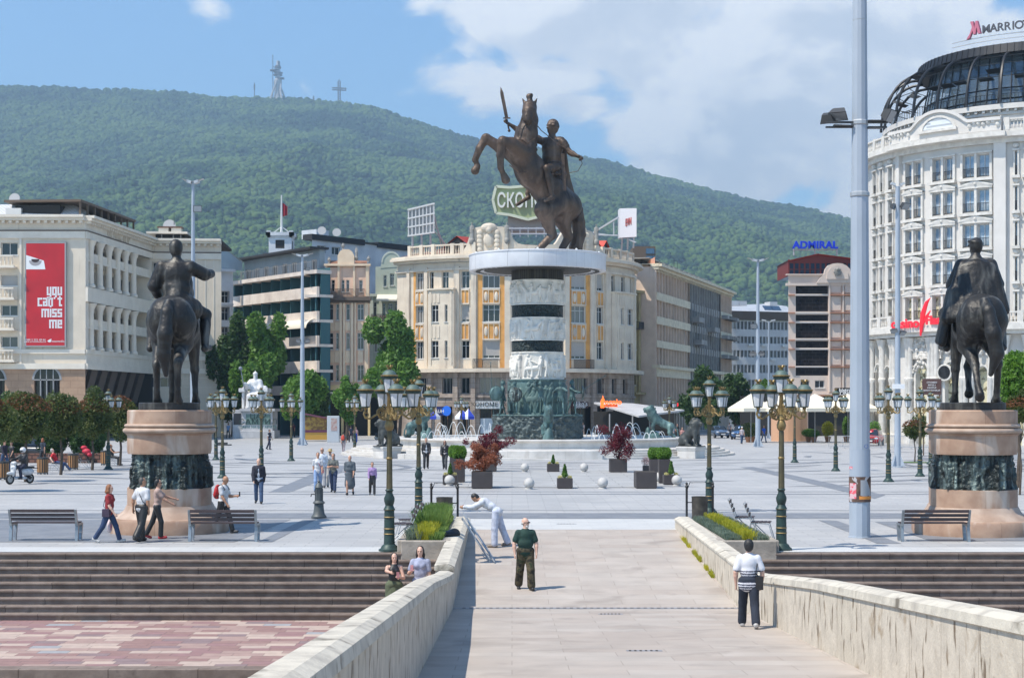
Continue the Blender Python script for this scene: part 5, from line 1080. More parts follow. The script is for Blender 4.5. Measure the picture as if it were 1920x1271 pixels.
for a,b_ in cx_list:
 for t_ in(480,540,597,656):
  balusters(b,Wf,Wf.at(a-12),Wf.at(b_-2),zz(t_+21),zz(t_)-zz(t_+21),-.9,0,.34);stq(b,Wf,Wf.at(a-12)-.1,Wf.at(b_-2)+.1,zz(t_+23.5),zz(t_+21),-1.15,-.001)
 stq(b,Wf,Wf.at(b_+4),Wf.at(b_+8),zb,zz(440),-.12,-.002)
b.mk('balcony',M_b1t,root)
b=MB()
for W_ in(Wf,Ws,Wr):
 e0=-.9 if W_ is Ws else 0;e1=.0
 stq(b,W_,0,W_.L,zz(409),zz(404),-1.0,.3);stq(b,W_,0,W_.L,zz(414),zz(409.2),-.7,.3);stq(b,W_,0,W_.L,zz(447),zz(434),-.18,.0 if W_ is not Ws else.3);stq(b,W_,0,W_.L,zz(692),zz(681),-.25,.2);stq(b,W_,0,W_.L,zz(663),zz(655),-.2,-.002)
 n=int(W_.L/.75)
 for i in range(n):t=W_.L*(i+.5)/n;stq(b,W_,t-.16,t+.16,zz(419),zz(414.2),-.5,-.002)
b.mk('cornice',M_b1t,root)
b=MB()
for W_ in(Wf,Ws,Wr):stq(b,W_,0,W_.L,zz(433.8),zz(431.5),-.22,-.003)
b.mk('dark_band',M_wfb,root)
b=MB();ar=[]
for k in range(6):
 c,r_=88-100*k-(3 if k else 0),24;ar.append((Wf.at(c-r_),Wf.at(c+r_),-.2,zz(712)))
fcd(b,Wf,0,Wf.L,-.3,zb,ar,.5);
for a,e,z0,z1 in ar:
 r_=(e-a)/2;n=10;zc=zz(712)
 pass
b.mk('base',M_b1l,root)
b=MB();b2=MB()
for a,e,z0,z1 in ar:
 r_=(e-a)/2;c=(a+e)/2;zc=z1;n=14
 b.add([Wf(a,.45,0),Wf(e,.45,0),Wf(e,.45,zc),Wf(a,.45,zc)],[(0,1,2,3)])
 pts=[Wf(c-r_*math.cos(math.pi*i/n),-.03,zc+r_*math.sin(math.pi*i/n))for i in range(n+1)];b.add([Wf(c,-.03,zc)]+pts,[(0,i+2,i+1)for i in range(n)])
 for i in range(n):
  q=[]
  for rr,dd in((r_,-.035),(r_*1.16,-.035)):
   for j in(i,i+1):a_=math.pi*j/n;q.append(Wf(c-rr*math.cos(a_),dd,zc+rr*math.sin(a_)))
  b2.add(q,[(0,1,3,2)])
 for x in(c-.03,c+r_*.5,c-r_*.5):stq(b2,Wf,x-.05,x+.05,0,zc+r_*.8,-.06,-.031 if False else.40)
 stq(b2,Wf,a,e,zc-.06,zc+.06,-.06,.40)
b.mk('arched_glazing',M_glk,root);b2.mk('arch_frames',M_wfg,root)
b=MB();Wb=Wall(Ws.A+Ws.n*2.2,Ws.B+Ws.n*2.2,L1);rr=[(455,478),(508,532),(580,600),(628,650)];fh=[]
for k in range(7):
 t=Ws.L*(k+.5)/7
 for t_,bt in((452,478),(497,528),(578,600),(622,650)):fh.append((t-1.1,t+1.1,zz(bt),zz(t_)))
fcd(b,Wb,0,Wb.L,zb,zz(447),fh,.2);b.mk('loggia_wall',M_b1,root)
for a,e,z0,z1 in fh:window(root,Wb,(a+e)/2,z0,e-a,z1-z0,.18,3,0,M_wfg,sill=False)
b=MB()
stq(b,Ws,0,Ws.L,zz(447),ztop,0,2.4);stq(b,Ws,-.0,1.0,zb,zz(447),-.02,2.2);stq(b,Ws,Ws.L-.6,Ws.L,zb,zz(447),-.02,2.2)
for t_ in(486,538,612,664):stq(b,Ws,0,Ws.L,zz(t_+3),zz(t_-.5),-.05,2.2)
stq(b,Ws,0,Ws.L,zz(565),zz(538),-.28,2.2)
for t_ in(479,604):stq(b,Ws,.5,Ws.L-.3,zz(t_+8),zz(t_-8),.12,.30)
stq(b,Ws,0,Ws.L,zz(681),zz(655),-.1,.2)
b.mk('balcony',M_b1t,root)
for pxc in(171,188,205,221,236,251):
 t=Ws.at(pxc)
 for zb_,zt_ in((537,447.5),(655,567)):
  b=MB();c=Ws(t,.08,0);z0,z1=zz(zb_),zz(zt_);b.lathe([(.55,z0),(.55,z0+.25),(.40,z0+.4),(.36,z1-1.0),(.42,z1-.85),(.40,z1-.7),(.62,z1-.2),(.70,z1-.1),(.70,z1)],c=(c[0],c[1],0),n=14);b.mk('column',M_b1t,root,True,sharp=35)
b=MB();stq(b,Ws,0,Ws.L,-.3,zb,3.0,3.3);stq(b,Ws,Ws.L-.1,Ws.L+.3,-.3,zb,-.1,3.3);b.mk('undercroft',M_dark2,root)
b=MB()
for k in range(7):
 t=Ws.L*(k+.4)/7;p0=Vc(Ws(t,.6,zb));p1=Vc(Ws(t+.8,2.0,zz(752)));b.bar(p0,p1,.9,.5)
b.mk('strut',mat('brown grey strut',(.12,.095,.08),.8),root)
hl=[(Wr.at(262+23),Wr.at(340),zz(bt),zz(t_))for t_,bt in((453,478),(500,530),(570,596),(618,650),(700,720))]
b=MB();fcd(b,Wr,0,Wr.L,-.3,ztop,hl,1.2);b.mk('plain_wall',M_b1,root)
for a,e,z0,z1 in hl:window(root,Wr,(a+e)/2,z0,e-a,z1-z0,1.0,4,0,sill=False)
b=MB()
for x in(352,368,384,400):stq(b,Wr,Wr.at(x),Wr.at(x)+.12,zz(655),zz(447),-.06,-.002)
for z_ in(700,720,740):stq(b,Wr,Wr.at(345),Wr.L,zz(z_+1.2),zz(z_),-.06,-.002)
b.mk('wall_ribs',M_b1t,root)
b=MB();Wq=Wall(bx(415,171.5),(bx(415,171.5)[0]-4.5,bx(415,171.5)[1]+16),L1);fcd(b,Wq,0,Wq.L,-.3,ztop,[],.2);b.mk('end_wall',M_b1,root)
b=MB();z0,z1=ztop,zz(377);A_,B_=Wf.at(-420),Wf.at(146)
v=[Wf(A_,.5,z0),Wf(B_,.5,z0),Wf(B_,9,z0),Wf(A_,9,z0),Wf(A_,3,z1),Wf(B_-1.3,3,z1),Wf(B_-1.3,8,z1),Wf(A_,8,z1)];b.add(v,[(0,1,5,4),(1,2,6,5),(2,3,7,6),(3,0,4,7),(4,5,6,7)]);mr_=b.mk('mansard_roof',M_metal,root)
b=MB();stq(b,Wf,Wf.at(7),Wf.at(36),zz(402),zz(389),.6,3.0);b.mk('dormer_window',M_wf,mr_)
b=MB();stq(b,Ws,0,Ws.L,ztop-.3,ztop+.02,0,12);stq(b,Wr,0,Wr.L,ztop-.3,ztop-.02,0,12);b.mk('flat_roof',M_dark2,root)
b=MB();stq(b,Ws,0,Ws.L*.8,ztop+1.5,ztop+1.75,.5,9)
for i in range(9):t=.3+Ws.L*.8*i/8.3;stq(b,Ws,t,t+.18,ztop,ztop+1.5,.6,.8)
b.mk('roof_pergola',M_wfb,root)
b=MB();stq(b,Ws,.6,Ws.L*.8,ztop,ztop+1.2,3.0,8);b.mk('roof_terrace_room',M_dark2,root)
zp=lambda py:bz(py,171)
b=MB();stq(b,Wr,.2,Wr.at(338),ztop+.02,zp(437),1.5,6);p_=b.mk('penthouse',M_dark2,root);b=MB();stq(b,Wr,-.8,Wr.at(350),zp(437),zp(433),.6,7);b.mk('slab',M_b1t,p_)
b=MB()
for x in(272,300,322,336):stq(b,Wr,Wr.at(x)-.07,Wr.at(x)+.07,ztop,zp(437),1.3,1.45)
b.mk('posts',M_wfg,p_)
for x in(302,326):b=MB();t=Wr.at(x);stq(b,Wr,t-.6,t+.6,zp(433),zp(424),2,3.2,0);stq(b,Wr,t-.75,t+.75,zp(424),zp(421),1.9,3.3,1);b.mk('chimney',[M_b1t,M_tileroof],root)
M_dish=mat('satellite dish grey',(.42,.42,.42),.5)
def dish(x,y,z,r,ry=.3):
 o=thg('satellite_dish',None,'satellite dish',(x,y,z));b=MB();b.cyl((0,0,0),(0,0,r*1.3),.05,.05,6);b.mk('mast',M_dish,o)
 b=MB();b.lathe([(0,-.16*r),(.5*r,-.12*r),(r,0)],n=20);b.xf(Mx.Translation((0,-.1,r*1.3))@Mx.Rotation(R(75),4,'X'));b.mk('reflector',M_dish,o,True);return o
c=Wr(Wr.at(310),3.5,0);dd_=dish(c[0]+L1[0],c[1]+L1[1],zp(433),.8);dd_['label']='round grey satellite dish on the penthouse roof behind the pointing rider'
c=Wf(Wf.at(6),4,0);dd_=dish(c[0]+L1[0],c[1]+L1[1],zz(377),.6);dd_['label']='round grey satellite dish on the ribbed metal roof at the far left'
b=MB();c=Wr(Wr.at(319),3.4,0);b.cyl((c[0],c[1],zp(433)),(c[0],c[1],zp(392)),.04,.02,5);b.mk('aerial',M_iron,root)
t_=Ws.at(222);o=inst(root,txm('ПЕЛИСТЕР',1.15,.12,M_b1),Ws,t_,-.09,zz(424.5),'frieze_lettering');o.scale=(1.25,1,1)
M_red=mat('red printed vinyl',(.55,.012,.022),.5,col2=(.42,.010,.018),ns=.35,bump=.1,bs=1);M_wht=mat('white print',(.78,.78,.78),.5)
bt=thg('advertising_banner','tall red banner with white pixel lettering on the beige wall, under the metal roof','banner',(Wf(Wf.at(87),0,0)[0]+L1[0],L1[1]-.35,zz(648)))
bw,bh=(Wf.at(123)-Wf.at(51)),zz(457)-zz(648)
b=MB();b.box(-bw/2,bw/2,-.02,.10,0,bh);b.mk('sheet',M_red,bt)
b=MB();
for x0_,x1_,z0_,z1_ in((-bw/2-.15,-bw/2,-.2,bh+.15),(bw/2,bw/2+.15,-.2,bh+.15),(-bw/2,bw/2,bh,bh+.15),(-bw/2,bw/2,-.15,0)):b.box(x0_,x1_,-.03,.3,z0_,z1_)
b.mk('frame',M_wfg,bt)
GL={'y':['1.1','1.1','1.1','1.1','111','..1','11.'],'o':['...','111','1.1','1.1','111'],'u':['1.1','1.1','1.1','1.1','111'],'c':['111','1..','1..','1..','111'],'a':['111','..1','111','1.1','111'],'n':['111','1.1','1.1','1.1','1.1'],"'":['.1','1.'],'t':['.1.','111','.1.','.1.','.1.','.11'],'m':['11111','1.1.1','1.1.1','1.1.1','1.1.1'],'i':['1','.','1','1','1','1','1'],'s':['111','1..','111','..1','111'],'e':['111','1.1','111','1..','111']}
GL['o']=['111','1.1','1.1','1.1','111']
b=MB();u_=bw*.0385;sc_=bh/191
for word,base in(('you',97),('can\'t',117.5),('miss',138),('me',158.5)):
 W_=sum(len(GL[c][0])+.6 for c in word)-.6;x=bw/2-.28-W_*u_
 for ch in word:
  gl=GL[ch];hgt=len(gl);drop=2 if ch=='y'else 0
  top_=bh-base*sc_+(hgt-drop)*u_*1.12 if ch!="'"else bh-base*sc_+6.4*u_*1.12
  for r_,row in enumerate(gl):
   for cc_,v_ in enumerate(row):
    if v_=='1':b.box(x+cc_*u_-.01,x+(cc_+1)*u_+.01,-.035,-.021,top_-(r_+1)*u_*1.12-.01,top_-r_*u_*1.12+.01)
  x+=(len(gl[0])+.6)*u_
b.mk('lettering',M_wht,bt)
b=MB();b.prismy([(-bw/2,bh*.745),(-bw/2+bw*.5,bh*.745),(-bw/2+bw*.46,bh*.83),(-bw/2,bh*.885)],-.034,-.021);b.mk('eye_shape',M_wht,bt)
b=MB()
for r_,sy_,m_,zc in((.62,-.040,0,.83),(.40,-.046,1,.845)):
 c_=(-bw/2+bw*.24,bh*zc);n=18;b.add([(c_[0]+r_*math.cos(math.pi+math.pi*i/n*1.0)*1.1,sy_,c_[1]+r_*math.sin(math.pi+math.pi*i/n)*.9)for i in range(n+1)],[tuple(range(n+1))],m_)
b.mk('eye_iris',[mat('grey print',(.35,.33,.34),.5),mat('dark print',(.04,.02,.02),.5)],bt)
for tx,sz,x_,z_ in(('+389 2 322 49 64',.30,-bw*.27,.055),('www.acrossmedia.mk',.26,-bw*.27,.038),('acrossmedia',.34,bw*.28,.042)):
 o=link('small_print',txm(tx,sz,.01,M_wht),bt);o.location=(x_,-.03,bh*z_)
b=MB();b.prismy([(bw*.05,bh*.045),(bw*.11,bh*.06),(bw*.16,bh*.065),(bw*.14,bh*.035),(bw*.11,bh*.03)],-.034,-.021);b.mk('logo',M_wht,bt)
# ---------- modern white balcony block
M_pl=mat('pale pinkish render',(.76,.68,.60),.8,col2=(.60,.52,.46),ns=.7,nd=6,streak=(1.4,.15,.62,.8,(.4,.35,.3)));M_teal=mat('teal painted wall',(.035,.12,.14),.7);M_gb=mat('grey blue render',(.30,.37,.41),.8,col2=(.25,.31,.35),ns=.6)
M_blk=mat('black roofing felt',(.03,.03,.033),.8);M_ww=mat('stained white render',(.66,.68,.70),.8,col2=(.50,.52,.55),ns=.5,nd=8);M_canv=mat('cream awning canvas',(.75,.70,.58),.8)
L2=bx(600,175);root=thg('apartment_block','modern block with long pale balconies and teal recesses, left of the pink house','building',(L2[0],L2[1],0))
A2,B2_=bx(433,192),bx(596,175);W2=Wall(A2,B2_,L2);W2e=Wall(B2_,bx(609,177),L2);z2=lambda py:bz(py,175)
Wi=Wall(W2.A+W2.n*1.8,W2.B+W2.n*1.8,L2);hol=[]
for t_,bt in((558,582),(606,628),(651,676),(700,735)):
 for k in range(9):hol.append((W2.L*(k+.25)/9,W2.L*(k+.8)/9,z2(bt),z2(t_)))
b=MB();fcd(b,Wi,0,Wi.L,0,z2(500),hol,.2);b.mk('recessed_wall',M_teal,root)
for a,e,z0,z1 in hol:window(root,Wi,(a+e)/2,z0,e-a,z1-z0,.15,3,0,M_wf if rnd.random()<.6 else M_wfg,sill=False)
for t_,bt in((537,557),(583,604),(629,650),(676,698),(722,740)):
 b=MB();stq(b,W2,0,W2.L,z2(bt),z2(t_),-.1,.08);stq(b,W2,0,W2.L,z2(bt),z2(bt)+.35,.08,2.2);stq(b,W2e,0,W2e.L,z2(bt),z2(t_),-.1,.08);stq(b,W2e,0,W2e.L,z2(bt),z2(bt)+.35,.08,1.8);b.mk('balcony',M_pl,root)
b=MB()
for k in range(10):t=min(W2.L*k/9,W2.L-.2);stq(b,W2,t,t+.15,0,z2(512),.45,1.8)
b.mk('partition',M_teal,root)
b=MB();stq(b,W2,-.3,W2.L+.3,z2(513),z2(506),-.35,1.8);stq(b,W2e,0,W2e.L+.3,z2(513),z2(506),-.35,2);b.mk('roof_slab',M_pl,root)
W2t=Wall(W2.A+W2.n*2.0,W2.B+W2.n*2.0-W2.d*3.2,L2);hol=[(W2t.L*(k+.2)/8,W2t.L*(k+.75)/8,z2(503),z2(480))for k in range(8)]
b=MB();fcd(b,W2t,0,W2t.L,z2(507),z2(462),hol,.2);stq(b,W2t,W2t.L-.2,W2t.L,z2(507),z2(462),.02,.8);b.mk('attic_wall',M_gb,root)
for a,e,z0,z1 in hol:window(root,W2t,(a+e)/2,z0,e-a,z1-z0,.15,3,0,sill=False)
b=MB();stq(b,W2t,-.5,W2t.L+.4,z2(462),z2(458),-1.6,1.2);b.mk('roof_edge',M_blk,root)
rm=rail_mesh(3.6,1.15,M_wfg,10,.1)
for k in range(7):inst(root,rm,W2,W2.L*(k+.5)/7,-.1,z2(506),'balcony_rail')
b=MB()
for a,e in((500,531),(542,592)):
 sa,se=W2.at(a),W2.at(e);n=8;v=[]
 for i in range(n+1):
  an=math.pi/2*i/n;v+=[W2(sa,.1-1.5*math.sin(an),z2(615)+(z2(597)-z2(615))*math.cos(an)),W2(se,.1-1.5*math.sin(an),z2(615)+(z2(597)-z2(615))*math.cos(an))]
 b.add(v,[(2*i,2*i+1,2*i+3,2*i+2)for i in range(n)])
for k in(0,1):pass
b.mk('awning',M_canv,root)
b=MB();stq(b,W2e,.3,W2e.L,0,z2(506),.35,.5);b.mk('end_wall',M_teal,root)
L=bx(425,188);root=thg('townhouse','narrow white house with arched loggias and grey gable beside the modern balcony block','building',(L[0],L[1],0));W_=Wall(bx(405,188),bx(437,189),L);z_=lambda py:bz(py,188)
hs=[(W_.at(412),W_.at(431),z_(bt),z_(t_))for t_,bt in((545,567),(575,600),(612,640),(655,690))]
b=MB();fcd(b,W_,0,W_.L,0,z_(505),hs,1.0);stq(b,W_,-.2,W_.L+.2,z_(509),z_(504),-.5,.1);stq(b,W_,0,W_.L,z_(572),z_(568),-.2,-.002);b.mk('wall',M_ww,root)
for a,e,z0,z1 in hs:window(root,W_,(a+e)/2,z0,e-a,z1-z0,.8,3,.6,sill=False)
b=MB();b.add([W_(0,.5,z_(505)),W_(W_.L+1.5,.5,z_(505)),W_(W_.L+1.5,.5,z_(490)),W_(W_.L*.62,.5,z_(466)),W_(0,.5,z_(480))],[(0,1,2,3,4)]);b.add([W_(W_.L*.62,.4,z_(465)),W_(W_.L+1.7,.4,z_(489)),W_(W_.L+1.7,8,z_(489)),W_(W_.L*.62,8,z_(465)),W_(-.3,.4,z_(480)),W_(-.3,8,z_(480))],[(0,1,2,3),(4,0,3,5)]);b.mk('gable_roof',M_gb,root)
L=bx(528,215);root=thg('belfry_tower','white square tower with arched openings and a flagpole on top, above the flat roofs','tower',(L[0],L[1],0));z_=lambda py:bz(py,215);m1=215*KB/FPX
b=MB();w_=21*m1
T4=[Wall((-w_,-w_),(w_,-w_)),Wall((w_,-w_),(w_,w_)),Wall((w_,w_),(-w_,w_)),Wall((-w_,w_),(-w_,-w_))]
for T_ in T4:fcd(b,T_,0,T_.L,z_(560),z_(444),[(T_.L*.30,T_.L*.70,z_(468),z_(452))],.4)
for T_ in T4[:1]+T4[1:]:stq(b,T_,-.4,T_.L+.4,z_(444),z_(438),-.4,.3);stq(b,T_,-.2,T_.L+.2,z_(447),z_(444.2),-.2,.3)
b.sheet([(-w_,-w_),(w_,-w_),(w_,w_),(-w_,w_)],z_(438.5));b.box(-w_-.3,-w_+.3,-w_-.3,-w_+.3,z_(438),z_(435));b.box(w_-.3,w_+.3,-w_-.3,-w_+.3,z_(438),z_(435));b.mk('shaft',M_ww,root)
b=MB();b.box(-w_*.95,w_*.95,-w_*.95,w_*.95,z_(470),z_(450));b.mk('bell_chamber',M_dark2,root)
b=MB();b.cyl((0,0,z_(438)),(0,0,z_(366)),.22,.10,8)
for dx,dy in((1,0),(-1,0),(0,1),(0,-1)):b.bar((dx*1.4,dy*1.4,z_(438)),(0,0,z_(425)),.12,.12)
b.mk('flagpole',M_wf,root)
b=MB();n=8
for i in range(n):
 xa,xb=.1+.10*i,.1+.10*(i+1);ya,yb=.12*math.sin(i*1.2),.12*math.sin((i+1)*1.2);b.add([(xa,ya,z_(407)+.3*i/n),(xb,yb,z_(407)+.3*(i+1)/n),(xb,yb,z_(380)-.6*(i+1)/n),(xa,ya,z_(380)-.6*i/n)],[(0,1,2,3)])
b.mk('flag',mat('dark red flag',(.28,.015,.03),.8),root)
L=bx(680,196);root=thg('rear_building','stained white building with black roof edge rising behind the pink and green houses','building',(L[0],L[1],0));W_=Wall(bx(585,190),bx(765,203),L);z_=lambda py:bz(py,196)
hs=[(W_.at(a),W_.at(a)+1.6,z_(482),z_(468))for a in(595,622)]
b=MB();fcd(b,W_,0,W_.L,0,z_(456),hs,.3);b.mk('wall',M_ww,root)
for a,e,z0,z1 in hs:window(root,W_,(a+e)/2,z0,e-a,z1-z0,.25,2,0)
b=MB();stq(b,W_,-.3,W_.L*.52,z_(459),z_(449),-.3,1.5);stq(b,W_,W_.L*.52,W_.L*.66,z_(455),z_(453),-.3,1.5);stq(b,W_,W_.L*.66,W_.L,z_(460),z_(450),-.3,1.5);b.mk('roof_edge',M_blk,root)
b=MB();stq(b,W_,W_.at(622),W_.at(645),z_(449),z_(433),3,6);b.mk('lift_housing',M_ww,root)
for px_ in(613,641):c=W_(W_.at(px_),1,0);dd_=dish(c[0]+L[0],c[1]+L[1],z_(449),.6);dd_['label']='grey satellite dish on the black roof edge, '+('left'if px_<620 else 'right')+' of the pair above the pink house'
# ---------- pink art nouveau house
M_pk=mat('dusty pink render',(.78,.54,.40),.8,col2=(.70,.47,.34),ns=.8,nd=8,streak=(2,.2,.6,.78,(.3,.22,.17)));M_pkl=mat('cream pilasters',(.80,.63,.45),.8,col2=(.72,.55,.38),ns=1);M_yel=mat('ochre yellow plaster',(.72,.55,.28),.8);M_stn=mat('grey weathered stone',(.36,.35,.32),.85,col2=(.22,.21,.19),ns=1.5,nd=8,bump=.3,bs=6);M_brn=mat('dark stained ledge',(.13,.10,.08),.85)
L=bx(652,178);root=thg('townhouse','narrow pink house with curved gable, pilasters and roof statues','building',(L[0],L[1],0));W_=Wall(bx(610,178),bx(693,178),L);z_=lambda py:bz(py,178);sc_=178*KB/FPX
hs=[]
for a,e in((617.5,625),(630,635.5),(649,656),(670,682)):
 for t_,bt in((570,600),(624,655),(684,714)):hs.append((W_.at(a),W_.at(e),z_(bt),z_(t_)))
for a,e in((621,628),(640,646),(649,655),(673,680)):hs.append((W_.at(a),W_.at(e),z_(547),z_(525)))
b=MB();fcd(b,W_,0,W_.L,z_(722),z_(500),hs,.3);b.mk('wall',M_pk,root)
for a,e,z0,z1 in hs:window(root,W_,(a+e)/2,z0,e-a,z1-z0,.25,2 if e-a>.6 else 1,.7)
b=MB()
for x0_,x1_ in((610.5,616),(637,641.5),(643.5,647.5),(658,663),(665,668),(684,691)):stq(b,W_,W_.at(x0_),W_.at(x1_),z_(716),z_(566),-.3,-.002)
for x0_,x1_ in((610.5,614),(633,637),(662,666),(686,692)):stq(b,W_,W_.at(x0_),W_.at(x1_),z_(556),z_(496),-.25,-.002)
stq(b,W_,-.15,W_.L+.15,z_(499),z_(495),-.45,.3)
b.prismy([(W_.at(633)-W_.L/2,z_(500)),(W_.at(664)-W_.L/2,z_(500)),(W_.at(664)-W_.L/2,z_(480)),(W_.at(660)-W_.L/2,z_(472)),(W_.at(654)-W_.L/2,z_(468)),(W_.at(643)-W_.L/2,z_(468)),(W_.at(637)-W_.L/2,z_(472)),(W_.at(633)-W_.L/2,z_(480))],-.35,.3)
for x in(622,633,652,676):
 for t_,bt in((604,620),(658,680)):stq(b,W_,W_.at(x)-.35,W_.at(x)+.35,z_(bt),z_(t_),-.12,-.003)
b.mk('pilasters',M_pkl,root)
b=MB();stq(b,W_,-.2,W_.L+.2,z_(564),z_(557),-.9,.1);stq(b,W_,-.1,W_.L+.1,z_(568),z_(564.2),-.45,.1);b.mk('ledge',M_brn,root)
b=MB();v0=len(b.v);
for x0_,x1_ in((614,633),(664,687)):b.add([W_(W_.at(x0_),-.2,z_(501)),W_(W_.at(x1_),-.2,z_(501)),W_(W_.at(x1_),1.3,z_(487)),W_(W_.at(x0_),1.3,z_(487))],[(0,1,2,3)])
b.mk('tiled_roof',mat('orange roof tiles',(.42,.20,.12),.8,col2=(.30,.15,.09),ns=3,brick=(.3,.3,.04,(.5,.5,.5),(.85,.85,.85),True)),root)
rm=rail_mesh(45*sc_,.95,M_brn,18,.7,.035);inst(root,rm,W_,W_.at(640),0,z_(556),'balcony_rail');rm=rail_mesh(14*sc_,.95,M_brn,6,.7,.035);inst(root,rm,W_,W_.at(676),0,z_(556),'balcony_rail')
b=MB();stq(b,W_,-.2,W_.L+.2,z_(731),z_(722),-.9,.3);b.mk('bottom_ledge',M_yel,root)
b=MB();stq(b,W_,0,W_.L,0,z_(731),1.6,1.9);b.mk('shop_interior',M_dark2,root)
b=MB()
for x in(612,640,690):stq(b,W_,W_.at(x),W_.at(x+4),0,z_(731),-.2,.6)
b.mk('shop_pillar',M_yel,root)
def roof_statue(x,y,z,h,lb,m,gr):
 o=thg('roof_statue',lb,'statue',(x,y,z),0,gr);J=fig(h*.86,legL=(4,2,2),legR=(-3,2,2),armL=(20,6,70,30),armR=(5,6,10,0));S=SDF(h*.03,h*.03);body(S,J,1.15,curl=40,hands=False,face=False);g_skirt(S,J,1.9,.16,.20)
 for k_ in range(len(S.p)):pass
 S.T=Mx.Translation((0,0,0));S.cap((0,0,0),(0,0,h*.06),h*.13,h*.13,.01);S.mk('figure',m,o);return o
c=W_(W_.at(668),.2,0);roof_statue(c[0]+L[0],c[1]+L[1],z_(485),27*sc_,'grey stone figure standing on the pink house beside its curved gable',M_stn,'stone figures and urns on the roofs')
def urn(x,y,z,h,lb):
 o=thg('stone_urn',lb,'urn',(x,y,z),0,'stone figures and urns on the roofs');b=MB();b.lathe([(.2*h,0),(.2*h,.1*h),(.08*h,.2*h),(.28*h,.5*h),(.3*h,.65*h),(.15*h,.8*h),(.2*h,.85*h),(.05*h,1*h),(0,1.02*h)],n=12);b.mk('urn',M_stn,o,True)
for x_,y_,t_ in((617,494,'left end'),(643,468,'curved gable'),(691,492,'right end')):c=W_(W_.at(x_),.1,0);urn(c[0]+L[0],c[1]+L[1],z_(y_),12*sc_,'small grey stone urn on the %s of the pink house'%t_)
# ---------- pale green house
M_gr=mat('pale green render',(.50,.55,.45),.8,col2=(.42,.47,.38),ns=.7,nd=8);M_grl=mat('pale green trim',(.58,.62,.53),.8,col2=(.5,.54,.46),ns=1)
L=bx(730,182);root=thg('townhouse','pale green house with a round gable and white awning beside the pink house','building',(L[0],L[1],0));W_=Wall(bx(693,182),bx(769,182),L);z_=lambda py:bz(py,182);hs=[]
for a,e,t_,bt in((719,725,516,537),(731,739,513,535),(744,749,516,537),(700,706,566,598),(717,723,568,592),(727,736,568,592),(741,746,566,592),(758,763,560,592),(702,708,625,660),(722,730,625,660),(738,746,625,660),(756,763,625,660)):hs.append((W_.at(a),W_.at(e),z_(bt),z_(t_)))
b=MB();fcd(b,W_,0,W_.L,z_(722),z_(552),hs,.3);fcd(b,W_,W_.at(704),W_.at(762),z_(552),z_(500),hs,.3)
X_=lambda px:W_.at(px)-(-L[0]+W_.A.x)*0
def X_(px):return W_(W_.at(px),0,0)[0]
pr=[(704,552),(704,530),(710,520),(713,500),(717,485),(724,475),(733,471),(742,474),(749,482),(753,498),(760,503),(762,500),(762,490),(768,490),(768,552)]
b.prismy([(X_(x),z_(y))for x,y in pr],.32,.7);b.prismy([(X_(x),z_(y))for x,y in((713,503),(717,485),(724,475),(733,471),(742,474),(749,482),(753,500))],-.05,.31);b.mk('wall',M_gr,root)
for a,e,z0,z1 in hs:window(root,W_,(a+e)/2,z0,e-a,z1-z0,.25,2 if e-a>.5 else 1,.7)
b=MB();stq(b,W_,-.05,W_.L,z_(556),z_(551),-.3,-.002)
for x in(694,711,751,766):stq(b,W_,W_.at(x),W_.at(x)+.4,z_(722),z_(556),-.15,-.003)
n=14
for i in range(n):
 a0_,a1_=math.pi*i/n,math.pi*(i+1)/n;q=[]
 for rr_,aa in((15.5,a0_),(15.5,a1_),(18.5,a1_),(18.5,a0_)):q.append((X_(733.5-rr_*math.cos(aa)),-.12,z_(492-rr_*1.12*math.sin(aa))))
 b.add(q,[(0,1,2,3)])
b.mk('trim',M_grl,root)
b=MB();sa,se=W_.at(708),W_.at(746);b.add([W_(sa,-.05,z_(551)),W_(se,-.05,z_(551)),W_(se,-2.0,z_(563)),W_(sa,-2.0,z_(563)),W_(se,-2.0,z_(566)),W_(sa,-2.0,z_(566))],[(0,1,2,3),(3,2,4,5)]);b.mk('awning',M_canv,root)
b=MB();stq(b,W_,W_.at(698),W_.at(748),z_(607),z_(604),-1.2,-.002);b.mk('balcony_slab',M_grl,root);rm=rail_mesh(50*182*KB/FPX,1.0,M_iron,30,1.15,.03);inst(root,rm,W_,W_.at(723),0,z_(604),'balcony_rail')
b=MB();rg=random.Random(2)
for i in range(260):
 t=W_.at(699)+rg.random()*(W_.at(747)-W_.at(699));c=Vc(W_(t,-1.25+rg.uniform(-.15,.15),z_(597)+rg.uniform(-.25,.3)));a_=rg.random()*6;b.add([c,c+VV(.1*math.cos(a_),.03,.08),c+VV(.03,.05,-.1)],[(0,1,2)],rg.randint(0,1))
b.mk('flower_box',[mat('red flowers',(.45,.05,.04),.7),mat('box leaves',(.05,.12,.03),.7)],root)
b=MB();stq(b,W_,0,W_.L,0,z_(722),.6,.9);b.mk('shopfront',M_dark2,root)
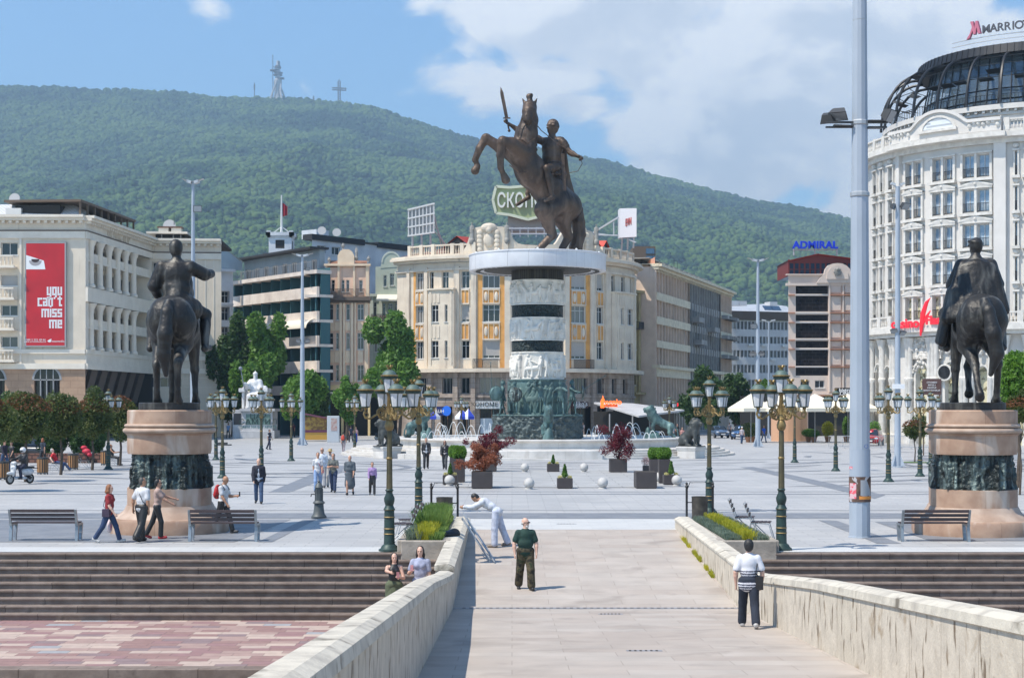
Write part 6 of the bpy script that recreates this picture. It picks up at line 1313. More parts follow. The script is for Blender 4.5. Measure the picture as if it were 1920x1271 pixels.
# ---------- the rounded corner building behind the column
M_c=mat('cream render',(.74,.65,.52),.8,col2=(.63,.54,.43),ns=.7,nd=9,streak=(1.6,.10,.60,.78,(.36,.31,.26)),bump=.1,bs=5);M_or=mat('orange yellow render',(.74,.38,.11),.8,col2=(.60,.30,.09),ns=1,streak=(1.6,.2,.62,.8,(.4,.25,.1)));M_ston=mat('brown grey ashlar',(.42,.36,.31),.85,col2=(.30,.25,.215),ns=1,nd=9,streak=(1.2,.1,.52,.75,(.16,.13,.11)),brick=(1.6,.62,.02,(.45,.42,.4),(.93,.9,.88),True))
Ck=(-1.02*KB,187.3*KB);Rk=15.3*KB;L5=(-1.02*KB,187.3*KB-Rk);root=thg('corner_building','cream and orange rounded corner building behind the column, ornate parapet on the roof','building',(L5[0],L5[1],0))
TC=Round(Ck,Rk,R(-140),R(6),L5);z5=lambda py:bz(py,173);ST=1.1
Wl=Wall((Ck[0]+Rk*math.cos(R(-140))-6,Ck[1]+Rk*math.sin(R(-140))+6),(Ck[0]+Rk*math.cos(R(-140)),Ck[1]+Rk*math.sin(R(-140))),L5)
bays=[(780,795,3,'o'),(828,841,2,'c0'),(865,880,2,'o2'),(905,937,3,'o'),(985,1030,3,'o'),(1071,1098,3,'o'),(1119,1131,2,'o2'),(1146,1153,1,'c0'),(1165,1172,1,'c0'),(1181,1184,1,'c0')]
hs=[];wl=[]
for a,e,n_,ty in bays:
 sa,se=TC.at(a),TC.at(e)
 if ty=='c0':rows_=((509,541),)
 else:rows_=((509,541),(572,604),(639,672))
 for t_,bt in rows_:hs.append((sa,se,z5(bt),z5(t_)));wl.append((sa,se,z5(bt),z5(t_),n_))
for a,e in((816,829),(840,844),(1152,1156),(1165,1173)):
 for t_,bt in((572,604),(639,671)):hs.append((TC.at(a),TC.at(e),z5(bt),z5(t_)));wl.append((TC.at(a),TC.at(e),z5(bt),z5(t_),2 if e-a>7 else 1))
for a,e in((806,813),(806,813)):hs.append((TC.at(a),TC.at(e),z5(541),z5(509)))
wl.append((TC.at(806),TC.at(813),z5(541),z5(509),1))
b=MB();fcd(b,TC,0,TC.L,z5(692),z5(492),hs,.35,0,0,ST);b.mk('wall',M_c,root)
for a,e,z0,z1,n_ in wl:window(root,TC,(a+e)/2,z0,(e-a),z1-z0,.30,n_,.70,shutter=.85 if rnd.random()<.12 else 0)
b=MB();bo=MB()
for a,e,n_,ty in bays:
 sa,se=TC.at(a),TC.at(e)
 if ty[0]=='o':
  for t_,bt in((543,571),(606,638)):
   stq(bo,TC,sa,se,z5(bt),z5(t_),-.05,-.002,0,ST)
   stq(b,TC,sa,se,z5(t_+2.2),z5(t_),-.16,-.051,0,ST);stq(b,TC,sa,se,z5(bt),z5(bt-2.2),-.16,-.051,0,ST)
   w_=(se-sa);
   for f in((.0,.05),(.32,.36),(.64,.68),(.95,1.0))if n_==3 else((0,.07),(.47,.53),(.93,1)):stq(b,TC,sa+w_*f[0],sa+w_*f[1],z5(bt-2.2),z5(t_+2.2),-.14,-.051)
   if n_==3:
    for f in(.20,.80):c=TC(sa+w_*f,-.10,(z5(t_)+z5(bt))/2);b.sph(c,.38,6,0,(.6,.35,1.6))
 if ty=='o':
  q_=(se-sa)*.30
  stq(bo,TC,sa-q_,sa-.02,z5(690),z5(505),-.04,-.002,0,ST);stq(bo,TC,se+.02,se+q_,z5(690),z5(505),-.04,-.002,0,ST)
for a,e in((765,770),(797,803),(852,862),(884,893),(946,957),(1058,1066),(1106,1112),(1134,1143),(1186,1189)):
 sa,se=TC.at(a),TC.at(e)
 if sa and se:stq(b,TC,sa,se,z5(692),z5(500),-.28,-.002,0,ST)
b.mk('pilasters',M_c,root);bo.mk('orange_panels',M_or,root)
b=MB();hs2=[]
for a,e,p_ in((811,855,0),(1144,1177,0)):
 sa,se=TC.at(a),TC.at(e);pr_=1.0
 class Sh:
  L=TC.L
  def __call__(s,t,d,z):return TC(t,d-pr_,z)
  def ang(s,t):return TC.ang(t)
 SH=Sh();hh_=[]
 for x0_,x1_ in((816,829),(840,845))if a<900 else((1152,1157),(1164,1173)):
  for t_,bt in((572,604),(639,671)):hh_.append((TC.at(x0_),TC.at(x1_),z5(bt),z5(t_)))
 fcd(b,SH,sa,se,z5(686),z5(544),hh_,.3,0,0,ST);stq(b,TC,sa-.05,sa,z5(686),z5(544),-pr_,.0);stq(b,TC,se,se+.05,z5(686),z5(544),-pr_,.0)
 stq(b,SH,sa-.15,se+.15,z5(544),z5(541),-.25,1.0,0,ST);stq(b,SH,sa-.05,se+.05,z5(692),z5(686),-.12,1.0,0,ST)
 for g_ in(sa+.2,se-.4):stq(b,SH,g_,g_+.25,z5(686),z5(546),-.1,-.002)
 for t_,bt in((551,568),(611,634)):
  m1_=(hh_[0][0]+hh_[0][1])/2
  for k in(-1,0,1):stq(b,SH,m1_+k*.5-.16,m1_+k*.5+.16,z5(bt),z5(t_),-.07,-.002)
 for q_ in hh_:window(root,SH,(q_[0]+q_[1])/2,q_[2],q_[1]-q_[0],q_[3]-q_[2],.25,2 if q_[1]-q_[0]>.8 else 1,.7)
b.mk('oriel',M_c,root)
b=MB();stq(b,TC,0,TC.L,z5(507),z5(503),-.35,.2,0,ST);stq(b,TC,0,TC.L,z5(491),z5(486),-.6,.3,0,ST);stq(b,TC,0,TC.L,z5(486),z5(481),-1.15,.3,0,ST);stq(b,TC,0,TC.L,z5(481),z5(478),-.9,.4,0,ST)
stq(b,TC,0,TC.L,z5(698),z5(691),-1.3,.4,0,ST);b.mk('cornice',M_c,root)
b=MB();ps=[TC.at(x)for x in(768,820,880,884,1110,1135,1160)if TC.at(x)]
balusters(b,TC,TC.at(766),TC.at(882),z5(478),1.35,.1,0,.34,[TC.at(x)for x in(768,790,812,848,866,880)],ST);balusters(b,TC,TC.at(1130),TC.at(1188),z5(478),1.35,.1,0,.34,[TC.at(x)for x in(1131,1146,1163,1176,1187)],ST);b.mk('balustrade',M_c,root)
b=MB();n=60;sa,se=TC.at(866),TC.at(1140)
def atop(px):
 xs=[866,875,880,886,900,918,935,950,958,962,970,985,1000,1008,1040,1046,1052,1060,1066,1078,1096,1110,1116,1122,1132,1140];ys=[474,462,446,430,427,424,427,428,438,450,458,461,461,461,458,450,438,428,427,424,427,430,444,456,468,474]
 return float(np.interp(px,xs,ys))
for i in range(n):
 p0,p1=866+(1140-866)*i/n,866+(1140-866)*(i+1)/n;a_,e_=TC.at(p0),TC.at(p1);z0_,z1_=z5(atop(p0)),z5(atop(p1))
 v=[TC(a_,-.1,z5(478)),TC(e_,-.1,z5(478)),TC(e_,-.1,z1_),TC(a_,-.1,z0_),TC(a_,.5,z5(478)),TC(e_,.5,z5(478)),TC(e_,.5,z1_),TC(a_,.5,z0_)];b.add(v,[(0,1,2,3),(4,7,6,5),(3,2,6,7)])
for p0,p1 in((886,893),(944,952),(1056,1063),(1112,1118)):stq(b,TC,TC.at(p0),TC.at(p1),z5(478),z5(456),-.55,-.101)
for p0 in(900,932,1072,1098):
 for k in range(5):c=TC(TC.at(p0),-.22,z5(470-8*k));b.sph(c,.36,6,0,(1,.5,1));
for p0 in(917,1084):c=TC(TC.at(p0),-.2,z5(452));b.sph(c,.7,8,0,(1,.4,1.25));c=TC(TC.at(p0),-.1,z5(429));b.sph(c,.85,8,0,(1.2,.6,.7));c=TC(TC.at(p0),-.2,z5(433));b.sph(c,.5,8,0,(1,1,1))
b.mk('attic',M_c,root)
for i,(px_,py_,lb)in enumerate(((886,456,'leftmost'),(950,456,'second'),(1060,456,'third'),(1115,452,'rightmost'))):
 t=TC.at(px_);c=TC(t,-.30,0);roof_statue(c[0]+L5[0],c[1]+L5[1],z5(py_),43*173*KB/FPX,'weathered stone figure on the parapet of the rounded corner building, %s of four'%lb,M_stn,'stone figures and urns on the roofs')
b=MB();nn_=40
for i in range(nn_):
 a_,e_=TC.L*i/nn_,TC.L*(i+1)/nn_;b.add([TC(a_,.6,z5(474)),TC(e_,.6,z5(474)),TC(e_,9,z5(446)),TC(a_,9,z5(446))],[(0,1,2,3)]);b.add([TC(a_,9,z5(446)),TC(e_,9,z5(446)),TC(e_,16,z5(446)),TC(a_,16,z5(446))],[(0,1,2,3)])
b.mk('tiled_roof',mat('weathered red tiles',(.30,.13,.09),.85,col2=(.20,.09,.065),ns=2,bump=1,bs=6,bumpdist=.1),root)
M_rt=mat('bright red dormer tiles',(.62,.07,.04),.6,brick=(.35,.3,.03,(.6,.6,.6),(.9,.9,.9),True))
for px_ in(850,1128,1150):
 t=TC.at(px_);b=MB();w2=2.2 if px_!=1150 else 1.4;b.add([TC(t-w2,1.0,z5(463)),TC(t,1.0,z5(441)),TC(t+w2,1.0,z5(463)),TC(t-w2,5,z5(459)),TC(t,5,z5(437)),TC(t+w2,5,z5(459))],[(0,1,4,3),(1,2,5,4)]);b.add([TC(t-w2*.85,1.2,z5(472)),TC(t+w2*.85,1.2,z5(472)),TC(t+w2*.85,1.2,z5(462)),TC(t,1.2,z5(444)),TC(t-w2*.85,1.2,z5(462))],[(0,1,2,3,4)],1);b.mk('dormer',[M_rt,M_dark2],root)
hs=[];wl=[]
for a,e,n_ in((784,800,2),(829,848,3),(864,880,2),(899,939,4),(985,1030,4),(1072,1102,4),(1117,1132,2),(1146,1156,2),(1168,1177,1)):hs.append((TC.at(a),TC.at(e),z5(738),z5(708)));wl.append((TC.at(a),TC.at(e),n_))
sh=[(772,797),(826,848),(866,881),(899,944),(975,1040),(1070,1112),(1120,1142),(1150,1180)]
for a,e in sh:hs.append((TC.at(a),TC.at(e),.2,z5(762)))
b=MB();fcd(b,TC,0,TC.L,-.3,z5(698),hs,.5,0,0,ST);stq(b,TC,0,TC.L,z5(745),z5(741),-.2,-.002,0,ST)
for a,e in((803,812),(851,860),(884,892),(948,958),(1058,1066),(1108,1114),(1136,1142)):stq(b,TC,TC.at(a),TC.at(e),-.3,z5(698),-.45,-.001,0,ST)
b.mk('stone_base',M_ston,root)
for a,e,n_ in wl:window(root,TC,(a+e)/2,z5(738),e-a,z5(708)-z5(738),.4,n_,.0,M_wfg)
b=MB()
for a,e in sh:stq(b,TC,TC.at(a),TC.at(e),.0,z5(762),.45,.55,0,ST)
b.mk('shop_glass',M_glk,root)
b=MB()
for a,e in sh:
 sa,se=TC.at(a),TC.at(e);k=max(2,int((se-sa)/1.2))
 for i in range(k+1):t=sa+(se-sa)*i/k;stq(b,TC,t-.05,t+.05,.0,z5(762),.38,.46)
b.mk('shop_frames',M_wfb,root)
b=MB();stq(b,TC,TC.at(894),TC.at(942),z5(766),z5(752),-.7,-.45,0,ST);o=b.mk('shop_sign',mat('silver sign panel',(.60,.60,.60),.4,metal=.3),root);t=TC.at(918);inst(o,txm('ЕКОНОМЕТАР',.74,.06,M_dark2),TC,t,-.74,z5(758.6),'sign_lettering')
b=MB();stq(b,TC,TC.at(824),TC.at(848),z5(779),z5(762),-.7,-.45,0,ST);o=b.mk('blue_sign',mat('dark blue sign',(.01,.02,.12),.4),root);b=MB();c=Vc(TC(TC.at(842),-.76,z5(770)));t_=TC.ang(TC.at(842));b.lathe([(0,.02),(.62,0)],n=20);b.xf(Mx.Translation(c)@Mx.Rotation(t_,4,'Z')@Mx.Rotation(R(90),4,'X'));b.mk('sign_disc',mat('bright blue disc',(.02,.16,.75),.4),o)
inst(o,txm('AUH',.6,.05,M_wht),TC,TC.at(829.5),-.76,z5(771),'sign_lettering')
b=MB();stq(b,TC,TC.at(1066),TC.at(1095),z5(765),z5(753),-.9,-.6,0,ST);o=b.mk('shop_sign',mat('dark red sign',(.05,.015,.015),.4),root);inst(o,txm('Niko\'s',.8,.05,M_wht),TC,TC.at(1080),-.97,z5(757.2),'sign_lettering');inst(o,txm('dental',.6,.05,M_wht),TC,TC.at(1080),-.97,z5(761.8),'sign_lettering')
b=MB();stq(b,TC,TC.at(900),TC.at(926),z5(812),z5(784),.3,.44,0,ST);b.mk('shop_poster',mat('pale blue poster',(.50,.58,.64),.5,col2=(.42,.50,.58),ns=2),root)
rmx=rail_mesh(46*173*KB/FPX,1.15,M_iron,24,1.2,.03)
for px_ in(912,1085):inst(root,rmx,TC,TC.at(px_),0,z5(691),'balcony_rail')
# ---------- roof advertising frames
M_gal=mat('galvanised frame',(.50,.52,.54),.5,metal=.3)
L=bx(790,178);z_=lambda py:bz(py,178);q_=178*KB/FPX;root=thg('billboard','empty white billboard frame seen from the back, on the corner building roof at the left','billboard',(L[0],L[1],0))
b=MB();w_=24*q_;z0_,z1_=z_(443),z_(388);
b.add([(-w_,0,z0_),(w_*1.0,-.5,z_(437)),(w_,-.5,z_(383)),(-w_,0,z_(394))],[(0,1,2,3)]);b.mk('panel',mat('grey back panel',(.42,.43,.43),.6,col2=(.3,.31,.31),ns=1),root)
b=MB()
for i in range(8):t=-1+2*i/7;b.bar((w_*t,-.15-.25*(t+1),z0_+(z_(437)-z0_)*(t+1)/2),(w_*t,-.15-.25*(t+1),z_(394)+(z_(383)-z_(394))*(t+1)/2),.14,.14)
for f in(0,.33,.66,1):b.bar((-w_-.1,-.2,z0_+(z_(394)-z0_)*f),(w_+.1,-.7,z_(437)+(z_(383)-z_(437))*f),.22 if f in(0,1)else.1,.2)
b.mk('lattice',M_wf,root)
b=MB()
for x in(-.7,.0,.7):b.cyl((w_*x,.6,z_(472)),(w_*x,.1,z_(440)),.14,.14,6)
for k in range(4):b.bar((w_*1.0,0,z_(400+11*k)),(w_+14*q_*(1+.5*k),4,z_(470)),.10,.10)
b.mk('legs',M_gal,root)
L=bx(990,186);z_=lambda py:bz(py,186);q_=186*KB/FPX;root=thg('roof_sign','green brewery sign with white letters on the roof behind the rearing horse','sign',(L[0],L[1],0))
pts=[(-65,402),(-66,385),(-64,365),(-58,349),(-30,351),(0,352),(30,351),(58,349),(64,365),(66,385),(62,402),(30,408),(0,411),(-30,408)]
pts=[(-60,400),(-66,375),(-60,350),(-35,352),(0,349),(35,352),(60,350),(66,375),(60,400),(35,403),(0,412),(-35,403)]
b=MB();b.prismy([(x*q_,z_(y))for x,y in pts],0,.8);b.mk('panel',mat('olive green sign',(.33,.38,.20),.6,col2=(.28,.33,.17),ns=.6),root)
b=MB()
for i in range(len(pts)):a_,e_=pts[i],pts[(i+1)%len(pts)];b.bar((a_[0]*q_,-.05,z_(a_[1])),(e_[0]*q_,-.05,z_(e_[1])),.3,.35)
b.mk('border',mat('pale sign border',(.62,.66,.50),.6),root)
o=link('sign_lettering',txm('СКОПСКО',34*q_*1.1,.3,mat('pale sign letters',(.72,.74,.66),.6),sx=.62,bold=.05),root);o.location=(2*q_,-.2,z_(378))
b=MB();b.box(-38*q_,38*q_,1,4,z_(432),z_(404));b.mk('plinth',mat('grey brown sheet',(.36,.33,.30),.7),root)
b=MB()
for k in range(9):b.bar((-60*q_+15*q_*k,-1,z_(446)),(-60*q_+15*q_*k,-1,z_(428)),.1,.1);
for zf in(430,440):b.bar((-72*q_,-1,z_(zf)),(66*q_,-1,z_(zf)),.18,.18)
for k in range(5):b.bar((-66*q_+26*q_*k,-1,z_(430)),(-66*q_+26*q_*(k+1),3,z_(418)),.10,.10)
b.mk('gantry',M_gal,root)
L=bx(1174,188);z_=lambda py:bz(py,188);q_=188*KB/FPX;root=thg('billboard','white billboard reading EVN in red, angled on the roof at the right','billboard',(L[0],L[1],0))
b=MB();b.add([(-12*q_,0,z_(446)),(13*q_,-6,z_(453)),(13*q_,-6,z_(401)),(-12*q_,0,z_(391)),(-13.5*q_,2,z_(446)),(-13.5*q_,2,z_(391)),(12*q_,-4,z_(452)),(12*q_,-4,z_(400))],[(0,1,2,3),(4,0,3,5),(5,3,2,7),(4,5,7,6)]);b.mk('panel',mat('white billboard',(.72,.72,.74),.5),root)
o=link('billboard_lettering',txm('EVN',1.35,.08,mat('dusty red letters',(.40,.10,.09),.6),sx=.85,bold=.03),root);o.location=(1.0*q_,-3.3,z_(422));o.rotation_euler=(0,0,math.atan2(-6,25*q_)+.0)
b=MB();
for k in range(3):b.bar((-8*q_+9*q_*k,.5-2*k,z_(470)),(-8*q_+9*q_*k,-.6-2*k,z_(445)),.2,.2)
b.bar((-12*q_,1,z_(405)),(-60*q_,3,z_(432)),.2,.2);b.bar((-12*q_,1,z_(440)),(-60*q_,3,z_(436)),.15,.15);b.bar((-22*q_,1.5,z_(411)),(-22*q_,1.5,z_(440)),.15,.15);b.bar((-60*q_,3,z_(432)),(-22*q_,1.5,z_(440)),.12,.12);b.bar((-12*q_,1,z_(440)),(13*q_,-5,z_(462)),.15,.15)
b.mk('frame',M_gal,root)
# ---------- narrow olive house, brick party wall
M_ol=mat('olive ochre render',(.50,.41,.22),.85,col2=(.38,.31,.17),ns=.8,nd=8,streak=(1.6,.15,.55,.75,(.12,.10,.07)));M_brick=mat('raw red brick',(.36,.15,.10),.9,col2=(.28,.12,.08),ns=3,brick=(.3,.12,.02,(.7,.7,.65),(.85,.85,.85),True));M_salm=mat('salmon edge render',(.62,.31,.21),.8)
L=bx(1205,191);root=thg('townhouse','narrow dark olive house with iron balconies, right of the rounded corner building','building',(L[0],L[1],0));W_=Wall(bx(1184,189),bx(1227,193),L);z_=lambda py:bz(py,191);hs=[]
for a,e,t_,bt in((1187,1193,573,600),(1206,1215,573,604),(1187,1193,631,656),(1206,1216,636,664),(1186,1192,689,722),(1206,1216,691,722),(1188,1194,760,810),(1203,1220,762,810)):hs.append((W_.at(a),W_.at(e),z_(bt),z_(t_)))
b=MB();fcd(b,W_,0,W_.L,-.3,z_(548),hs,.35);stq(b,W_,0,W_.L,z_(551),z_(546),-.6,.2);stq(b,W_,0,W_.L,z_(740),z_(736),-.8,-.002)
for x in(1195,1201,1222):stq(b,W_,W_.at(x),W_.at(x)+.5,z_(736),z_(551),-.25,-.002)
b.mk('wall',M_ol,root)
for a,e,z0,z1 in hs:window(root,W_,(a+e)/2,z0,e-a,z1-z0,.3,2,.7)
q_=191*KB/FPX
for px_,py_,w_ in((1192,617,16),(1215,622,20),(1211,675,15),(1213,735,20)):
 b=MB();t=W_.at(px_);stq(b,W_,t-w_*q_/2,t+w_*q_/2,z_(py_+2),z_(py_),-1.0,-.002);b.mk('balcony_slab',M_brn,root);inst(root,rail_mesh(w_*q_,15*q_*.8,M_iron,14,.95,.04),W_,t,0,z_(py_),'balcony_rail')
b=MB();X2=lambda px:W_(W_.at(px),0,0)[0]
b.prismy([(X2(x),z_(y))for x,y in((1187,548),(1187,538),(1195,530),(1206,536),(1214,534),(1224,544),(1226,548))],.5,.9);b.mk('parapet',M_stn,root)
L=bx(1205,199);root=thg('rear_building','bare red brick party wall with salmon edge above the olive house','building',(L[0],L[1],0));W_=Wall(bx(1180,198),bx(1218,200),L);z_=lambda py:bz(py,199)
b=MB();fcd(b,W_,0,W_.L,0,z_(518),[],.3);b.mk('brick_wall',M_brick,root);b=MB();fcd(b,W_,0,W_.L,z_(517.8),z_(490),[],.3);stq(b,W_,-.3,W_.L,z_(490),z_(486),-.3,6);b.mk('grey_wall',M_stn,root)
b=MB();W3=Wall(bx(1214,196),bx(1228,190.5),L);fcd(b,W3,0,W3.L,0,z_(494),[],.3);b.mk('salmon_edge',M_salm,root)
b=MB();stq(b,W_,W_.at(1185),W_.at(1190),z_(500),z_(492),-.8,-.31);b.mk('air_conditioner',M_wf,root)
L=bx(1205,214);root=thg('rear_building','dark brown roof pavilion behind the EVN billboard','building',(L[0],L[1],0));b=MB();q_=214*KB/FPX;z_=lambda py:bz(py,214);b.box(-18*q_,24*q_,0,8,z_(560),z_(462));b.mk('wall',M_wfb,root);b=MB();b.box(6*q_,22*q_,-.1,-.01,z_(488),z_(480));b.box(6*q_,22*q_,-.1,-.01,z_(476),z_(466));b.mk('window_band',M_glb,root)
# ---------- long receding block
M_bg=mat('beige pink render',(.72,.57,.45),.85,col2=(.62,.48,.38),ns=.8,nd=8,streak=(1.2,.1,.6,.8,(.28,.22,.18)));M_cr=mat('cream moulded bands',(.78,.68,.50),.85,col2=(.64,.55,.40),ns=1.5,nd=8,bump=.8,bs=2.5,bumpdist=.15);M_gy=mat('grey render',(.36,.35,.33),.85,col2=(.29,.28,.265),ns=.8,nd=8,streak=(1.2,.12,.58,.78,(.17,.16,.15)))
LB=bx(1226,190);root=thg('long_facade_block','long receding beige and grey block with moulded bands, right of the olive house','building',(LB[0],LB[1],0));W7=Wall(bx(1226,190),bx(1368,237),LB);z7=lambda py:bz(py,190)
secs=[(0,W7.at(1289),M_bg),(W7.at(1289),W7.at(1347),M_gy),(W7.at(1347),W7.L,M_bg)]
rw=[(517,547),(563,592),(608,637),(652,684),(712,741)]
for k,(s0,s1,m)in enumerate(secs):
 hs=[];n_=[12,13,8][k];pit=(s1-s0)/n_
 for i in range(n_):
  for t_,bt in rw:hs.append((s0+pit*(i+.28),s0+pit*(i+.80),z7(bt),z7(t_)))
  hs.append((s0+pit*(i+.15),s0+pit*(i+.85),.1,z7(775)))
 b=MB();fcd(b,W7,s0,s1,-.3,z7(500),hs,.5);b.mk('wall',m,root)
 if k<2 or True:
  for a,e,z0,z1 in hs:
   if rnd.random()<.9 and len([1 for c in root.children if c.name.startswith('window')])<99:window(root,W7,(a+e)/2,z0,e-a,z1-z0,.4,1,0,M_wfg,sill=False)
 b=MB()
 for i in range(n_+1):
  t=s0+pit*i;stq(b,W7,t-.12,t+.12,z7(760),z7(505),-.35,-.002)
 b.mk('fins',m,root)
 b=MB()
 for t_,bt in((547.5,562),(592.5,607),(637.5,651),(690,706)):stq(b,W7,s0+.02,s1-.02,z7(bt),z7(t_),-.45 if k!=1 else-.2,-.002)
 b.mk('moulded_band',M_cr if k!=1 else M_gy,root)
b=MB();stq(b,W7,.4,W7.L,-.3,z7(500),.9,1.0);b.mk('dark_backing',M_glk,root)
b=MB();stq(b,W7,-.02,.3,-.3,z7(500),.01,9);b.mk('end_wall',M_bg,root)
b=MB();stq(b,W7,-.3,W7.L,z7(500),z7(495),-1.2,.4);stq(b,W7,-.2,W7.L,z7(505),z7(500.2),-.7,.2);stq(b,W7,-.2,W7.L,z7(690),z7(684),-.9,.2);stq(b,W7,0,W7.L,z7(495),z7(494),-.8,9)
n_=60
for i in range(n_):t=W7.L*(i+.5)/n_;stq(b,W7,t-.15,t+.15,z7(509),z7(505.2),-.5,-.01)
b.mk('cornice',M_cr,root)
for i in range(5):
 for t_ in(556,601,645):
  b=MB();t=W7.at(1349)+(W7.L-W7.at(1349))*(i+.5)/5;stq(b,W7,t-1.6,t+1.6,z7(t_+8),z7(t_),-1.5,-.46);b.mk('balcony',M_gy,root)
for t,z0_ in((W7.at(1298),577),(W7.at(1303),623),(W7.at(1328),590)):
 b=MB();stq(b,W7,t-2.2,t+2.2,z7(z0_+10),z7(z0_),-1.5,-.3);b.mk('balcony',M_gy,root)
b=MB();stq(b,W7,W7.at(1240),W7.at(1262),z7(494),z7(478),3,8);stq(b,W7,W7.at(1262),W7.at(1345),z7(494),z7(482),2,8);b.mk('roof_rooms',M_dark2,root)
b=MB();stq(b,W7,W7.at(1240)-1,W7.at(1352),z7(479),z7(477.5),1.5,9)
for x in range(1262,1350,9):stq(b,W7,W7.at(x)-.1,W7.at(x)+.1,z7(494),z7(479),1.2,1.4)
b.mk('roof_canopy',M_wfg,root)
b=MB()
for x,h_ in((1262,24),(1300,30),(1306,26),(1270,12)):c=W7(W7.at(x),3,0);b.cyl((c[0],c[1],z7(480)),(c[0],c[1],z7(480-h_)),.05,.03,5);b.bar((c[0]-.5,c[1],z7(480-h_*.8)),(c[0]+.5,c[1],z7(480-h_*.8)),.04,.04)
b.mk('aerials',M_iron,root)
b=MB();stq(b,W7,W7.at(1251),W7.at(1268),z7(770),z7(752),-1.2,-.5);sg=b.mk('shop_sign',M_glk,root);b=MB();stq(b,W7,W7.at(1258),W7.at(1267),z7(760),z7(757),-1.25,-1.21);stq(b,W7,W7.at(1254),W7.at(1256),z7(762),z7(755),-1.25,-1.21);b.mk('lit_letters',mat('red lit letters',(.8,.02,.03),.5,emit=1.2),sg)
# ---------- grey office far back
M_of=mat('grey office concrete',(.56,.56,.56),.8,col2=(.48,.48,.48),ns=.4,nd=6);M_ofd=mat('brown metal visor',(.11,.10,.095),.6,brick=(.6,20,.06,(.5,.5,.5),(.9,.9,.9),True));M_alu=mat('aluminium roof',(.60,.61,.62),.4,metal=.2,col2=(.48,.5,.52),ns=.5)
L=bx(1425,245);root=thg('office_block','grey office block with ribbon windows and silver roof at the end of the street','building',(L[0],L[1],0));W_=Wall(bx(1360,243),bx(1484,247),L);z_=lambda py:bz(py,245);hs=[]
for t_,bt in((603,618),(631,644),(657,670),(684,699),(712,727)):
 for i in range(18):hs.append((W_.L*(i+.12)/18,W_.L*(i+.9)/18,z_(bt),z_(t_)))
b=MB();fcd(b,W_,0,W_.L,-.3,z_(601),hs,.3);b.mk('wall',M_of,root)
for a,e,z0,z1 in hs:window(root,W_,(a+e)/2,z0,e-a,z1-z0,.25,2,0,M_wfg if(a>2)else M_wf,sill=False)
b=MB();b.add([W_(-.5,-.3,z_(601)),W_(W_.L+.5,-.3,z_(601)),W_(W_.L+.5,-1.6,z_(585)),W_(-.5,-1.6,z_(585)),W_(-.5,6,z_(584)),W_(W_.L+.5,6,z_(584))],[(0,1,2,3),(3,2,5,4)]);b.mk('visor',M_ofd,root)
b=MB();b.add([W_(-.5,0,z_(584)),W_(W_.L+.5,0,z_(584)),W_(W_.L+.5,2.5,z_(571)),W_(-.5,2.5,z_(575)),W_(-.5,9,z_(570)),W_(W_.L+.5,9,z_(562))],[(0,1,2,3),(3,2,5,4)]);b.mk('roof',M_alu,root)
b=MB()
for i in range(2):a_=W_.L*(i*.12+.62);b.add([W_(a_,.6,z_(581)+.05),W_(a_+1.8,.6,z_(581)+.05),W_(a_+2.2,2.3,z_(572)+.1),W_(a_+.4,2.3,z_(572)+.1)],[(0,1,2,3)])
b.mk('solar_panels',M_glb,root)
b=MB()
for x in(1392,1407,1465):stq(b,W_,W_.at(x),W_.at(x)+1.5,z_(571),z_(562),4,6)
b.mk('roof_units',M_of,root)
for i,(x,y)in enumerate(((1402,645),(1427,645),(1465,646),(1378,671),(1400,727),(1444,672))):b=MB();stq(b,W_,W_.at(x),W_.at(x)+.9,z_(y+4),z_(y),-.5,-.01);b.mk('air_conditioner',M_wf,root)
# ---------- pink tower with black glass
M_tp=mat('pale pink panels',(.68,.57,.49),.8,col2=(.61,.51,.44),ns=.6,nd=6);M_led=mat('orange brown ledge',(.42,.20,.12),.7);M_redf=mat('dark red frame',(.20,.035,.03),.5);M_redr=mat('red metal roof',(.42,.04,.035),.5)
def bgl_ex(m,nd_,L,b,mp):pass
M_bgl=mat('black facade glass',(.010,.009,.011),.18,spec=.4,col2=(.022,.019,.02),ns=.6,brick=(.9,.45,.03,(2.6,2.5,2.5),(.9,.9,.9),True))
L=bx(1540,176);root=thg('hotel_tower','pale pink tower with stacked black glass panels and a red glazed rooftop room','building',(L[0],L[1],0));W_=Wall(bx(1478,176),bx(1612,176),L);z_=lambda py:bz(py,176);q_=176*KB/FPX;hs=[(W_.at(1492),W_.at(1553),z_(b1),z_(t1))for t1,b1 in((536,551),(555,584),(590,602),(606,634),(639,652),(656,686),(689,704))]
wn_=[(W_.at(1501),W_.at(1518),z_(727),z_(713)),(W_.at(1528),W_.at(1546),z_(727),z_(713))]
b=MB();fcd(b,W_,0,W_.L,z_(738),z_(515),hs+wn_,.3);stq(b,W_,0,W_.L,z_(742),z_(738),-.5,.3);b.mk('wall',M_tp,root)
for a,e,z0,z1 in hs:b=MB();stq(b,W_,a,e,z0,z1,.2,.28);b.mk('glass_panel',M_bgl,root)
for a,e,z0,z1 in wn_:window(root,W_,(a+e)/2,z0,e-a,z1-z0,.25,2,0,shutter=0)
b=MB()
for x0_,x1_ in((1557,1576),(1583,1599)):
 for t1,b1 in((536,549),(556,582),(589,601),(607,633),(640,650),(657,684),(690,735)):stq(b,W_,W_.at(x0_),W_.at(x1_),z_(b1),z_(t1),-.18,-.002)
for x0_,x1_ in((1553.5,1556),(1579,1581.5),(1601,1604)):stq(b,W_,W_.at(x0_),W_.at(x1_),z_(735),z_(520),-.35,-.002)
b.mk('raised_panels',M_tp,root)
b=MB()
